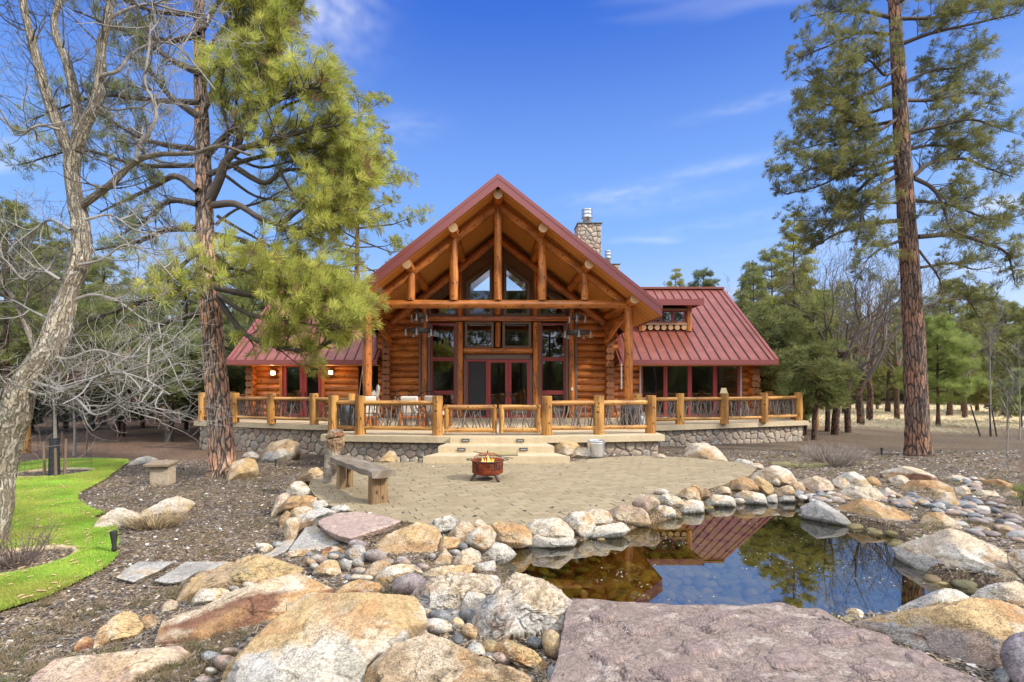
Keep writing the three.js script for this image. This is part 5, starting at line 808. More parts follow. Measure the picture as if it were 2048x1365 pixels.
// a river cobble filling a box of the survey
function cobble(x0, x1, y0, y1, pal, label, base = null, group) {
  const cx = (x0 + x1) / 2, cy = (y0 + y1) / 2, a = (x1 - x0) / 2, b = (y1 - y0) / 2, R = rng(Math.round(x0 * 31 + y0 * 7)), l = [], t = (R() - 0.5) * 0.5; for (let i = 0; i < 14; i++) { const q = i / 14 * 6.283, k = 1 + 0.10 * Math.sin(q * 2 + R()) ; l.push(cx + Math.cos(q) * a * k + Math.sin(q) * b * t * 0.4, cy + Math.sin(q) * b * k); }
  return rock('cobble', label, pal, base, l, { smooth: true, k: 0.8, det: 10, group, f: 0.6 });
}
// a flat split slab: outline on its own level, a rim that follows it, layered surface relief
function slab(name, label, palName, y, thick, pts, o = {}) {
  const seed = ++rockSeed, pal = o.pal ?? PAL[palName], flat = px(y, ...pts), c = flat.reduce((s, p) => s.add(p), V(0, 0, 0)).multiplyScalar(1 / flat.length);
  const rings2 = o.rings ?? 26, segs = o.segs ?? 120, rel = flat.map((p) => [p.x - c.x, p.z - c.z]);
  const radial = (a) => { const dx = Math.cos(a), dy = Math.sin(a); let best = 0; for (let i = 0; i < rel.length; i++) { const p = rel[i], q = rel[(i + 1) % rel.length], ex = q[0] - p[0], ey = q[1] - p[1], den = dx * ey - dy * ex; if (Math.abs(den) < 1e-9) continue; const t = (p[0] * ey - p[1] * ex) / den, u = (p[0] * dy - p[1] * dx) / den; if (t > 0 && u >= -1e-6 && u <= 1 + 1e-6) best = Math.max(best, t); } return best; };
  const pos = [], col = [], uv = [], idx = [], put = (x, yy, z) => { const X = x + c.x, Z = z + c.z; pos.push(x, yy, z); let k = stoneColor(pal, X * 1.1 + seed, yy * 6, Z * 1.1, seed, { f: o.f ?? 0.8 }); const st = o.step?.(X, Z); if (st) k = mix3(k, st[1], st[2]); col.push(...k); uv.push(X * 1.3, (Z + yy) * 1.3); };
  const relief = (x, z) => { const X = x + c.x, Z = z + c.z; return (o.relief ?? 0.006) * fbm(X * 4, Z * 4, seed, 4) * 2 + (o.step?.(X, Z)[0] ?? 0); };
  for (let i = 0; i <= rings2; i++) for (let k = 0; k < segs; k++) { const a = k / segs * 6.2832, r = radial(a) * (1 + 0.012 * ns(Math.cos(a) * 9, Math.sin(a) * 9, seed) * (o.jag ?? 1) * 2), t = i / rings2; put(Math.cos(a) * r * t, relief(Math.cos(a) * r * t, Math.sin(a) * r * t) - 0.012 * t ** 24, Math.sin(a) * r * t); }
  for (let j = 1; j <= 5; j++) for (let k = 0; k < segs; k++) { const a = k / segs * 6.2832, r = radial(a) * (1 + 0.012 * ns(Math.cos(a) * 9, Math.sin(a) * 9, seed) * (o.jag ?? 1) * 2), n = 0.02 * ns(Math.cos(a) * 14, j * 2.1, Math.sin(a) * 14 + seed) - j * (o.under ?? 0.012); put(Math.cos(a) * (r + n), -thick * j / 5 - 0.012, Math.sin(a) * (r + n)); }
  for (let i = 0; i < rings2 + 5; i++) for (let k = 0; k < segs; k++) { const a = i * segs + k, b = i * segs + (k + 1) % segs; idx.push(a, b, a + segs, b, b + segs, a + segs); }
  const g = new THREE.BufferGeometry(); g.setAttribute('position', new THREE.Float32BufferAttribute(pos, 3)); g.setAttribute('color', new THREE.Float32BufferAttribute(col, 3)); g.setAttribute('uv', new THREE.Float32BufferAttribute(uv, 2)); g.setIndex(idx); g.computeVertexNormals();
  const m = mesh(name, g, o.mat ?? rockMat); m.position.set(c.x, y, c.z); return tag(m, label, o.cat ?? 'flagstone', o.group);
}
const B = 'boulder', K = 'rock';
// --- beside the viewer
slab('stone_slab', 'huge reddish pink sandstone slab reaching over the near side of the pond', 'rose', 0.12, 0.17, [1138, 1194, 1190, 1198, 1232, 1203, 1290, 1203, 1340, 1208, 1400, 1206, 1480, 1211, 1560, 1206, 1600, 1214, 1640, 1214, 1690, 1240, 1735, 1262, 1790, 1290, 1850, 1305, 1890, 1330, 1960, 1358, 2010, 1395, 2060, 1450, 1080, 1450, 1095, 1365, 1112, 1320, 1122, 1270], {
  rings: 190, segs: 440, relief: 0.0028, jag: 0.5, f: 1.5, cat: 'slab', pal: [[0.305, 0.232, 0.196], [0.27, 0.205, 0.178], [0.36, 0.285, 0.24], [0.23, 0.175, 0.155]],
  step: (x, z) => { const f = fbm(x * 1.2 + 3 + z * 0.9, z * 2.4 + x * 0.7, 4, 6) * 4.2, n = Math.floor(f), t = f - n; const edge = sstep(0.075, 0.0, t) * sstep(-0.25, 0.25, ns(x * 3, z * 3, 17)); const scar = sstep(0.10, 0.24, fbm(x * 5 + 1, z * 7, 9, 3)); const cr = sstep(0.020, 0.004, Math.abs(fbm(x * 1.8 + z * 1.3, z * 2.8 - x * 0.9, 33, 4))) * sstep(0.0, 0.22, ns(x * 2.1, z * 2.1, 51)); return [(n + sstep(0, 0.05, t)) * 0.008 - cr * 0.008, cr > 0.1 ? [0.075, 0.055, 0.05] : mix3([0.10, 0.075, 0.07], [0.53, 0.46, 0.40], scar), Math.max(edge * 0.85, scar * 0.5, cr * 0.85)]; } });
{ // loose flakes split from the slab's face
  const S = scene.getObjectByName('stone_slab'); for (const q of [[1622, 1262, 1650, 1248, 1700, 1252, 1728, 1266, 1706, 1276, 1668, 1284, 1640, 1276], [1690, 1262, 1722, 1254, 1784, 1272, 1770, 1282, 1730, 1276], [1812, 1306, 1838, 1298, 1866, 1316, 1850, 1328, 1826, 1322], [1400, 1226, 1446, 1220, 1474, 1230, 1440, 1240], [1250, 1250, 1290, 1238, 1330, 1250, 1300, 1266, 1262, 1264], [1530, 1310, 1590, 1296, 1640, 1312, 1610, 1334, 1550, 1330], [1180, 1300, 1230, 1288, 1262, 1310, 1216, 1326], [1360, 1290, 1420, 1272, 1462, 1290, 1424, 1310, 1376, 1306], [1500, 1246, 1550, 1236, 1580, 1250, 1540, 1262], [1300, 1334, 1370, 1322, 1410, 1344, 1340, 1362], [1700, 1330, 1760, 1318, 1800, 1338, 1740, 1354], [1180, 1226, 1216, 1220, 1236, 1230, 1206, 1240]]) {
    const f = slab('flake', null, 'rose', 0.146, 0.014, q, { relief: 0.003, jag: 4, rings: 8, segs: 60, f: 1.5, under: -0.004, pal: [[0.30, 0.222, 0.196], [0.27, 0.20, 0.18], [0.38, 0.295, 0.255], [0.24, 0.18, 0.165]] }); scene.remove(f); f.name = 'flake'; delete f.userData.category; f.position.sub(S.position); S.add(f); }
}
rock(B, 'great cream and orange boulder with a pale side, biggest of the near heap', 'gold', null, [568, 1265, 614, 1238, 603, 1225, 667, 1198, 747, 1188, 811, 1186, 830, 1208, 844, 1238, 836, 1250, 808, 1268, 808, 1284, 764, 1321, 742, 1337, 739, 1370, 730, 1430, 455, 1430, 478, 1347, 496, 1321, 531, 1307, 544, 1289], { front: 'lichen', crack: false, frontAt: -0.02, rough: 1.3, k: 0.42, lean: 27 });
rock(B, 'crumbly orange brown boulder with white patches at the foot of the pink slab', 'tan', null, [735, 1420, 742, 1335, 769, 1302, 801, 1284, 868, 1267, 897, 1273, 935, 1284, 955, 1310, 965, 1330, 995, 1324, 1037, 1330, 1070, 1346, 1075, 1420], { front: 'tan', pits: true, rough: 1.4, k: 0.42, lean: 28 });
rock(B, 'long rust red and cream ledge rock below the pitted limestone boulder', 'mixed', null, [299, 1243, 308, 1226, 346, 1223, 451, 1204, 480, 1187, 523, 1184, 550, 1172, 592, 1166, 600, 1154, 630, 1147, 672, 1150, 702, 1160, 690, 1172, 664, 1195, 632, 1215, 608, 1225, 582, 1252, 533, 1250, 480, 1262, 420, 1281, 330, 1288, 303, 1266], { front: 'rust', frontAt: -0.05, k: 0.6, lean: 17 });
rock(K, 'ochre rock with a white end wedged behind the great cream boulder', 'ochre', null, [664, 1199, 685, 1180, 725, 1163, 747, 1159, 765, 1172, 765, 1189, 720, 1197], { front: 'rust' });
rock(B, 'pitted mossy tan limestone boulder above the rust ledge', 'moss', null, [334, 1200, 343, 1179, 378, 1158, 410, 1143, 480, 1122, 523, 1114, 560, 1108, 598, 1114, 611, 1130, 624, 1147, 612, 1160, 568, 1168, 533, 1176, 500, 1172, 440, 1180, 390, 1192, 370, 1204, 350, 1208], { pits: true, rough: 1.4, k: 0.5, lean: 20 });
rock(K, 'upright yellow faced cream rock standing alone on the mulch', 'gold', null, [185, 1295, 202, 1277, 217, 1252, 231, 1237, 261, 1222, 275, 1237, 285, 1258, 275, 1271, 226, 1286, 202, 1299, 187, 1299], { k: 0.4 });
rock(K, 'small rust and white rock leaning against the upright yellow faced rock', 'rust', null, [146, 1304, 150, 1288, 165, 1277, 184, 1274, 190, 1290, 172, 1304]);
rock(B, 'broad flat pink and cream boulder lowest down on the mulch bank', 'pink', null, [61, 1365, 97, 1346, 129, 1322, 149, 1311, 187, 1301, 205, 1313, 234, 1299, 278, 1292, 325, 1292, 346, 1305, 381, 1318, 363, 1328, 308, 1346, 272, 1366, 250, 1410, 50, 1410], { top: 0.7, k: 0.45, lean: 20 });
rock(K, 'small brown rock at the near end of the rust ledge', 'brown', null, [280, 1252, 283, 1236, 297, 1228, 312, 1232, 314, 1250, 296, 1258]);
rock(K, 'small pinkish rock tucked under the mossy limestone boulder', 'pink', null, [322, 1224, 327, 1208, 342, 1198, 355, 1202, 352, 1217, 338, 1224]);
rock(K, 'pale cream rock lying between the mossy limestone and the rust ledge', 'white', null, [386, 1203, 392, 1183, 412, 1176, 440, 1176, 461, 1188, 455, 1202, 420, 1207], { k: 0.7 });
rock(K, 'smooth grey rock against the cracked side of the great cream boulder', 'pale', null, [526, 1312, 532, 1288, 548, 1268, 566, 1262, 572, 1276, 560, 1300, 540, 1314], { rough: 0.5 });
for (const [a, b, c, d, p, l] of [
  [432, 454, 1168, 1181, 'pale', 'small pale cobble touching the cream rock above the rust ledge'], [457, 480, 1171, 1185, 'grey', 'round grey cobble in front of the pitted limestone'], [485, 511, 1163, 1180, 'pale', 'light grey cobble on the edge of the pitted limestone'], [477, 516, 1178, 1190, 'blue', 'flat slate grey cobble lying behind the rust ledge top'], [452, 477, 1187, 1199, 'blue', 'oval blue grey cobble on the rust ledge'],
  [402, 446, 1302, 1328, 'blue', 'large blue grey cobble below the rust ledge'], [444, 487, 1295, 1312, 'pink', 'pinkish cobble between two grey ones below the rust ledge'], [427, 481, 1308, 1345, 'rose', 'long lavender cobble, lowest below the rust ledge'], [476, 503, 1299, 1318, 'grey', 'grey cobble beside the foot of the great cream boulder'], [494, 524, 1274, 1291, 'grey', 'round grey cobble on the grassy patch under the rust ledge'], [537, 563, 1261, 1278, 'grey', 'small dark grey cobble behind the smooth grey rock'], [498, 529, 1289, 1307, 'pale', 'pale grey cobble touching the smooth grey rock'], [410, 436, 1334, 1350, 'pale', 'small whitish cobble under the long lavender cobble'],
  [390, 430, 1352, 1372, 'rose', 'rosy cobble at the very bottom beside the great cream boulder'],
  [816, 854, 1253, 1278, 'mauve', 'reddish purple cobble at the corner of the great cream boulder'], [846, 903, 1236, 1270, 'pale', 'broad pale speckled cobble amid the cobbles under the crackled boulder'], [901, 928, 1234, 1259, 'white', 'white cobble leaning on the broad pale speckled cobble'], [857, 903, 1218, 1247, 'dark', 'dark slate cobble behind the broad pale speckled cobble'], [917, 956, 1217, 1247, 'dark', 'dark grey cobble below the upright grey chunk'], [905, 926, 1199, 1220, 'blue', 'small blue cobble beside the upright grey chunk'], [841, 866, 1216, 1236, 'grey', 'grey cobble under the flank of the first crackled boulder'], [925, 954, 1246, 1280, 'tan', 'tan cobble against the big crackled boulder'], [934, 970, 1284, 1330, 'pale', 'whitish sliver cobble on the edge of the brown boulder'], [963, 1000, 1278, 1315, 'moss', 'olive grey cobble under the big crackled boulder'],
  [1085, 1127, 1258, 1320, 'moss', 'tall egg shaped olive cobble against the pink slab'], [1054, 1086, 1272, 1300, 'dark', 'dark speckled cobble next to the egg shaped olive cobble'], [1027, 1063, 1315, 1336, 'white', 'white cobble in front of the orange wedge rock'], [985, 1024, 1303, 1331, 'rose', 'pinkish grey cobble between the brown boulder and the orange wedge'], [1094, 1116, 1328, 1372, 'blue', 'lavender blue cobble under the near corner of the pink slab'], [872, 884, 1226, 1246, 'grey', 'little grey cobble squeezed beside the dark slate cobble'], [893, 913, 1246, 1262, 'dark', 'little dark cobble under the white cobble'],
]) cobble(a, b, c, d, p, l);
rock(K, 'orange wedge rock under the big crackled boulder', 'ochre', null, [994, 1294, 1006, 1281, 1022, 1279, 1060, 1300, 1092, 1330, 1082, 1346, 1040, 1330, 1010, 1312]);
rock(B, 'crackled grey beige boulder beside the purple round boulder', 'crackle', null, [828, 1198, 854, 1171, 908, 1152, 948, 1143, 977, 1149, 996, 1176, 985, 1190, 950, 1202, 925, 1224, 868, 1224, 840, 1212], { crack: true });
rock(B, 'big crackled cream boulder between the pond corner and the pink slab', 'crackle', null, [956, 1244, 962, 1200, 1010, 1175, 1047, 1152, 1080, 1145, 1103, 1155, 1120, 1177, 1142, 1199, 1138, 1228, 1131, 1253, 1097, 1264, 1058, 1270, 999, 1287, 959, 1278], { crack: true, k: 0.6, lean: 34 });
rock(K, 'upright grey chunk leaning on the first crackled boulder', 'pale', null, [924, 1220, 937, 1183, 968, 1192, 964, 1222, 940, 1228], { rough: 0.6 });
rock(B, 'smooth round purple boulder among the ochre rocks', 'mauve', null, [783, 1167, 789, 1158, 800, 1152, 824, 1146, 840, 1151, 850, 1160, 856, 1171, 850, 1180, 841, 1186, 827, 1193, 800, 1192, 785, 1184], { smooth: true, k: 0.9, det: 24 });
// --- heap between the flagstones and the pond
slab('flagstone', 'large pink flagstone bridging onto the terrace corner', 'pink', 0.03, 0.085, [635, 1040, 672, 1025, 713, 1022, 758, 1028, 803, 1040, 774, 1053, 721, 1069, 702, 1075, 678, 1071, 651, 1059, 637, 1048], { relief: 0.003, pal: [[0.52, 0.385, 0.325], [0.48, 0.36, 0.31], [0.55, 0.42, 0.35], [0.44, 0.33, 0.28]] });
slab('flagstone', 'grey flagstone step directly below the pink flagstone', 'flat', -0.12, 0.05, [576, 1099, 592, 1078, 611, 1052, 630, 1050, 645, 1060, 684, 1086, 678, 1093, 614, 1100], { relief: 0.003 });
slab('flagstone', 'narrow grey flagstone step between the pitted limestone and the grey step', 'flat', -0.16, 0.05, [498, 1121, 541, 1104, 568, 1080, 591, 1078, 577, 1098, 560, 1107, 520, 1120], { relief: 0.003 });
slab('flagstone', 'grey stepping stone, the one nearer the lawn light', 'flat', -0.125, 0.05, [230, 1154, 249, 1138, 275, 1122, 347, 1122, 316, 1141, 265, 1162], { relief: 0.003 });
slab('flagstone', 'grey stepping stone running up to the pitted limestone', 'flat', -0.125, 0.05, [307, 1161, 346, 1138, 372, 1122, 457, 1122, 425, 1138, 401, 1139, 360, 1162, 331, 1165], { relief: 0.003 });
slab('flagstone', 'small pinkish stepping stone behind the pitted limestone', 'pink', -0.13, 0.05, [462, 1130, 478, 1118, 503, 1119, 490, 1131], { relief: 0.003, rings: 12, segs: 50 });
rock(B, 'flat topped orange boulder with a pale patch beside the pink flagstone', 'gold', -0.10, [747, 1092, 771, 1067, 777, 1051, 822, 1044, 862, 1055, 890, 1072, 874, 1094, 877, 1109, 854, 1121, 801, 1123, 771, 1109], { front: 'tan', frontAt: 0.05, k: 0.42, lean: 26 });
rock(K, 'whitish rock topping the retaining heap beside the carved post', 'white', -0.08, [575, 982, 584, 965, 597, 962, 614, 972, 622, 985, 608, 993, 584, 991]);
rock(K, 'leaning pinkish slab on the outer edge of the retaining heap', 'pink', null, [541, 1032, 554, 995, 570, 985, 578, 993, 566, 1020, 549, 1035]);
rock(K, 'orange rock with a dark face in the retaining heap', 'ochre', -0.12, [563, 1008, 589, 992, 627, 991, 637, 1000, 626, 1013, 585, 1017, 567, 1019], { front: 'brown' });
rock(K, 'white and yellow block in the middle of the retaining heap', 'gold', -0.16, [583, 1015, 625, 1012, 629, 1026, 603, 1041, 585, 1029], { front: 'white' });
rock(K, 'lichen spotted white rock at the terrace edge of the heap', 'lichen', -0.06, [624, 1015, 633, 1000, 649, 1000, 657, 1011, 636, 1021]);
rock(K, 'slanting grey lichen rock under the pink flagstone', 'lichen', -0.19, [593, 1062, 597, 1047, 622, 1025, 641, 1018, 662, 1015, 665, 1026, 637, 1038, 626, 1054, 603, 1066], { front: 'brown' });
rock(K, 'greenish grey rock lying against the pavers above the pink flagstone', 'lichen', -0.04, [662, 1016, 671, 1009, 699, 1011, 699, 1022, 671, 1027]);
rock(K, 'brown rock low in the outer side of the retaining heap', 'brown', null, [556, 1040, 570, 1022, 585, 1025, 577, 1050, 562, 1056]);
rock(K, 'upright tan rock at the bottom of the retaining heap', 'tan', null, [570, 1048, 586, 1034, 601, 1041, 596, 1060, 590, 1083, 575, 1083]);
rock(K, 'flat brown rock behind the whitish one at the carved post', 'brown', -0.08, [592, 957, 608, 945, 632, 950, 626, 963, 603, 968]);
rock(K, 'cream and rust rock at the foot of the carved post', 'gold', -0.05, [612, 948, 616, 938, 634, 934, 645, 942, 640, 952, 620, 954]);
rock(K, 'small rusty rock below the grey flagstone step', 'rust', null, [640, 1103, 652, 1093, 682, 1093, 686, 1102, 666, 1115, 644, 1117]);
rock(K, 'tan slab rock under the edge of the grey flagstone step', 'tan', null, [575, 1106, 585, 1100, 610, 1100, 624, 1105, 604, 1115, 581, 1114]);
rock(K, 'knobbly grey tan rock between two cobbles under the flagstones', 'grey', null, [692, 1106, 710, 1089, 726, 1095, 732, 1119, 716, 1130, 699, 1118], { pits: true });
rock(K, 'white and yellow pointed rock behind the rust ledge top', 'gold', null, [629, 1144, 663, 1119, 675, 1128, 681, 1150, 660, 1153], { front: 'white' });
rock(K, 'tan rock leaning behind the ochre and white rock', 'tan', null, [728, 1146, 759, 1120, 775, 1119, 779, 1130, 754, 1154, 737, 1156]);
rock(K, 'ochre and white rock in front of the round purple boulder', 'white', null, [754, 1155, 772, 1130, 802, 1128, 840, 1141, 804, 1153, 781, 1168, 759, 1164], { front: 'ochre' });
rock(K, 'rust and cream rock below the pond edge heap', 'ochre', -0.10, [875, 1105, 882, 1078, 901, 1073, 936, 1082, 929, 1101, 895, 1104, 879, 1115], { front: 'rust' });
rock(K, 'tan pyramid shaped rock above the first crackled boulder', 'tan', -0.10, [866, 1133, 891, 1098, 904, 1115, 908, 1138, 887, 1140], { rough: 0.7 });
rock(K, 'cream and yellow block above the first crackled boulder', 'cream', -0.08, [907, 1132, 917, 1109, 947, 1095, 961, 1120, 935, 1140, 912, 1139], { rough: 0.7 });
rock(B, 'rounded cream rock overlooking the corner of the pond', 'cream', 0.0, [934, 1078, 950, 1057, 977, 1050, 988, 1068, 982, 1094, 967, 1101, 936, 1084], { rough: 0.7 });
rock(K, 'tan rock behind the rounded cream one at the terrace edge', 'tan', -0.02, [900, 1070, 923, 1040, 950, 1058, 936, 1082, 906, 1081]);
rock(K, 'white lichen covered rock lying on the edge of the pavers', 'lichen', -0.02, [857, 1051, 884, 1041, 909, 1031, 917, 1047, 905, 1061, 882, 1066], { pits: true });
rock(B, 'orange brown boulder on the corner of the pond', 'ochre', -0.06, [974, 1056, 1005, 1043, 1040, 1044, 1058, 1063, 1059, 1079, 1040, 1088, 988, 1086], { front: 'tan' });
rock(K, 'small cream rock behind the orange brown pond corner boulder', 'cream', 0.0, [944, 1050, 952, 1039, 968, 1040, 974, 1052, 962, 1058]);
rock(K, 'low white lichen rock sloping into the pond corner', 'lichen', -0.12, [968, 1112, 986, 1087, 1005, 1084, 1026, 1104, 1005, 1123, 975, 1127]);
rock(K, 'square grey block beside the pond corner', 'pale', -0.12, [949, 1132, 988, 1121, 993, 1157, 966, 1157], { rough: 0.6 });
rock(K, 'long yellowish ledge rock behind the first crackled boulder', 'gold', -0.12, [837, 1154, 868, 1136, 928, 1130, 951, 1137, 910, 1160, 855, 1171], { front: 'ochre' });
rock(K, 'white rock beyond the crackled boulder at the water', 'white', -0.14, [968, 1160, 985, 1150, 1003, 1165, 1010, 1186, 990, 1190, 975, 1178]);
for (const [a, b, c, d, p, l] of [
  [696, 734, 1079, 1098, 'mauve', 'mauve cobble under the edge of the pink flagstone'], [731, 773, 1098, 1127, 'rose', 'smooth pale rose cobble below the orange boulder'], [679, 702, 1117, 1143, 'grey', 'round grey cobble beside the pointed rock'], [918, 936, 1084, 1104, 'dark', 'black cobble between the rust rock and the cream block'], [930, 950, 1083, 1099, 'dark', 'black cobble under the rounded cream rock'], [900, 921, 1098, 1112, 'blue', 'dark blue cobble beside the tan pyramid rock'], [946, 962, 1100, 1122, 'grey', 'grey cobble beside the cream and yellow block'], [792, 822, 1116, 1134, 'rose', 'small rosy cobble in front of the orange boulder'], [834, 858, 1126, 1142, 'rose', 'pale pink cobble near the tan pyramid rock'], [706, 736, 1134, 1152, 'grey', 'grey cobble behind the leaning tan rock'], [704, 728, 1118, 1136, 'grey', 'sloping grey cobble under the knobbly rock'], [610, 632, 1116, 1134, 'brown', 'brown cobble under the small rusty rock'], [622, 654, 1108, 1130, 'rose', 'dusky cobble below the small rusty rock'], [620, 640, 1126, 1142, 'grey', 'grey cobble at the edge of the pitted limestone'], [700, 748, 1149, 1163, 'white', 'flat whitish cobble behind the ochre end rock'], [512, 545, 1086, 1104, 'white', 'white cobble on the mulch beside the narrow grey step'], [543, 566, 1082, 1098, 'blue', 'dark cobble on the mulch behind the narrow grey step'], [655, 680, 1106, 1122, 'grey', 'little grey cobble between the rusty and knobbly rocks'], [858, 872, 1106, 1120, 'grey', 'little grey cobble under the orange boulder corner'],
]) cobble(a, b, c, d, p, l);
// --- far bank of the pond, along the terrace
const E = (l, p, b, pts, o = {}) => rock(K, l, p, b, pts, { wet: WATER + 0.10, ...o });
E('long white ledge rock at the waterline under the cream block', 'white', WATER, [1053, 1086, 1069, 1075, 1140, 1069, 1152, 1079, 1142, 1090, 1097, 1097, 1062, 1094], { k: 0.5 });
E('large cream block on the pond edge next to the orange brown boulder', 'cream', -0.05, [1050, 1056, 1061, 1040, 1126, 1035, 1141, 1059, 1138, 1070, 1103, 1076, 1064, 1071], { wet: -9 });
E('yellow cream rock standing between the cream block and the terrace', 'cream', -0.12, [1130, 1041, 1145, 1027, 1171, 1023, 1187, 1042, 1184, 1064, 1162, 1074, 1145, 1063]);
E('cream rock leaning behind the yellow cream rock on the pond edge', 'cream', -0.03, [1170, 1026, 1182, 1018, 1213, 1018, 1221, 1031, 1206, 1048, 1186, 1051], { wet: -9 });
E('long white rock at the waterline below the pink tan rock', 'white', WATER, [1172, 1070, 1199, 1056, 1250, 1045, 1258, 1056, 1240, 1069, 1182, 1079], { k: 0.5 });
E('broad pink tan rock overhanging the water', 'pink', -0.08, [1215, 1024, 1227, 1013, 1267, 1010, 1289, 1018, 1296, 1035, 1275, 1045, 1241, 1045, 1219, 1034], { front: 'tan', wet: -9 });
E('smooth pinkish rock lying on top of the pond edging', 'pink', -0.01, [1263, 1005, 1281, 992, 1306, 992, 1323, 1005, 1304, 1017, 1292, 1024, 1272, 1017], { smooth: true, wet: -9, det: 16 });
E('white rock on the terrace side of the smooth pinkish one', 'white', -0.05, [1314, 996, 1334, 987, 1362, 992, 1366, 1006, 1340, 1013], { wet: -9 });
E('white rock at the waterline between the pink tan rock and the long white ones', 'white', WATER, [1305, 1025, 1323, 1011, 1346, 1011, 1349, 1026, 1323, 1039, 1312, 1038]);
E('white wedge rock at the waterline under the orange edging rocks', 'white', WATER, [1347, 1020, 1379, 1002, 1402, 999, 1404, 1018, 1368, 1028]);
E('orange edging rock, first of the row where the terrace curves back', 'ochre', -0.05, [1356, 991, 1370, 976, 1394, 974, 1397, 993, 1377, 1002], { front: 'tan', wet: -9 });
E('small brown edging rock next to the first orange one', 'brown', -0.04, [1393, 981, 1396, 976, 1416, 976, 1419, 991, 1401, 997], { wet: -9 });
E('small tan edging rock above the long low white rock', 'tan', -0.03, [1429, 983, 1442, 972, 1462, 976, 1462, 987, 1439, 988], { wet: -9 });
E('long low white rock at the water below the small tan edging rock', 'white', WATER, [1406, 1003, 1435, 989, 1464, 989, 1469, 1007, 1415, 1013]);
E('blocky ochre rock on the far corner of the terrace', 'ochre', -0.04, [1461, 977, 1464, 956, 1486, 954, 1510, 962, 1515, 974, 1486, 987], { front: 'brown', wet: -9 });
E('tilted ochre rock leaning against the cream dome', 'gold', -0.05, [1501, 960, 1510, 952, 1548, 977, 1550, 988, 1531, 989, 1514, 975], { wet: -9 });
E('large smooth cream dome rock at the far corner of the terrace', 'cream', -0.04, [1506, 954, 1514, 936, 1541, 930, 1582, 935, 1595, 955, 1598, 968, 1561, 972, 1527, 969], { rough: 0.5, wet: -9 });
E('tan rock under the cream dome', 'tan', -0.08, [1547, 980, 1561, 971, 1589, 975, 1592, 987, 1554, 994], { wet: -9 });
E('tan block between the cream dome and the next pale rocks', 'tan', -0.10, [1574, 972, 1584, 963, 1606, 965, 1611, 988, 1589, 987], { wet: -9 });
E('white rock at the water below the blocky ochre one', 'white', WATER, [1468, 990, 1500, 981, 1534, 988, 1533, 1005, 1486, 1008]);
E('white cube rock at the water under the tan rocks', 'white', WATER, [1533, 992, 1544, 988, 1555, 990, 1555, 1006, 1534, 1006]);
E('greyish rock at the water below the tan block', 'pale', WATER, [1553, 992, 1562, 986, 1590, 986, 1588, 1001, 1558, 1005]);
E('broad pinkish cream rock beyond the cream dome', 'pink', -0.10, [1596, 964, 1616, 952, 1664, 959, 1658, 980, 1629, 987, 1609, 977], { wet: -9 });
E('cream rock leaning beside the broad pinkish cream one', 'cream', -0.10, [1663, 961, 1672, 956, 1691, 957, 1705, 973, 1688, 986, 1667, 972], { wet: -9 });
E('white peaked rock standing up from the rock row', 'white', -0.10, [1672, 958, 1704, 943, 1735, 960, 1747, 973, 1725, 981, 1701, 976], { wet: -9 });
E('ochre rock beside the white peaked rock', 'ochre', -0.10, [1729, 958, 1742, 952, 1761, 960, 1763, 977, 1749, 977], { wet: -9 });
rock(B, 'long white topped rock with a rust underside on the far bank', 'white', -0.12, [1763, 940, 1779, 932, 1841, 934, 1868, 949, 1884, 963, 1841, 969, 1810, 960, 1773, 959], { front: 'rust', frontAt: 0.0 });
rock(K, 'flat cream rock at the end of the long white topped one', 'cream', -0.13, [1879, 958, 1912, 950, 1943, 963, 1930, 969, 1885, 968]);
rock(B, 'layered cream rock above the orange pond ledge', 'cream', -0.12, [1673, 992, 1691, 978, 1715, 972, 1762, 976, 1764, 1000, 1750, 1013, 1691, 1006], { layers: true });
rock(K, 'small white rock beside the layered cream rock', 'white', -0.12, [1763, 984, 1776, 975, 1791, 985, 1790, 998, 1768, 1000]);
rock(B, 'wide orange rock in the middle of the far bank', 'ochre', -0.12, [1802, 975, 1827, 960, 1882, 962, 1910, 980, 1896, 993, 1861, 995, 1813, 988], { front: 'gold' });
rock(K, 'pale pointed rock between the long white topped and the wide orange rocks', 'cream', -0.12, [1775, 957, 1790, 950, 1824, 960, 1808, 976, 1783, 968]);
rock(K, 'cream chunk at the end of the wide orange rock', 'cream', -0.13, [1908, 976, 1929, 971, 1942, 983, 1937, 998, 1912, 989]);
rock(B, 'orange block rock standing below the wide orange rock', 'gold', -0.13, [1870, 1001, 1878, 984, 1912, 986, 1925, 1012, 1910, 1025, 1877, 1011]);
rock(K, 'long tilted orange rock at the outer end of the bank', 'ochre', -0.16, [1966, 963, 1984, 957, 2018, 971, 2050, 980, 2043, 990, 1998, 984, 1977, 977]);
rock(K, 'cream and brown rock in front of the long tilted orange one', 'cream', -0.16, [1942, 989, 1963, 980, 1998, 984, 2003, 1001, 1970, 1004], { front: 'brown' });
rock(K, 'ochre rock at the outer edge beside the little pine sprig', 'ochre', -0.16, [1999, 988, 2032, 981, 2052, 989, 2044, 1006, 2010, 1006]);
E('grey ledge rock slanting into the water at the far inlet', 'grey', WATER, [1602, 1008, 1610, 1002, 1623, 1000, 1650, 1009, 1691, 1040, 1702, 1054, 1657, 1046, 1604, 1030], { rough: 0.6 });
rock(B, 'long orange ledge boulder with a whitened base over the water', 'ochre', WATER, [1673, 1012, 1680, 1002, 1691, 998, 1759, 1008, 1810, 1022, 1836, 1043, 1829, 1060, 1793, 1065, 1742, 1055, 1704, 1038], { wet: WATER + 0.14, k: 0.42, lean: 28 });
rock(B, 'orange rounded boulder between the two big pond ledges', 'gold', -0.14, [1834, 1055, 1851, 1025, 1882, 1023, 1927, 1043, 1928, 1060, 1882, 1066, 1841, 1066]);
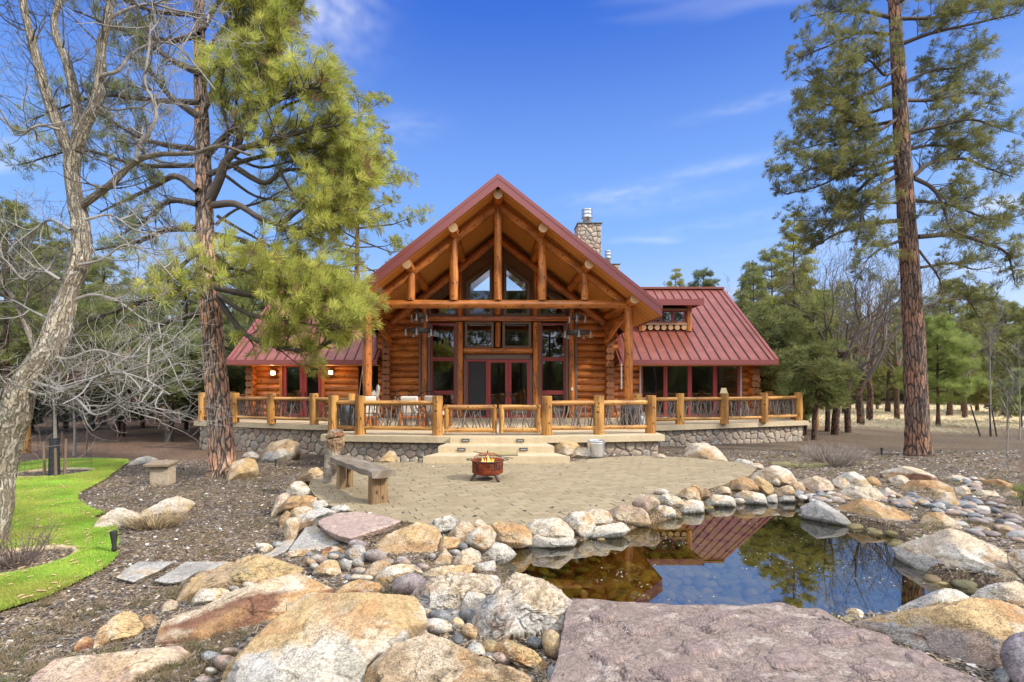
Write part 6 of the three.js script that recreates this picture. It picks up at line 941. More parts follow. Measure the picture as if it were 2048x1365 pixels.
rock(B, 'biggest pond ledge, cream streaked with orange above a white waterline', 'cream', WATER, [1797, 1072, 1813, 1059, 1861, 1057, 1923, 1069, 1980, 1086, 2042, 1100, 2075, 1120, 2075, 1165, 2020, 1158, 1965, 1176, 1895, 1160, 1854, 1135, 1810, 1092], { wet: WATER + 0.15, layers: true, k: 0.4, lean: 22 });
rock(B, 'rounded cream boulder resting on the outer end of the biggest ledge', 'cream', -0.02, [2015, 1113, 2028, 1100, 2060, 1098, 2085, 1125, 2080, 1165, 2038, 1155, 2020, 1133]);
E('white rock under the outer end of the biggest ledge', 'white', WATER, [1964, 1160, 1976, 1138, 2016, 1146, 2070, 1160, 2065, 1184, 1972, 1182]);
E('cream shelf rock above the great orange boulder', 'cream', -0.12, [1942, 1203, 1972, 1170, 1994, 1162, 2070, 1165, 2075, 1215, 1990, 1222], { wet: -0.10 });
rock(B, 'smooth whitish boulder dipping into the near side of the water', 'pale', -0.16, [1790, 1226, 1840, 1195, 1870, 1181, 1899, 1177, 1928, 1187, 1945, 1205, 1884, 1228], { rough: 0.5 });
rock(B, 'great orange and mauve boulder beside the pink slab', 'ochre', null, [1722, 1240, 1756, 1224, 1848, 1220, 1921, 1206, 1972, 1195, 2080, 1200, 2110, 1300, 2060, 1345, 2005, 1315, 1976, 1335, 1928, 1334, 1903, 1316, 1855, 1304, 1786, 1268], { front: 'rose', frontAt: 0.02, k: 0.42, lean: 24 });
rock(B, 'round mauve boulder at the outer corner by the great orange boulder', 'mauve', null, [2000, 1310, 2008, 1285, 2024, 1270, 2060, 1262, 2090, 1300, 2085, 1380, 2040, 1385, 2010, 1350], { smooth: true, k: 0.8, det: 26 });
cobble(1692, 1728, 1216, 1238, 'white', 'white cobble peeping from the water at the pink slab edge', -0.15); cobble(1988, 2022, 1336, 1372, 'blue', 'blue grey cobble under the round mauve boulder'); cobble(1688, 1702, 1021, 1033, 'pale', 'white cobble between the grey ledge and the orange ledge', -0.1); cobble(1308, 1337, 977, 991, 'pale', 'flat pale cobble on the terrace side of the pond edging', 0); cobble(1467, 1490, 996, 1008, 'white', 'round white cobble at the water below the blocky ochre rock', WATER); cobble(1545, 1562, 957, 972, 'white', 'white cobble in front of the cream dome', -0.02); cobble(1384, 1397, 970, 979, 'ochre', 'little orange cobble on the pavers edge', 0);
// --- by the steps and over the yard
rock(B, 'tan boulder with white crust beside the bench end of the steps', 'gold', null, [818, 906, 829, 887, 848, 880, 875, 877, 880, 889, 876, 903, 850, 917, 835, 917, 824, 912], { front: 'tan' });
rock(K, 'pale ochre rock on the terrace edge behind the bench', 'gold', 0, [757, 922, 772, 908, 789, 901, 793, 916, 788, 925, 762, 925], { rough: 0.6 });
rock(K, 'small white rock between the ochre rock and the tan step boulder', 'lichen', null, [801, 914, 805, 905, 814, 903, 820, 912, 816, 918, 804, 918]);
rock(K, 'flat white slab rock behind the carved post', 'pale', null, [693, 902, 712, 897, 735, 896, 740, 903, 712, 915, 695, 915]);
rock(K, 'small yellow rock behind the bench seat', 'gold', null, [727, 917, 737, 909, 748, 914, 740, 927, 730, 926]);
rock(B, 'tan slab boulder leaning at the bucket end of the steps', 'gold', null, [1107, 905, 1109, 879, 1131, 879, 1161, 893, 1143, 911, 1131, 915], { front: 'tan' });
rock(K, 'cream rock lying between the leaning slab boulder and the bucket', 'cream', null, [1139, 911, 1158, 895, 1175, 894, 1185, 905, 1178, 914, 1147, 916]);
rock(K, 'flat pinkish stone on the terrace edge below the deck corner', 'pink', -0.02, [1306, 914, 1316, 907, 1330, 910, 1335, 916, 1318, 918]);
rock(B, 'cream rock on the mulch beyond the terrace', 'cream', null, [1371, 908, 1385, 893, 1420, 890, 1440, 900, 1448, 917, 1420, 924, 1375, 921], { front: 'tan' });
rock(K, 'flat cream rock behind the cream one on the mulch', 'cream', null, [1372, 897, 1385, 888, 1410, 886, 1424, 893, 1415, 902, 1385, 903]);
rock(K, 'flat grey stone at the back edge of the terrace near the dry bush', 'pale', null, [1464, 925, 1475, 918, 1500, 918, 1509, 925, 1490, 931]);
rock(K, 'low cream stone behind the terrace corner', 'cream', null, [1490, 934, 1502, 926, 1522, 928, 1528, 935, 1508, 940]);
rock(B, 'long grey tan boulder lying before the stone footing', 'tan', null, [526, 915, 529, 887, 574, 878, 596, 880, 599, 902, 561, 920, 545, 925], { front: 'lichen' });
rock(B, 'bright ochre block at the foot of the leaning pine', 'gold', null, [456, 957, 461, 929, 471, 915, 512, 915, 517, 940, 483, 953, 464, 961], { rough: 0.6 });
rock(K, 'flat grey stone on the mulch beyond the ochre block', 'grey', null, [484, 912, 496, 903, 517, 906, 517, 915, 500, 917]);
rock(K, 'flat pale stone at the tip of the lawn', 'pale', null, [252, 928, 274, 913, 313, 912, 310, 923, 274, 932]);
rock(B, 'long white boulder touching the lawn edge', 'white', null, [181, 1053, 200, 1032, 232, 1016, 268, 1015, 279, 1026, 259, 1049, 226, 1059]);
rock(B, 'long white boulder behind the dry grass clump', 'white', null, [276, 1026, 306, 1012, 338, 994, 380, 992, 386, 1001, 372, 1022, 338, 1028, 290, 1034]);
rock(K, 'little cream stone alone on the mulch near the stepping stones', 'cream', null, [518, 1100, 532, 1090, 542, 1098, 530, 1107]);
{ // river cobbles strewn over the far bank, in the inlet and round the near boulders
  const words8 = ['pale grey', 'mid grey', 'blue grey', 'rosy', 'tan', 'whitish', 'dark', 'pinkish']; const R = rng(404), pals = ['pale', 'grey', 'blue', 'rose', 'tan', 'white', 'dark', 'pink'], mats = {};
  const zones = [[[1745, 1000, 1990, 1000, 2048, 1050, 2048, 1095, 1960, 1075, 1850, 1020], 70, 0.05, 0.10, 'cobbles on the mulch of the far bank', 'river cobble strewn over the mulch bank behind the pond ledges'], [[1590, 985, 1690, 985, 1700, 1010, 1640, 1006, 1600, 1000], 30, 0.05, 0.09, 'cobbles in the inlet', 'river cobble lying in the shallow inlet at the far end of the pond'], [[1900, 960, 1960, 956, 1970, 985, 1920, 985], 16, 0.05, 0.08, 'cobbles by the outer rocks', 'river cobble between the rocks at the outer end of the bank'], [[1755, 985, 1830, 990, 1880, 1020, 1800, 1020], 34, 0.045, 0.085, 'cobbles above the orange ledge', 'river cobble in the gully behind the long orange ledge boulder'], [[850, 1210, 940, 1225, 960, 1290, 1000, 1330, 950, 1320, 900, 1270, 850, 1265], 22, 0.03, 0.06, 'cobbles under the crackled boulder', 'small river cobble in the gap between the crackled and brown boulders'], [[600, 1110, 720, 1105, 860, 1130, 820, 1150, 700, 1160, 640, 1140], 30, 0.03, 0.06, 'cobbles below the flagstones', 'small river cobble in the heap below the flagstones']];
  for (const [line, n, s0, s1, group, label] of zones) {
    const z = []; for (let i = 0; i < line.length; i += 2) z.push(onGround(line[i], line[i + 1])); const bx = z.map((p) => p.x), bz = z.map((p) => p.z);
    for (let k = 0, t = 0; k < n && t < 4000; t++) { const x = mix(Math.min(...bx), Math.max(...bx), R()), q = mix(Math.min(...bz), Math.max(...bz), R()); if (!inside(z, x, q)) continue; const s = mix(s0, s1, R()), pi = Math.floor(R() * 8), pn = pals[pi]; mats[pn] ??= std(...PAL[pn][0], 0.8, { map: T.stone, bumpMap: T.stoneBump, bumpScale: 0.004 }); const o = mesh('river_cobble', cobbleGeo[k % 5], mats[pn]); o.position.set(x, baseHeight(x, q) + s * 0.3, q); o.rotation.set((R() - 0.5) * 0.4, R() * 6.28, (R() - 0.5) * 0.4); o.scale.set(s * 1.3, s * 0.62, s * 0.95); tag(o, label.replace('river cobble', words8[pi] + ' river cobble'), 'cobble', words8[pi] + ' ' + group); k++; }
  }
}
// ---------------------------------------------------------------- trees and shrubs
// a spray of long needles: thin blades fanning from a shoot that points along y
function tuftGeo(n, len, wid, spread, seed, back = 0.15) {
  const R = rng(seed), pos = [];
  for (let i = 0; i < n; i++) {
    const a = R() * 6.283, t = spread * Math.sqrt(R()), d = V(Math.cos(a) * Math.sin(t), Math.cos(t), Math.sin(a) * Math.sin(t)), L = len * (0.65 + R() * 0.5), s = V(0, 0, 0).crossVectors(d, V(R() - 0.5, R() - 0.5, R() - 0.5)).normalize().multiplyScalar(wid * 0.5), o = d.clone().multiplyScalar(len * 0.04).add(V(0, -len * back * R() * 2, 0)), m = o.clone().addScaledVector(d, L * 0.55).add(V(0, 0, 0)), e = o.clone().addScaledVector(d, L).add(V(0, -L * 0.10, 0));
    pos.push(o.x - s.x * 0.6, o.y - s.y * 0.6, o.z - s.z * 0.6, m.x + s.x, m.y + s.y, m.z + s.z, e.x, e.y, e.z);
  }
  const g = new THREE.BufferGeometry(); g.setAttribute('position', new THREE.Float32BufferAttribute(pos, 3)); g.computeVertexNormals(); return g;
}
const needleM = leafMat(1, 1, 1, 0.45);
class Crown {
  constructor() { this.list = []; }
  add(p, dir, s, c) { this.list.push([p, dir, s, c]); }
  build(parent, geo, name = 'needles', mat = needleM) {
    const im = new THREE.InstancedMesh(geo, mat, this.list.length), m = new THREE.Matrix4(), q = new THREE.Quaternion(), col = new THREE.Color(), up = V(0, 1, 0);
    this.list.forEach(([p, d, s, c], i) => { q.setFromUnitVectors(up, d); m.compose(p, q, V(s, s, s)); im.setMatrixAt(i, m); im.setColorAt(i, col.setRGB(...c)); });
    im.name = name; im.castShadow = im.receiveShadow = true; kind(im, 'stuff'); parent.add(im); return im;
  }
}
const rv = (R, s = 1) => V(R() - 0.5, R() - 0.5, R() - 0.5).multiplyScalar(2 * s);
function along(pts, t) { const f = clamp(t, 0, 1) * (pts.length - 1), i = Math.min(pts.length - 2, Math.floor(f)); return { p: pts[i].clone().lerp(pts[i + 1], f - i), d: pts[i + 1].clone().sub(pts[i]).normalize() }; }
const taper = (n, a, b) => Array.from({ length: n }, (_, i) => mix(a, b, i / (n - 1)));
// a branch dressed with side branches, twigs and needle tufts
function dress(acc, crown, pts, r0, R, o) {
  acc.tube(pts, taper(pts.length, r0, Math.max(0.008, r0 * 0.22)), o.sides ?? 7, 1.2, 0.12, R() * 50);
  let len = 0; for (let i = 1; i < pts.length; i++) len += pts[i].distanceTo(pts[i - 1]);
  const n = Math.max(2, Math.round(len / (o.gap ?? 0.3)));
  for (let i = 0; i < n; i++) {
    const t = mix(o.from ?? 0.3, 1, (i + R()) / n), { p, d } = along(pts, t), L = (o.side ?? 0.8) * (0.5 + R() * 0.8) * (1.15 - t * 0.6);
    const dir = d.clone().multiplyScalar(0.6 + R() * 0.5).add(rv(R, 0.75)).add(V(0, (o.lift ?? 0.35) * R(), 0)).normalize();
    const mid = p.clone().addScaledVector(dir, L * 0.5).add(rv(R, L * 0.12)), end = p.clone().addScaledVector(dir, L).add(V(0, L * 0.18, 0)).add(rv(R, L * 0.1)), q = [p, mid, end], sr = Math.max(0.006, r0 * 0.22 * (1.1 - t * 0.5));
    acc.tube(q, [sr, sr * 0.7, 0.004], 4, 1);
    if (R() < (o.bare ?? 0)) continue;
    const m = Math.max(1, Math.round(L / (o.twig ?? 0.2)));
    for (let k = 0; k < m; k++) {
      const tt = mix(0.35, 1, (k + 1) / m), b = along(q, tt), td = b.d.clone().add(rv(R, 0.7)).add(V(0, 0.35, 0)).normalize(), tl = 0.05 + R() * 0.16, tip = b.p.clone().addScaledVector(td, tl);
      if (o.fineTwigs !== false) acc.tube([b.p, tip], [0.005, 0.003], 3, 1);
      crown.add(tip, td, (o.size ?? 1) * (0.75 + R() * 0.5), o.color(tip, R));
    }
  }
}
const NEEDLE = { bright: (p, R) => { const y = R(), l = 0.58 + R() * 0.74; if (R() < 0.04) return [0.26, 0.16, 0.08]; return [(0.43 + y * 0.14) * l, (0.47 + y * 0.07) * l, (0.095 + y * 0.04) * l]; }, mid: (p, R) => { const y = R(), l = 0.5 + R() * 0.8; return [(0.25 + y * 0.10) * l, (0.29 + y * 0.06) * l, (0.095 + y * 0.03) * l]; }, grey: (p, R) => { const y = R(), l = 0.65 + R() * 0.6; return [(0.185 + y * 0.11) * l, (0.205 + y * 0.07) * l, (0.068 + y * 0.025) * l]; }, dark: (p, R) => { const y = R(), l = 0.65 + R() * 0.6; return [(0.145 + y * 0.08) * l, (0.18 + y * 0.06) * l, (0.07 + y * 0.03) * l]; }, lime: (p, R) => { const y = R(), l = 0.75 + R() * 0.5; return [(0.26 + y * 0.10) * l, (0.335 + y * 0.06) * l, (0.09 + y * 0.03) * l]; } };
const tuftNear = tuftGeo(40, 0.24, 0.0125, 1.2, 1), tuftFar = tuftGeo(42, 0.225, 0.0155, 1.3, 2), tuftWide = tuftGeo(22, 0.40, 0.034, 1.45, 3), scaleLeaf = tuftGeo(26, 0.26, 0.030, 1.3, 4);
function pxLine(d0, d1, ...l) { const o = [], n = l.length / 2; for (let i = 0; i < n; i++) o.push(P(l[i * 2], l[i * 2 + 1], mix(d0, d1, i / (n - 1)))); return o; }
function flare(trunk, h0 = 0.5, k = 0.35) { const g = trunk, p = g.attributes.position; let lo = 1e9; for (let i = 0; i < p.count; i++) lo = Math.min(lo, p.getY(i)); return lo; }
{ // the big leaning ponderosa before the bedroom wing
  const base = onGround(447, 950), D = -base.z, t = thing('ponderosa_pine', 'big leaning ponderosa pine with orange plated bark before the bedroom wing', 'pine tree', base);
  const loc = (l) => l.map((p) => p.sub(base)); const R = rng(1201);
  const ctr = loc([P(447, 956, D), P(444, 930, D), P(440, 860, D + 0.05), P(430, 740, D + 0.1), P(422, 640, D + 0.1), P(414, 545, D + 0.15), P(409, 440, D + 0.2), P(405, 300, D + 0.3), P(400, 150, D + 0.4), P(398, 0, D + 0.45), P(400, -200, D + 0.5), P(402, -420, D + 0.5)]), tp = smoothLine(ctr, 5), wpx = [62, 51, 45, 42, 39, 36, 32, 28, 23, 18, 12, 4], rad = tp.map((_, i) => { const f = i / 5, k = Math.min(10, Math.floor(f)); return mix(wpx[k], wpx[k + 1], f - k) / 2 * D / F; });
  mesh('trunk', new Acc().tube(tp, rad, 40, 0.55, 0.13, 3).geo(), M.bark, t);
  const lim = (name, d0, d1, r, o, ...l) => { const acc = new Acc(), cr = new Crown(), pts = smoothLine(loc(pxLine(D + d0, D + d1, ...l)), 4); dress(acc, cr, pts, r, R, o); const m = mesh('limb', acc.geo(), M.limb, t); if (cr.list.length) cr.build(m, o.geo ?? tuftNear); };
  const hi = { color: NEEDLE.bright, gap: 0.098, side: 1.15, from: 0.30, twig: 0.18, lift: 0.7, size: 1.05 }, lush = { color: NEEDLE.bright, gap: 0.10, side: 1.0, from: 0.22, twig: 0.17, lift: 0.45, size: 1.05 }, thin = { color: NEEDLE.mid, gap: 0.20, side: 0.8, from: 0.3, twig: 0.26, bare: 0.3 }, shade = { color: NEEDLE.mid, gap: 0.15, side: 0.95, from: 0.25, twig: 0.22, bare: 0.15 };
  lim('', 0, -0.6, 0.10, { ...hi, from: 0.55 }, 426, 410, 470, 408, 520, 436, 560, 450, 610, 455, 665, 430); lim('', 0, -0.8, 0.13, { ...hi, from: 0.35 }, 420, 398, 438, 360, 450, 325, 475, 300, 530, 284, 585, 268, 635, 256, 680, 250);
  lim('', 0, 0.5, 0.08, { ...hi, from: 0.5 }, 470, 335, 530, 366, 565, 342, 620, 340, 690, 352); lim('', 0.2, 0.8, 0.09, { ...thin, from: 0.45 }, 426, 470, 480, 480, 520, 500, 600, 530, 640, 545);
  lim('', 0.2, -0.4, 0.09, hi, 410, 215, 445, 140, 462, 80, 472, 10, 478, -60); lim('', 0.2, -0.9, 0.09, hi, 412, 310, 480, 245, 540, 210, 600, 180, 640, 175); lim('', 0.3, -0.4, 0.08, hi, 405, 160, 470, 95, 540, 50, 600, 20);
  lim('', 0.3, -0.2, 0.08, hi, 402, 120, 460, 40, 500, -20, 560, -60); lim('', 0.2, 0.4, 0.08, { ...hi, from: 0.45 }, 412, 350, 500, 318, 600, 300, 680, 285); lim('', 0.1, -0.6, 0.07, { ...hi, from: 0.3 }, 470, 302, 490, 220, 510, 150, 560, 90); lim('', 0, -0.4, 0.06, hi, 530, 284, 560, 220, 600, 200, 650, 180);
  lim('', 0, -0.2, 0.06, { ...hi, from: 0.2 }, 560, 450, 620, 405, 680, 380, 715, 372); lim('', 0, 0.2, 0.05, { ...hi, from: 0.2 }, 585, 268, 640, 290, 690, 310, 720, 330); lim('', 0.2, -0.3, 0.07, { ...hi, from: 0.3 }, 404, 60, 450, -10, 510, -20, 560, 30); for (const [d, ...q] of [[0.2, 480, 300, 470, 230, 480, 160, 500, 100], [-0.5, 450, 330, 455, 260, 440, 190, 450, 130], [-0.3, 640, 340, 665, 380, 690, 410, 700, 440], [0.3, 610, 455, 645, 430, 680, 420, 712, 400], [-0.4, 560, 345, 600, 400, 640, 420, 660, 455], [0.4, 600, 300, 650, 330, 690, 345, 722, 350], [-0.6, 500, 240, 520, 180, 545, 120, 560, 60], [0.5, 470, 90, 500, 60, 530, 20, 545, -30]]) lim('', d * 0.3, d, 0.045, { ...hi, from: 0.12 }, ...q);
  lim('', -0.2, -2.0, 0.09, lush, 432, 575, 500, 590, 580, 592, 645, 602, 706, 622); lim('', -0.2, -1.8, 0.08, lush, 436, 600, 490, 668, 555, 694, 630, 700, 660, 680); lim('', -0.2, -1.4, 0.07, lush, 432, 560, 490, 545, 560, 556, 620, 578, 668, 594);
  lim('', -0.3, -2.4, 0.06, lush, 436, 590, 500, 630, 570, 640, 640, 652, 700, 655); lim('', -0.4, -1.8, 0.05, lush, 420, 545, 402, 535, 380, 560, 350, 600); lim('', -0.4, -2.0, 0.05, lush, 424, 560, 440, 540, 480, 540, 530, 560); lim('', -0.3, -1.6, 0.05, { ...lush, from: 0.1 }, 420, 600, 400, 590, 370, 580, 330, 560); lim('', -0.2, -2.2, 0.05, lush, 560, 600, 620, 620, 675, 636, 712, 640);
  lim('', 0, 0.8, 0.10, thin, 395, 382, 350, 352, 310, 372, 260, 396, 200, 424); lim('', 0, 1.0, 0.09, shade, 396, 408, 340, 402, 290, 440, 240, 470); lim('', 0.1, 0.5, 0.10, shade, 394, 456, 330, 460, 280, 482, 180, 502); lim('', 0.2, 1.4, 0.09, shade, 398, 70, 330, 82, 250, 62, 150, 20);
  lim('', 0.2, 0.8, 0.10, thin, 398, 145, 330, 112, 290, 62, 262, -20); lim('', 0.2, 0.4, 0.10, shade, 400, 235, 340, 192, 292, 135, 256, 110); lim('', 0.2, 0.8, 0.08, shade, 402, 300, 300, 282, 220, 240, 150, 190); lim('', 0, 0.9, 0.08, shade, 408, 625, 330, 645, 260, 682, 180, 722); lim('', 0, 0.7, 0.09, shade, 405, 560, 320, 592, 230, 622, 130, 662); lim('', 0.2, 1.4, 0.08, shade, 400, 205, 300, 200, 200, 192, 60, 240); lim('', 0.2, 1.8, 0.07, shade, 404, 330, 280, 330, 160, 300, 40, 330); lim('', 0.2, 1.0, 0.07, shade, 398, 30, 300, 20, 200, -20, 120, -30);
  for (const q of [[434, 432, 500, 470, 560, 500, 625, 500], [452, 352, 510, 392, 570, 402, 640, 425], [428, 505, 470, 540, 530, 540], [465, 312, 520, 335, 590, 322, 650, 330], [430, 450, 470, 420, 530, 400, 580, 372]]) lim('', 0.2, 0.7, 0.045, { ...hi, gap: 0.17, bare: 0.25 }, ...q);
  lim('', 0.2, 0.6, 0.06, thin, 402, 500, 360, 540, 372, 600, 368, 650, 340, 690);
}
{ // the tall ponderosa beyond the pond
  const base = onGround(1838, 911), D = -base.z, t = thing('ponderosa_pine', 'tall ponderosa pine with red brown trunk standing alone on the mulch beyond the pond', 'pine tree', base), R = rng(77), loc = (l) => l.map((p) => p.sub(base));
  const ctr = loc([P(1838, 918, D), P(1837, 900, D), P(1835, 850, D), P(1828, 660, D), P(1822, 560, D), P(1815, 450, D), P(1805, 300, D), P(1798, 150, D), P(1788, 0, D), P(1780, -150, D), P(1774, -330, D)]), tp = smoothLine(ctr, 6), wpx = [54, 45, 38, 35, 32, 30, 28, 24, 19, 12, 3], rad = tp.map((_, i) => { const f = i / 6, k = Math.min(9, Math.floor(f)); return mix(wpx[k], wpx[k + 1], f - k) / 2 * D / F; });
  mesh('trunk', new Acc().tube(tp, rad, 40, 0.55, 0.13, 8).geo(), tone(M.bark, 0.58, 0.53, 0.50), t);
  const o = { color: NEEDLE.grey, gap: 0.104, side: 0.9, from: 0.10, twig: 0.19, lift: 0.5, size: 0.95 }, lim = (d1, r, opt, ...l) => { const acc = new Acc(), cr = new Crown(); dress(acc, cr, smoothLine(loc(pxLine(D, D + d1, ...l)), 4), r * 0.72, R, { ...o, ...opt }); const m = mesh('limb', acc.geo(), M.limb, t); if (cr.list.length) cr.build(m, tuftFar); };
  for (const [d1, r, ...l] of [[-1, 0.10, 1791, 354, 1749, 381, 1729, 415, 1722, 452, 1712, 490], [0.8, 0.09, 1789, 334, 1742, 357, 1695, 408, 1658, 448, 1640, 470], [-0.6, 0.09, 1789, 297, 1742, 310, 1702, 337, 1641, 371, 1570, 388], [0.6, 0.09, 1783, 273, 1729, 300, 1685, 324, 1600, 308], [1.2, 0.08, 1783, 243, 1729, 256, 1658, 283, 1584, 303], [-0.8, 0.08, 1783, 165, 1715, 195, 1640, 215, 1606, 250], [0.8, 0.08, 1779, 118, 1729, 148, 1682, 182, 1612, 160], [-0.5, 0.09, 1776, 69, 1722, 64, 1675, 84, 1600, 115], [0.8, 0.08, 1779, 34, 1708, 20, 1620, 32], [0.5, 0.08, 1800, 37, 1877, 34, 1978, 14, 2046, 5], [-0.8, 0.09, 1803, 88, 1860, 67, 1961, 44, 2040, 25], [0.8, 0.08, 1810, 165, 1860, 142, 1921, 133, 1958, 108], [-0.6, 0.09, 1820, 266, 1877, 253, 1944, 239, 2018, 263], [0.9, 0.10, 1826, 354, 1860, 327, 1927, 317, 1978, 337, 2028, 354], [-1.0, 0.09, 1830, 357, 1867, 377, 1890, 421, 1904, 458, 1950, 480], [0.6, 0.10, 1797, 441, 1727, 449, 1670, 470, 1610, 505], [-0.6, 0.07, 1800, 482, 1760, 498, 1727, 527], [0.4, 0.11, 1836, 474, 1911, 470, 1973, 486, 2014, 507, 2030, 562], [1.0, 0.08, 1808, 200, 1870, 200, 1925, 185, 1975, 190], [-0.8, 0.08, 1806, 230, 1750, 262, 1700, 240, 1640, 250], [1.4, 0.07, 1788, 10, 1740, -30, 1660, -20], [-1.2, 0.07, 1792, 10, 1850, -30, 1930, -20], [-1.4, 0.07, 1800, 130, 1770, 150, 1740, 120, 1690, 130], [1.2, 0.07, 1812, 300, 1870, 290, 1930, 300, 1975, 285], [-1.2, 0.07, 1790, 320, 1720, 340, 1650, 330, 1565, 365], [0.9, 0.07, 1786, 210, 1710, 230, 1640, 180, 1625, 200], [0.7, 0.07, 1822, 400, 1900, 410, 1990, 440, 2046, 430], [1.1, 0.06, 1800, 405, 1730, 410, 1660, 440, 1590, 440]]) lim(d1, r, {}, ...l);
  lim(0.5, 0.06, { bare: 0.75 }, 1842, 535, 1903, 527, 1952, 539, 1985, 534); lim(0.7, 0.06, { from: 0.4 }, 1846, 613, 1891, 602, 1935, 600, 1960, 640); lim(-0.6, 0.05, { bare: 0.4 }, 1838, 500, 1880, 560, 1890, 620);
}
// grey leafless limbs, forking and crooked
function fork(acc, p, d, r, len, R, depth, o) {
  const pts = [p.clone()], n = 4; let c = p.clone(), dir = d.clone();
  for (let i = 0; i < n; i++) { dir.add(rv(R, o.crook)).add(V(0, o.rise ?? 0.06, 0)).normalize(); c = c.clone().addScaledVector(dir, len / n); pts.push(c); }
  const r1 = Math.max(o.rmin ?? 0.0022, r * 0.55); acc.tube(pts, taper(n + 1, r, r1), r > 0.03 ? 7 : r > 0.01 ? 5 : 3, 1);
  if (depth <= 0) return;
  const kids = depth > 1 ? 2 + (R() < 0.55 ? 1 : 0) : 2 + Math.floor(R() * 2);
  for (let k = 0; k < kids; k++) { const at = k === 0 ? pts[n] : pts[1 + Math.floor(R() * (n - 0.01))], nd = dir.clone().multiplyScalar(0.75).add(rv(R, o.spread ?? 0.75)).normalize(); fork(acc, at, nd, r1 * (k ? 0.8 : 0.95), len * (0.55 + R() * 0.3), R, depth - 1, o); }
}
{ // leafless grey oak closest to the viewer
  const D = 7, base = P(-22, 1100, D); base.y = baseHeight(base.x, base.z) - 0.05; const t = thing('oak_tree', 'leafless pale grey oak with a crooked leaning trunk beside the lawn', 'oak tree', base), R = rng(4242), loc = (l) => l.map((p) => p.sub(base));
  const limb = (d0, d1, r0, r1, twigs, mat, ...l) => { const acc = new Acc(), pts = smoothLine(loc(pxLine(D + d0, D + d1, ...l)), 5), rs = taper(pts.length, r0, r1); acc.tube(pts, rs, 12, 1, 0.18, R() * 40); for (let k = 0; k < twigs * (r0 < 0.031 ? 0.6 : 0.95); k++) { const q = along(pts, 0.12 + 0.88 * R()); fork(acc, q.p, q.d.multiplyScalar(0.5).add(rv(R, 0.9)).normalize(), 0.006 + R() * 0.008, 0.26 + R() * 0.38, R, 3, { crook: 0.28, spread: 0.8 }); } return mesh('limb', acc.geo(), mat, t); };
  const tp = smoothLine(loc([P(-30, 1110, D), P(0, 1020, D), P(2, 950, D), P(18, 870, D), P(30, 830, D), P(50, 765, D), P(96, 700, D + 0.05), P(122, 630, D + 0.1), P(136, 580, D + 0.1), P(160, 515, D + 0.15), P(161, 450, D + 0.2), P(150, 400, D + 0.2), P(143, 340, D + 0.2), P(146, 300, D + 0.2)]), 5), wpx = [52, 40, 45, 48, 54, 41, 48, 40, 30, 36, 33, 27, 26, 28], rad = tp.map((_, i) => { const f = i / 5, k = Math.min(12, Math.floor(f)); return mix(wpx[k], wpx[k + 1], f - k) / 2 * D / F; });
  mesh('trunk', new Acc().tube(tp, rad, 36, 0.9, 0.22, 5).geo(), M.oak, t);
  limb(0.2, 0, 0.085, 0.04, 16, M.oak, 144, 318, 128, 280, 104, 224, 84, 160, 66, 92, 54, 45, 40, -20); limb(0.2, 0.3, 0.075, 0.035, 14, M.oak, 150, 300, 156, 250, 146, 180, 134, 130, 112, 72, 108, 40, 124, -20); limb(0.2, -0.1, 0.085, 0.045, 14, M.oak, 152, 300, 166, 254, 190, 208, 200, 145, 202, 92, 214, 45, 222, -20);
  limb(0.2, -0.2, 0.055, 0.016, 26, M.oak, 162, 412, 195, 388, 222, 368, 271, 322, 315, 309, 388, 306, 440, 292, 500, 310); limb(0, -0.1, 0.034, 0.012, 18, M.twig, 272, 322, 277, 290, 300, 260, 312, 230, 304, 195, 290, 172, 298, 90, 300, 45); limb(0, 0.2, 0.026, 0.008, 20, M.twig, 206, 150, 238, 140, 256, 114, 290, 92, 312, 85, 345, 88, 392, 132, 430, 180); limb(0, 0.1, 0.026, 0.008, 18, M.twig, 212, 40, 250, 20, 300, 8, 350, 20, 420, 30);
  limb(0, -0.4, 0.026, 0.008, 30, M.twig, 44, 758, 86, 770, 140, 782, 200, 758, 280, 735, 345, 712); limb(0, -0.5, 0.026, 0.008, 26, M.twig, 34, 778, 96, 790, 150, 772, 220, 745, 290, 760, 340, 790); limb(0, 0.2, 0.024, 0.008, 20, M.twig, 84, 705, 130, 718, 190, 700, 260, 715, 330, 690); limb(0.1, 0.5, 0.026, 0.008, 16, M.twig, 126, 610, 180, 590, 230, 600, 290, 640, 330, 650); limb(0, 0.3, 0.02, 0.007, 14, M.twig, 155, 530, 200, 520, 250, 490, 300, 510, 350, 560);
  limb(0.1, 0.4, 0.04, 0.010, 20, M.oak, 70, 700, 55, 660, 28, 600, 2, 555, 18, 530, 30, 480); limb(0, -0.3, 0.018, 0.006, 10, M.twig, 50, 770, 20, 760, -10, 752, -60, 755); limb(0.1, 0.2, 0.018, 0.006, 10, M.twig, 100, 640, 60, 620, 20, 600, -30, 610); limb(0, 0.3, 0.02, 0.006, 16, M.twig, 140, 460, 100, 440, 60, 460, 10, 440); limb(0, -0.3, 0.02, 0.006, 14, M.twig, 120, 260, 80, 250, 40, 262, -10, 230); limb(0, -0.4, 0.018, 0.006, 12, M.twig, 30, 840, 10, 820, -20, 850, -60, 840); limb(0, 0.3, 0.02, 0.006, 16, M.twig, 168, 440, 220, 430, 270, 460, 330, 470); limb(0.2, 0, 0.018, 0.006, 12, M.twig, 192, 205, 230, 220, 280, 215, 340, 250);
  limb(0.0, -0.5, 0.022, 0.006, 26, M.twig, 56, 735, 150, 795, 190, 830, 250, 800, 300, 770); limb(-0.1, 0.2, 0.022, 0.006, 22, M.twig, 120, 560, 80, 540, 50, 560, 10, 520, -20, 500);
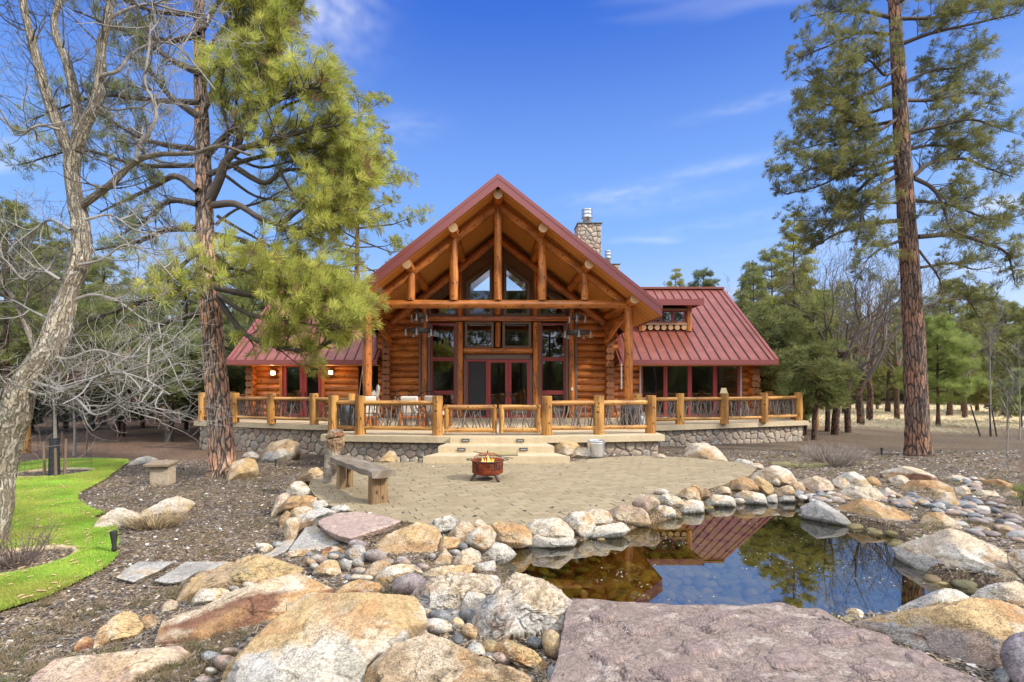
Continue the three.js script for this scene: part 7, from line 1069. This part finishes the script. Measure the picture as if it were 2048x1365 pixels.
  const lv = new Crown(); for (let k = 0; k < 40; k++) { const p = P(60 + R() * 250, 480 + R() * 320, D + (R() - 0.5)).sub(base); lv.add(p, rv(R).normalize(), 0.35 + R() * 0.3, [0.40, 0.22, 0.07]); } lv.build(t, tuftGeo(3, 0.14, 0.06, 1.2, 9), 'dead_leaves');
}
// ---- kinds of background tree, each built once and then copied with a size and a label of its own
const protos = {};
function conifer(seed, H, crown0, reach, whorls, o) {
  const g = new THREE.Group(), R = rng(seed), acc = new Acc(), cr = new Crown(); const lean = rv(R, 0.02);
  const tp = []; for (let i = 0; i <= 8; i++) { const t = i / 8; tp.push(V(lean.x * H * t + 0.03 * ns(t * 3, seed, 1) * H * 0.3, H * t, lean.z * H * t)); }
  mesh('trunk', new Acc().tube(tp, tp.map((_, i) => mix(o.r ?? 0.16, 0.015, (i / 8) ** 0.9) * (i ? 1 : 1.3)), 10, 0.6, 0.1, seed).geo(), o.bark ?? M.barkDark, g);
  for (let w = 0; w < whorls; w++) {
    const t = mix(crown0, 0.985, (w + R() * 0.8) / whorls), k = (t - crown0) / (1 - crown0), L = reach * (o.shape ? o.shape(k) : (1 - k) ** 0.75) * (0.55 + R() * 0.7) + 0.15, n = o.per ?? 4, a0 = R() * 6.28;
    for (let j = 0; j < n; j++) {
      if (R() < (o.miss ?? 0.15)) continue; const a = a0 + j / n * 6.283 + (R() - 0.5) * 0.7, y = H * t, b = along(tp, t).p, rise = mix(o.droop ?? -0.05, 0.55, k) + (R() - 0.5) * 0.3, e = b.clone().add(V(Math.cos(a) * L, rise * L, Math.sin(a) * L)), m = b.clone().lerp(e, 0.55).add(V(0, -0.06 * L, 0)).add(rv(R, 0.08 * L)), q = [b, m, e];
      acc.tube(q, [0.012 + L * 0.014, 0.010 + L * 0.006, 0.006], 4, 1);
      const c = Math.max(2, Math.round(L * (o.dense ?? 9))); for (let i = 0; i < c; i++) { const s = along(q, mix(o.inner ?? 0.3, 1, Math.sqrt(R()))), off = rv(R, 0.10 + L * 0.14); off.y *= 0.6; const p = s.p.add(off); cr.add(p, s.d.clone().add(rv(R, 0.8)).add(V(0, 0.45, 0)).normalize(), (o.size ?? 1.2) * (0.7 + R() * 0.6), o.color(p, R)); }
    }
  }
  kind(mesh('branches', acc.geo(), o.limb ?? M.limb, g), 'stuff'); cr.build(g, o.geo ?? tuftFar); return g;
}
function juniper(seed, H, W, o = {}) {
  const g = new THREE.Group(), R = rng(seed), acc = new Acc(), cr = new Crown(), tips = [];
  const stems = o.stems ?? 4; for (let s = 0; s < stems; s++) {
    const a = s / stems * 6.28 + R(), p = [V(Math.cos(a) * 0.1, 0, Math.sin(a) * 0.1)]; const lx = Math.cos(a) * W * 0.22 * R(), lz = Math.sin(a) * W * 0.22 * R(); for (let i = 1; i <= 4; i++) p.push(V(lx * i / 4 + (R() - 0.5) * 0.2, H * 0.85 * i / 4, lz * i / 4 + (R() - 0.5) * 0.2)); acc.tube(p, [0.09, 0.075, 0.06, 0.035, 0.01], 7, 1, 0.2, s);
    for (let i = 0; i < (o.boughs ?? 14); i++) { const t = mix(o.low ?? 0.12, 1, i / (o.boughs ?? 14)), b = along(p, t).p, k = (t - 0.1) / 0.9, L = W * 0.5 * Math.sin(Math.PI * clamp(0.18 + 0.8 * (1 - k), 0, 1)) * (0.5 + R() * 0.7), ang = R() * 6.283, e = b.clone().add(V(Math.cos(ang) * L, L * (0.25 + R() * 0.4), Math.sin(ang) * L)); acc.tube([b, b.clone().lerp(e, 0.5).add(V(0, -0.05, 0)), e], [0.028, 0.018, 0.006], 4, 1); tips.push([b, e, L]); }
  }
  for (const [b, e, L] of tips) { const n = Math.round((o.dense ?? 26) * (0.5 + L)); for (let i = 0; i < n; i++) { const t = 0.35 + 0.75 * R(), p = b.clone().lerp(e, t).add(rv(R, 0.14 + L * 0.20)); cr.add(p, e.clone().sub(b).normalize().add(rv(R, 0.5)).add(V(0, 0.7, 0)).normalize(), 0.7 + R() * 0.6, (o.color ?? NEEDLE.dark)(p, R)); } }
  kind(mesh('stems', acc.geo(), o.bark ?? M.barkDark, g), 'stuff'); cr.build(g, scaleLeaf, 'foliage'); return g;
}
function bareOak(seed, H, o = {}) {
  const g = new THREE.Group(), R = rng(seed), acc = new Acc(), tp = []; for (let i = 0; i <= 5; i++) tp.push(V((R() - 0.5) * 0.05 * H * i / 5, H * 0.42 * i / 5, (R() - 0.5) * 0.05 * H * i / 5));
  mesh('trunk', new Acc().tube(tp, taper(6, o.r ?? 0.16, (o.r ?? 0.16) * 0.7), 10, 0.8, 0.15, seed).geo(), o.mat ?? M.barkDark, g);
  for (let k = 0; k < (o.limbs ?? 6); k++) { const q = along(tp, mix(0.55, 1, k / (o.limbs ?? 6))), a = k * 2.4 + R(); fork(acc, q.p, V(Math.cos(a) * 0.6, 0.9, Math.sin(a) * 0.6).normalize(), (o.r ?? 0.16) * 0.5, H * 0.24, R, o.depth ?? 5, { crook: 0.22, spread: 0.62, rise: 0.08, rmin: 0.005 }); }
  kind(mesh('branches', acc.geo(), o.twigM ?? M.twigDark, g), 'stuff');
  if (o.leaves) { const cr = new Crown(); for (let k = 0; k < o.leaves; k++) cr.add(V((R() - 0.5) * H * 0.4, H * (0.35 + R() * 0.3), (R() - 0.5) * H * 0.4), rv(R).normalize(), 0.6 + R() * 0.5, [0.42, 0.20, 0.07]); cr.build(g, tuftGeo(4, 0.14, 0.05, 1.3, 9), 'dead_leaves'); } return g;
}
protos.ponderosa = () => conifer(11, 12, 0.32, 2.6, 26, { color: NEEDLE.mid, per: 4, dense: 13, size: 1.25, r: 0.20, shape: (k) => Math.sin(Math.PI * clamp(0.22 + k * 0.75, 0, 1)) });
protos.ponderosa2 = () => conifer(23, 11, 0.20, 2.3, 26, { color: NEEDLE.mid, per: 4, dense: 13, size: 1.2, r: 0.17, miss: 0.2 });
protos.tallPine = () => conifer(31, 18, 0.42, 3.0, 24, { color: (p, R) => NEEDLE.bright(p, R).map((x) => x * 0.85), per: 3, dense: 15, size: 1.0, r: 0.26, miss: 0.28, inner: 0.5, bark: tone(M.bark, 0.5, 0.45, 0.42), shape: (k) => Math.sin(Math.PI * clamp(0.25 + k * 0.7, 0, 1)) });
protos.darkPine = () => conifer(37, 9, 0.12, 2.2, 24, { color: NEEDLE.dark, per: 5, dense: 13, size: 1.25, r: 0.14 });
protos.youngPine = () => conifer(43, 6, 0.24, 1.55, 17, { color: NEEDLE.lime, per: 5, dense: 20, size: 1.15, r: 0.10, miss: 0.05, droop: 0.15, shape: (k) => Math.sin(Math.PI * clamp(0.3 + k * 0.66, 0, 1)), geo: tuftNear });
protos.broadPine = () => conifer(47, 10, 0.14, 3.2, 24, { color: (p, R) => NEEDLE.lime(p, R).map((x, i) => x * (i === 1 ? 0.70 : 0.78)), per: 5, dense: 13, size: 1.5, r: 0.2, shape: (k) => Math.sin(Math.PI * clamp(0.30 + k * 0.68, 0, 1)) });
protos.slimPine = () => conifer(53, 11, 0.30, 1.9, 26, { color: (p, R) => NEEDLE.bright(p, R).map((x) => x * 0.72), per: 4, dense: 15, size: 1.0, r: 0.14, miss: 0.2, droop: 0.05 });
protos.juniper = () => juniper(61, 5.4, 2.9, { color: (p, R) => NEEDLE.mid(p, R).map((x) => x * 0.95), stems: 4, low: 0.2, dense: 11, boughs: 12 });
protos.darkJuniper = () => juniper(67, 6, 4.2, { color: NEEDLE.dark, stems: 5, low: 0.22, dense: 30 });
protos.smallJuniper = () => juniper(71, 4, 2.4, { color: (p, R) => NEEDLE.mid(p, R).map((x) => x * 0.8), stems: 1, low: 0.38, boughs: 24, dense: 22 });
protos.greyJuniper = () => juniper(73, 5, 3.2, { color: (p, R) => NEEDLE.dark(p, R).map((x) => x * 1.3), stems: 5, low: 0.42, bark: tone(M.oak, 0.35, 0.32, 0.30) });
protos.bareOak = () => bareOak(81, 9, { limbs: 7, depth: 5, r: 0.17 });
protos.bareOak2 = () => bareOak(85, 8, { limbs: 6, depth: 5, r: 0.13, leaves: 60 });
const made = {};
function tree(kindName, name, label, category, x0, d, height, group, turn = 0) {
  let o; const src = made[kindName]; if (!src) { o = protos[kindName](); const bb = new THREE.Box3(); o.traverse((m) => { if (m.name === 'trunk' || m.name === 'stems' || m.name === 'branches') { m.geometry.computeBoundingBox(); bb.union(m.geometry.boundingBox); } }); o.userData.h0 = bb.max.y; made[kindName] = o; } else o = src.clone();
  const h0 = made[kindName].userData.h0, x = (x0 - CX) / F * d; o.name = numbered(name); scene.add(o); o.position.set(x, baseHeight(x, -d) - 0.03, -d); o.rotation.y = turn || (x0 * 0.37 + d) % 6.28; o.scale.setScalar(height / h0); delete o.userData.label; o.userData.h0 = h0; tag(o, label, category, group); return o;
}
const top = (py, d) => EYE + (HY - py) * d / F + 0.45; // height of a crown whose tip shows at a given line of the survey
tree('tallPine', 'pine_tree', 'tall pine behind the bedroom wing, its open crown standing clear beside the leaning pine', 'pine tree', 712, 28, top(165, 28), null, 2.2);
tree('slimPine', 'pine_tree', 'round topped pine peeping over the wing roof ridge', 'pine tree', 1345, 46, top(540, 46)); tree('darkPine', 'pine_tree', 'small pointed pine tip above the wing roof ridge', 'pine tree', 1403, 50, top(541, 50));
tree('slimPine', 'pine_tree', 'slender pine rising behind the wing roof end with a clear pointed top', 'pine tree', 1586, 27, top(432, 27), null, 1); tree('ponderosa2', 'pine_tree', 'thin topped pine right behind the end of the wing roof', 'pine tree', 1508, 33, top(535, 33)); tree('bareOak', 'bare_tree', 'bare grey tree with upright twigs behind the end of the wing roof', 'bare tree', 1490, 36, top(545, 36));
tree('juniper', 'juniper_tree', 'large bushy juniper against the log end of the wing', 'juniper tree', 1568, 24.5, top(608, 24.5), null, 0.6); tree('juniper', 'juniper_tree', 'juniper spreading over the deck corner railing', 'juniper tree', 1608, 23, top(715, 23), null, 3.1); tree('smallJuniper', 'juniper_tree', 'small single stemmed juniper just beyond the deck corner', 'juniper tree', 1634, 20.6, top(700, 20.6)); tree('greyJuniper', 'juniper_tree', 'juniper with bare grey stems crowding behind the log end of the wing', 'juniper tree', 1528, 26, top(650, 26));
tree('bareOak', 'bare_oak', 'dark leafless oak with forked trunk beyond the deck corner', 'oak tree', 1671, 23.5, top(470, 23.5), null, 0.4); tree('bareOak2', 'bare_oak', 'leafless oak with a few russet leaves just behind the dark forked one', 'oak tree', 1697, 24.6, top(490, 24.6), null, 2.0); tree('bareOak2', 'bare_oak', 'thin leafless oak between the juniper and the dark forked oak', 'oak tree', 1655, 25.2, top(560, 25.2), null, 4.4); tree('bareOak', 'bare_oak', 'leafless oak over the grassy edge left of the tall pine trunk', 'oak tree', 1740, 33, top(520, 33), null, 5.1);
tree('ponderosa2', 'pine_tree', 'big grey trunked pine at the far edge of the grass', 'pine tree', 1776, 42, top(560, 42)); tree('youngPine', 'young_pine', 'young bright green pine standing in the pale grass', 'pine tree', 1877, 29, top(636, 29)); tree('broadPine', 'pine_tree', 'broad bright pine, the tallest of the clump beyond the grass', 'pine tree', 2012, 38, top(606, 38)); tree('broadPine', 'pine_tree', 'broad pine leaning over the staked saplings', 'pine tree', 2075, 30, top(640, 30), null, 2.6); tree('youngPine', 'young_pine', 'low young pine at the outer end of the pale grass', 'pine tree', 2044, 27, top(740, 27), null, 2); tree('ponderosa', 'pine_tree', 'dark crowned pine just behind the young bright one', 'pine tree', 1900, 37, top(560, 37), null, 1.2); tree('darkPine', 'pine_tree', 'dark pine filling in behind the staked saplings', 'pine tree', 1955, 44, top(640, 44));
tree('darkPine', 'pine_tree', 'dark low pine behind the two leafless oaks', 'pine tree', 1715, 47, top(640, 47)); tree('ponderosa2', 'pine_tree', 'slim pine with a bushy top between the oaks and the tall trunk', 'pine tree', 1690, 40, top(560, 40), null, 4); tree('ponderosa', 'pine_tree', 'pine filling the gap behind the junipers', 'pine tree', 1610, 38, top(590, 38), null, 3);
tree('darkJuniper', 'juniper_tree', 'dark spreading juniper behind the caged young trees', 'juniper tree', 240, 26, top(600, 26), null, 1.1); tree('greyJuniper', 'juniper_tree', 'grey stemmed juniper between the leaning pine and the dark one', 'juniper tree', 338, 23.5, top(655, 23.5), null, 2.7); tree('darkJuniper', 'juniper_tree', 'dark juniper at the far corner of the bedroom wing', 'juniper tree', 415, 27, top(640, 27), null, 4); tree('ponderosa', 'pine_tree', 'pine rising straight behind the dark spreading juniper', 'pine tree', 205, 33, top(505, 33), null, 0.4); tree('ponderosa2', 'pine_tree', 'pine behind the grey stemmed juniper', 'pine tree', 318, 36, top(520, 36), null, 1.9); tree('ponderosa', 'pine_tree', 'pine over the far corner of the bedroom wing', 'pine tree', 430, 38, top(500, 38), null, 3.3); tree('ponderosa2', 'pine_tree', 'pine whose top shows above the bedroom wing roof near its end', 'pine tree', 505, 40, top(470, 40), null, 5); tree('ponderosa', 'pine_tree', 'pine top above the middle of the bedroom wing roof', 'pine tree', 590, 42, top(495, 42), null, 0.9); tree('ponderosa2', 'pine_tree', 'pine top above the bedroom wing roof next to the big gable', 'pine tree', 655, 37, top(520, 37), null, 2.4);
tree('darkPine', 'pine_tree', 'dark pine behind the crooked oak trunk', 'pine tree', 60, 28, top(545, 28)); tree('ponderosa', 'pine_tree', 'pine behind the top of the crooked oak', 'pine tree', 120, 36, top(470, 36), null, 4.5); tree('ponderosa2', 'pine_tree', 'pine at the very edge behind the crooked oak', 'pine tree', -20, 30, top(420, 30), null, 1.4); tree('ponderosa', 'pine_tree', 'pine crowding in over the edge of the lawn', 'pine tree', 10, 22, top(390, 22), null, 2.2); tree('darkPine', 'pine_tree', 'dark pine between the caged trees and the dark juniper', 'pine tree', 165, 41, top(600, 41)); tree('darkPine', 'pine_tree', 'dark pine hidden low behind the leaning pine trunk', 'pine tree', 385, 44, top(600, 44), null, 3); tree('bareOak', 'bare_oak', 'bare oak behind the lawn among the dark pines', 'oak tree', 110, 30, top(600, 30), null, 2); tree('bareOak2', 'bare_oak', 'bare oak behind the bedroom wing corner', 'oak tree', 465, 31, top(600, 31), null, 0.3);
tree('bareOak', 'bare_oak', 'bare oak rising above the leafless pair, its twigs against the sky', 'oak tree', 1722, 29, top(470, 29), null, 3.7); tree('bareOak2', 'bare_oak', 'bare oak just beside the tall pine trunk on the house side', 'oak tree', 1795, 34, top(520, 34), null, 1.3); tree('bareOak', 'bare_oak', 'bare oak behind the young bright pine', 'oak tree', 1930, 35, top(590, 35), null, 2.3); tree('ponderosa', 'pine_tree', 'pine crown showing above the junipers at the end of the wing', 'pine tree', 1545, 36, top(500, 36), null, 2.9);
for (const [x0, d, h, kn, l] of [[52, 27, 3.2, 'darkJuniper', 'low dark juniper just beyond the orange fence post'], [130, 29, 3.6, 'darkJuniper', 'low dark juniper behind the caged tree with reddish twigs'], [185, 30, 2.8, 'juniper', 'low juniper between the caged trees and the spreading juniper'], [285, 31, 3.4, 'darkJuniper', 'low dark juniper filling in beside the grey stemmed juniper'], [372, 30, 3.0, 'juniper', 'low juniper just behind the leaning pine trunk'], [440, 33, 3.4, 'darkJuniper', 'low dark juniper under the end of the bedroom wing roof'], [5, 24, 3.0, 'juniper', 'low juniper behind the base of the crooked oak'], [1700, 45, 3.4, 'darkJuniper', 'low dark juniper at the far edge of the grass behind the oaks'], [1755, 47, 3.0, 'juniper', 'low juniper across the grass beside the grey trunked pine'], [1925, 44, 3.6, 'darkJuniper', 'low dark juniper across the grass beyond the young bright pine'], [1990, 42, 3.2, 'juniper', 'low juniper across the grass behind the staked saplings'], [2060, 40, 3.4, 'darkJuniper', 'low dark juniper at the outer end of the grass']]) tree(kn, 'juniper_tree', l, 'juniper tree', x0, d, h);
{ // the wood beyond, and trees behind the viewer that show in the windows
  const R = rng(909), kinds = ['ponderosa', 'ponderosa2', 'darkPine', 'bareOak'];
  for (let k = 0; k < 46; k++) { const left = k < 24, x0 = left ? -120 + R() * 640 : 1480 + R() * 660, d = 48 + R() * 34; const kn = kinds[Math.floor(R() * 3.4)], oak = kn === 'bareOak', spot = left ? ['beyond the crooked oak trunk', 'beyond the caged young trees', 'beyond the dark spreading juniper', 'beyond the leaning pine', 'above the bedroom wing roof'][clamp(Math.floor((x0 + 20) / 115), 0, 4)] : ['beyond the junipers at the deck corner', 'beyond the leafless oaks', 'beyond the tall pine trunk', 'beyond the young bright pine', 'beyond the staked saplings'][clamp(Math.floor((x0 - 1500) / 110), 0, 4)]; tree(kn, oak ? 'bare_oak' : 'pine_tree', (oak ? 'bare oak' : kn === 'darkPine' ? 'dark pine' : 'pine') + ' of the distant wood ' + spot, oak ? 'oak tree' : 'pine tree', x0, d, (left ? 9.5 : 8) + R() * 4.5, (oak ? 'bare oaks' : kn === 'darkPine' ? 'dark pines' : 'pines') + ' of the wood ' + spot, R() * 6.28); }
  const back = (kn, x, z, h) => { const oak = kn === 'bareOak', jun = kn === 'darkJuniper', o = tree(kn, oak ? 'bare_oak' : jun ? 'juniper_tree' : 'pine_tree', (oak ? 'bare oak' : jun ? 'juniper' : 'pine') + ' of the garden mirrored in the porch windows', oak ? 'oak tree' : jun ? 'juniper tree' : 'pine tree', CX, 20, h, oak ? 'mirrored oaks' : jun ? 'mirrored junipers' : 'mirrored pines', R() * 6.28); o.position.set(x, -0.2, z); };
  for (let k = 0; k < 18; k++) back(['ponderosa', 'bareOak', 'tallPine'][k % 3], (R() - 0.5) * 50, 9 + R() * 18, 12 + R() * 7);
  for (let k = 0; k < 16; k++) back(k % 2 ? 'darkPine' : 'darkJuniper', (k / 15 - 0.5) * 70, 24 + R() * 12, 4 + R() * 2.5);
  // far wood: a mass nobody could count
  const g = new THREE.ConeGeometry(1, 1, 9, 6); { const p = g.attributes.position; for (let i = 0; i < p.count; i++) { const k = 1 + 0.6 * ns(p.getX(i) * 4, p.getY(i) * 9, p.getZ(i) * 4); p.setX(i, p.getX(i) * k); p.setZ(i, p.getZ(i) * k); p.setY(i, p.getY(i) + 0.5); } g.computeVertexNormals(); }
  const cr = new Crown(), spots = []; for (let k = 0; k < 4600; k++) { const bk = k > 4000, a = (R() - 0.5) * 2.2 + (bk ? Math.PI : 0), d = bk ? 45 + R() * 50 : 86 + R() * 110, x = Math.sin(a) * d, z = -Math.cos(a) * d, h = (bk ? 3 : 6) + R() * 5; for (let i = 0; i < 9; i++) { const t = R(); cr.add(V(x + (R() - 0.5) * 3.4 * (1 - t * 0.8), baseHeight(x, z) + h * (0.1 + 0.9 * t), z + (R() - 0.5) * 3 * (1 - t * 0.8)), V((R() - 0.5), 1, R() - 0.5).normalize(), 4 + R() * 3, NEEDLE.dark(0, R)); } }
  const w = new THREE.Group(); const im = cr.build(w, tuftWide, 'far_wood'); scene.add(im); tag(im, 'far wood of dark pines closing the horizon all round', 'wood'); 
}
// ---- young trees, stakes, cages
function youngTree(x0, y0, label, o) {
  const p = onGround(x0, y0), t = thing('young_tree', label, 'young tree', p), R = rng(o.seed), acc = new Acc(), H = o.h;
  const tp = smoothLine([V(0, 0, 0), V(0.02, H * 0.35, 0), V(-0.02, H * 0.7, 0.02), V(0.01, H, 0)], 4); mesh('trunk', new Acc().tube(tp, taper(tp.length, o.r, 0.008), 8, 1).geo(), o.trunkM ?? M.sapling, t);
  for (let k = 0; k < o.n; k++) { const q = along(tp, mix(o.low, 1, k / o.n)); fork(acc, q.p, V(R() - 0.5, o.up ?? 0.9, R() - 0.5).normalize(), 0.008, H * 0.24, R, 3, { crook: 0.12, spread: o.spread ?? 0.5, rise: 0.1 }); }
  kind(mesh('branches', acc.geo(), o.twigM, t), 'stuff');
  if (o.wrap) mesh('trunk_wrap', new THREE.CylinderGeometry(0.105, 0.125, o.wrap, 18).translate(0, o.wrap / 2, 0), std(0.022, 0.022, 0.026, 0.7), t);
  for (const [dx, dz, h, lean] of o.stakes ?? []) mesh('stake', new THREE.CylinderGeometry(0.025, 0.03, h, 8).translate(0, h / 2, 0).rotateZ(lean).translate(dx, -0.05, dz), o.stakeM ?? std(0.22, 0.15, 0.10, 0.9), t);
  if (o.cage) { const a2 = new Acc(), [r, h] = o.cage; for (let i = 0; i < 30; i++) { const a = i / 30 * 6.283; a2.tube([V(Math.cos(a) * r, 0.02, Math.sin(a) * r), V(Math.cos(a) * r, h, Math.sin(a) * r)], [0.0022, 0.0022], 3); } for (let j = 0; j <= 14; j++) { const l = []; for (let i = 0; i <= 30; i++) { const a = i / 30 * 6.283; l.push(V(Math.cos(a) * r, 0.04 + j / 14 * (h - 0.04), Math.sin(a) * r)); } a2.tube(l, l.map(() => 0.0022), 3); } kind(mesh('wire_cage', a2.geo(), std(0.12, 0.12, 0.12, 0.5, { metalness: 0.6 }), t), 'stuff'); }
  if (o.ties) for (const y of o.ties) { const l = []; for (let i = 0; i <= 16; i++) { const a = i / 16 * 6.283; l.push(V(Math.cos(a) * 0.22, y + 0.03 * Math.sin(a * 2), Math.sin(a) * 0.22)); } mesh('tie', new Acc().tube(l, l.map(() => 0.014), 5).geo(), M.dark, t); }
  return t;
}
youngTree(108, 953, 'young bare tree with black wrapped trunk inside a wire cage on the lawn', { seed: 5, h: 3.6, r: 0.05, n: 34, low: 0.3, twigM: M.twigDark, wrap: 0.98, stakes: [[-0.16, 0.1, 0.95, 0.03], [0.22, -0.05, 1.0, -0.04], [0.3, 0.3, 0.8, 0.02]], cage: [0.75, 1.9], up: 1.6, spread: 0.42 });
youngTree(148, 912, 'young bare tree with reddish twigs inside a wire cage behind the lawn', { seed: 9, h: 2.5, r: 0.055, n: 26, low: 0.5, twigM: M.redTwig, trunkM: M.sapling, stakes: [[0.40, 0, 0.95, -0.06], [-0.3, 0.1, 0.9, 0.05]], cage: [0.95, 1.75], up: 1.1, spread: 0.6, ties: [1.25] });
youngTree(1981, 873, 'thin bare sapling tied between three dark stakes beyond the tall pine', { seed: 14, h: 4.4, r: 0.035, n: 12, low: 0.45, twigM: M.sapling, stakes: [[-0.42, 0, 1.5, 0.30], [-0.05, 0.1, 1.4, 0.06], [0.30, 0, 1.5, 0.18]], stakeM: std(0.05, 0.04, 0.035, 0.9), up: 1.8, spread: 0.28, ties: [1.25, 1.4] });
youngTree(2015, 905, 'low leaning bare sapling at the edge of the mulch beyond the stakes', { seed: 19, h: 1.9, r: 0.02, n: 12, low: 0.2, twigM: M.sapling, up: 0.8 });
youngTree(2040, 880, 'bent pale sapling with thin bare branches by the low young pine', { seed: 23, h: 3.0, r: 0.03, n: 12, low: 0.3, twigM: M.sapling, up: 1.0 });
// ---- shrubs and grasses
function tuftShrub(name, label, category, x0, y0, r, h, n, c, o = {}) {
  const p = onGround(x0, y0), t = thing(name, label, category, p), R = rng(o.seed ?? 3), acc = new Acc();
  for (let k = 0; k < n; k++) { const a = R() * 6.283, q = Math.sqrt(R()) * r * 0.45, l = h * (0.55 + R() * 0.5), s = V(Math.cos(a) * q * (o.wide ?? 1), 0, Math.sin(a) * q), e = s.clone().add(V(Math.cos(a) * (q + r * 0.4 * R()) * (o.wide ?? 1), l, Math.sin(a) * (q + r * 0.4 * R()))); const m = s.clone().lerp(e, 0.55).add(rv(R, 0.04)); acc.tube([s, m, e], [o.w ?? 0.004, (o.w ?? 0.004) * 0.8, 0.001], 3); if (o.fork) for (let j = 0; j < o.fork; j++) { const u = m.clone().lerp(e, R()); acc.tube([u, u.clone().add(rv(R, h * 0.3)).add(V(0, h * 0.16, 0))], [(o.w ?? 0.004) * 0.6, 0.001], 3); } }
  kind(mesh(o.part ?? 'stems', acc.geo(), std(...c, 0.95), t), 'stuff'); return t;
}
tuftShrub('dry_bush', 'dry grey twiggy bush on the mulch beyond the terrace', 'shrub', 1667, 931, 0.66, 0.50, 240, [0.30, 0.25, 0.205], { fork: 3, w: 0.006, seed: 6, wide: 1.2 });
tuftShrub('grass_clump', 'clump of dry straw coloured grass before the long white boulder', 'grass clump', 310, 1056, 0.36, 0.26, 190, [0.40, 0.30, 0.17], { w: 0.008, seed: 8, wide: 1.4, part: 'blades' }); tuftShrub('shrub', 'small leafless shrub in the edged bed at the near end of the lawn', 'shrub', 36, 1130, 0.40, 0.42, 60, [0.17, 0.12, 0.10], { fork: 4, w: 0.005, seed: 12 });
tuftShrub('grass_clump', 'thin straw tuft growing between the pond rocks and the tall pine', 'grass clump', 1600, 935, 0.4, 0.14, 260, [0.40, 0.36, 0.18], { seed: 15, part: 'blades', wide: 1.8 });
{ const p = onGround(2046, 1012), t = thing('pine_sprig', 'little green pine seedling at the outer edge of the rocky bank', 'seedling', p), cr = new Crown(), R = rng(2), acc = new Acc(); acc.tube([V(0, 0, 0), V(0.02, 0.28, 0)], [0.012, 0.006], 5); for (let k = 0; k < 14; k++) cr.add(V((R() - 0.5) * 0.16, 0.08 + R() * 0.2, (R() - 0.5) * 0.16), V(R() - 0.5, 0.8, R() - 0.5).normalize(), 0.6, NEEDLE.mid(0, R)); mesh('stem', acc.geo(), M.limb, t); cr.build(t, tuftNear); }
{ // fallen twigs and cones
  const R = rng(321), acc = new Acc(), cones = []; for (let k = 0, n = 0; n < 170 && k < 5000; k++) { const d = 3 + R() * 15, x = (R() * 2 - 1) * d, z = -d; if (inside(patioLine, x, z) || inside(pondLine, x, z) || inside(lawnLine, x, z)) continue; n++; const y = baseHeight(x, z), a = R() * 6.28, L = 0.12 + R() * 0.35; if (n % 8) acc.tube([V(x, y + 0.01, z), V(x + Math.cos(a) * L * 0.5, y + 0.02 + R() * 0.02, z + Math.sin(a) * L * 0.5), V(x + Math.cos(a + 0.3) * L, y + 0.01, z + Math.sin(a + 0.3) * L)], [0.006, 0.005, 0.002], 4); else cones.push([x, y, z, a]); }
  kind(tag(mesh('fallen_twigs', acc.geo(), M.twigDark), 'dry twigs fallen on the mulch all over the garden', 'twigs'), 'stuff');
  const cg = new THREE.SphereGeometry(0.026, 14, 14), p = cg.attributes.position; for (let i = 0; i < p.count; i++) { const k = 1 + 0.22 * Math.sin(p.getY(i) * 420) * Math.sin(Math.atan2(p.getZ(i), p.getX(i)) * 6); p.setXYZ(i, p.getX(i) * k, p.getY(i) * 1.6, p.getZ(i) * k); } cg.computeVertexNormals();
  const im = new THREE.InstancedMesh(cg, std(0.12, 0.075, 0.045, 0.9), cones.length), m = new THREE.Matrix4(), q = new THREE.Quaternion(); cones.forEach(([x, y, z, a], i) => { q.setFromEuler(new THREE.Euler(1.4, a, 0.2)); im.setMatrixAt(i, m.compose(V(x, y + 0.025, z), q, V(1, 1, 1))); }); im.name = 'pine_cones'; scene.add(kind(tag(im, 'small brown pine cones lying on the mulch', 'pine cones'), 'stuff'));
}
{ // pale dry grass of the field and wisps among the mulch
  const bl = tuftGeo(16, 0.26, 0.010, 0.7, 21, 0), R = rng(55), mk = (name, label, n, fn, col, s0) => { const cr = new Crown(); for (let k = 0; cr.list.length < n && k < n * 40; k++) { const p = fn(); if (p) cr.add(p, V((R() - 0.5) * 0.5, 1, (R() - 0.5) * 0.5).normalize(), s0 * (0.6 + R() * 0.8), col()); } const w = new THREE.Group(), im = cr.build(w, bl, name, needleM); scene.add(im); tag(im, label, 'grass'); };
  mk('dry_grass', 'pale dry grass of the open field behind the tall pine', 15000, () => { const d = 24 + R() * 34, x = d * (0.30 + R() * 0.95); const n = fbm(x * 0.35, -d * 0.35, 3, 4); if (d + n * 8 < 26.5 || d + n * 8 > 56) return null; return V(x, baseHeight(x, -d), -d); }, () => { const l = 0.75 + R() * 0.5; return [0.66 * l, 0.62 * l, 0.44 * l]; }, 0.55);
  mk('straw', 'wisps of dry straw among the rocks and over the mulch', 5200, () => { const d = 3 + R() ** 1.6 * 13, x = (R() * 2 - 1) * d; if (inside(patioLine, x, -d) || inside(pondLine, x, -d) || inside(lawnLine, x, -d)) return null; if (fbm(x * 0.9, -d * 0.9, 12, 3) < 0.10) return null; return V(x, baseHeight(x, -d) - 0.01, -d); }, () => { const l = 0.6 + R() * 0.6, g = R() < 0.22; return g ? [0.16 * l, 0.20 * l, 0.06 * l] : [0.40 * l, 0.31 * l, 0.18 * l]; }, 0.30);
}
scene.traverse((o) => { if (o.userData.h0) delete o.userData.h0; });
renderer.render(scene, camera);
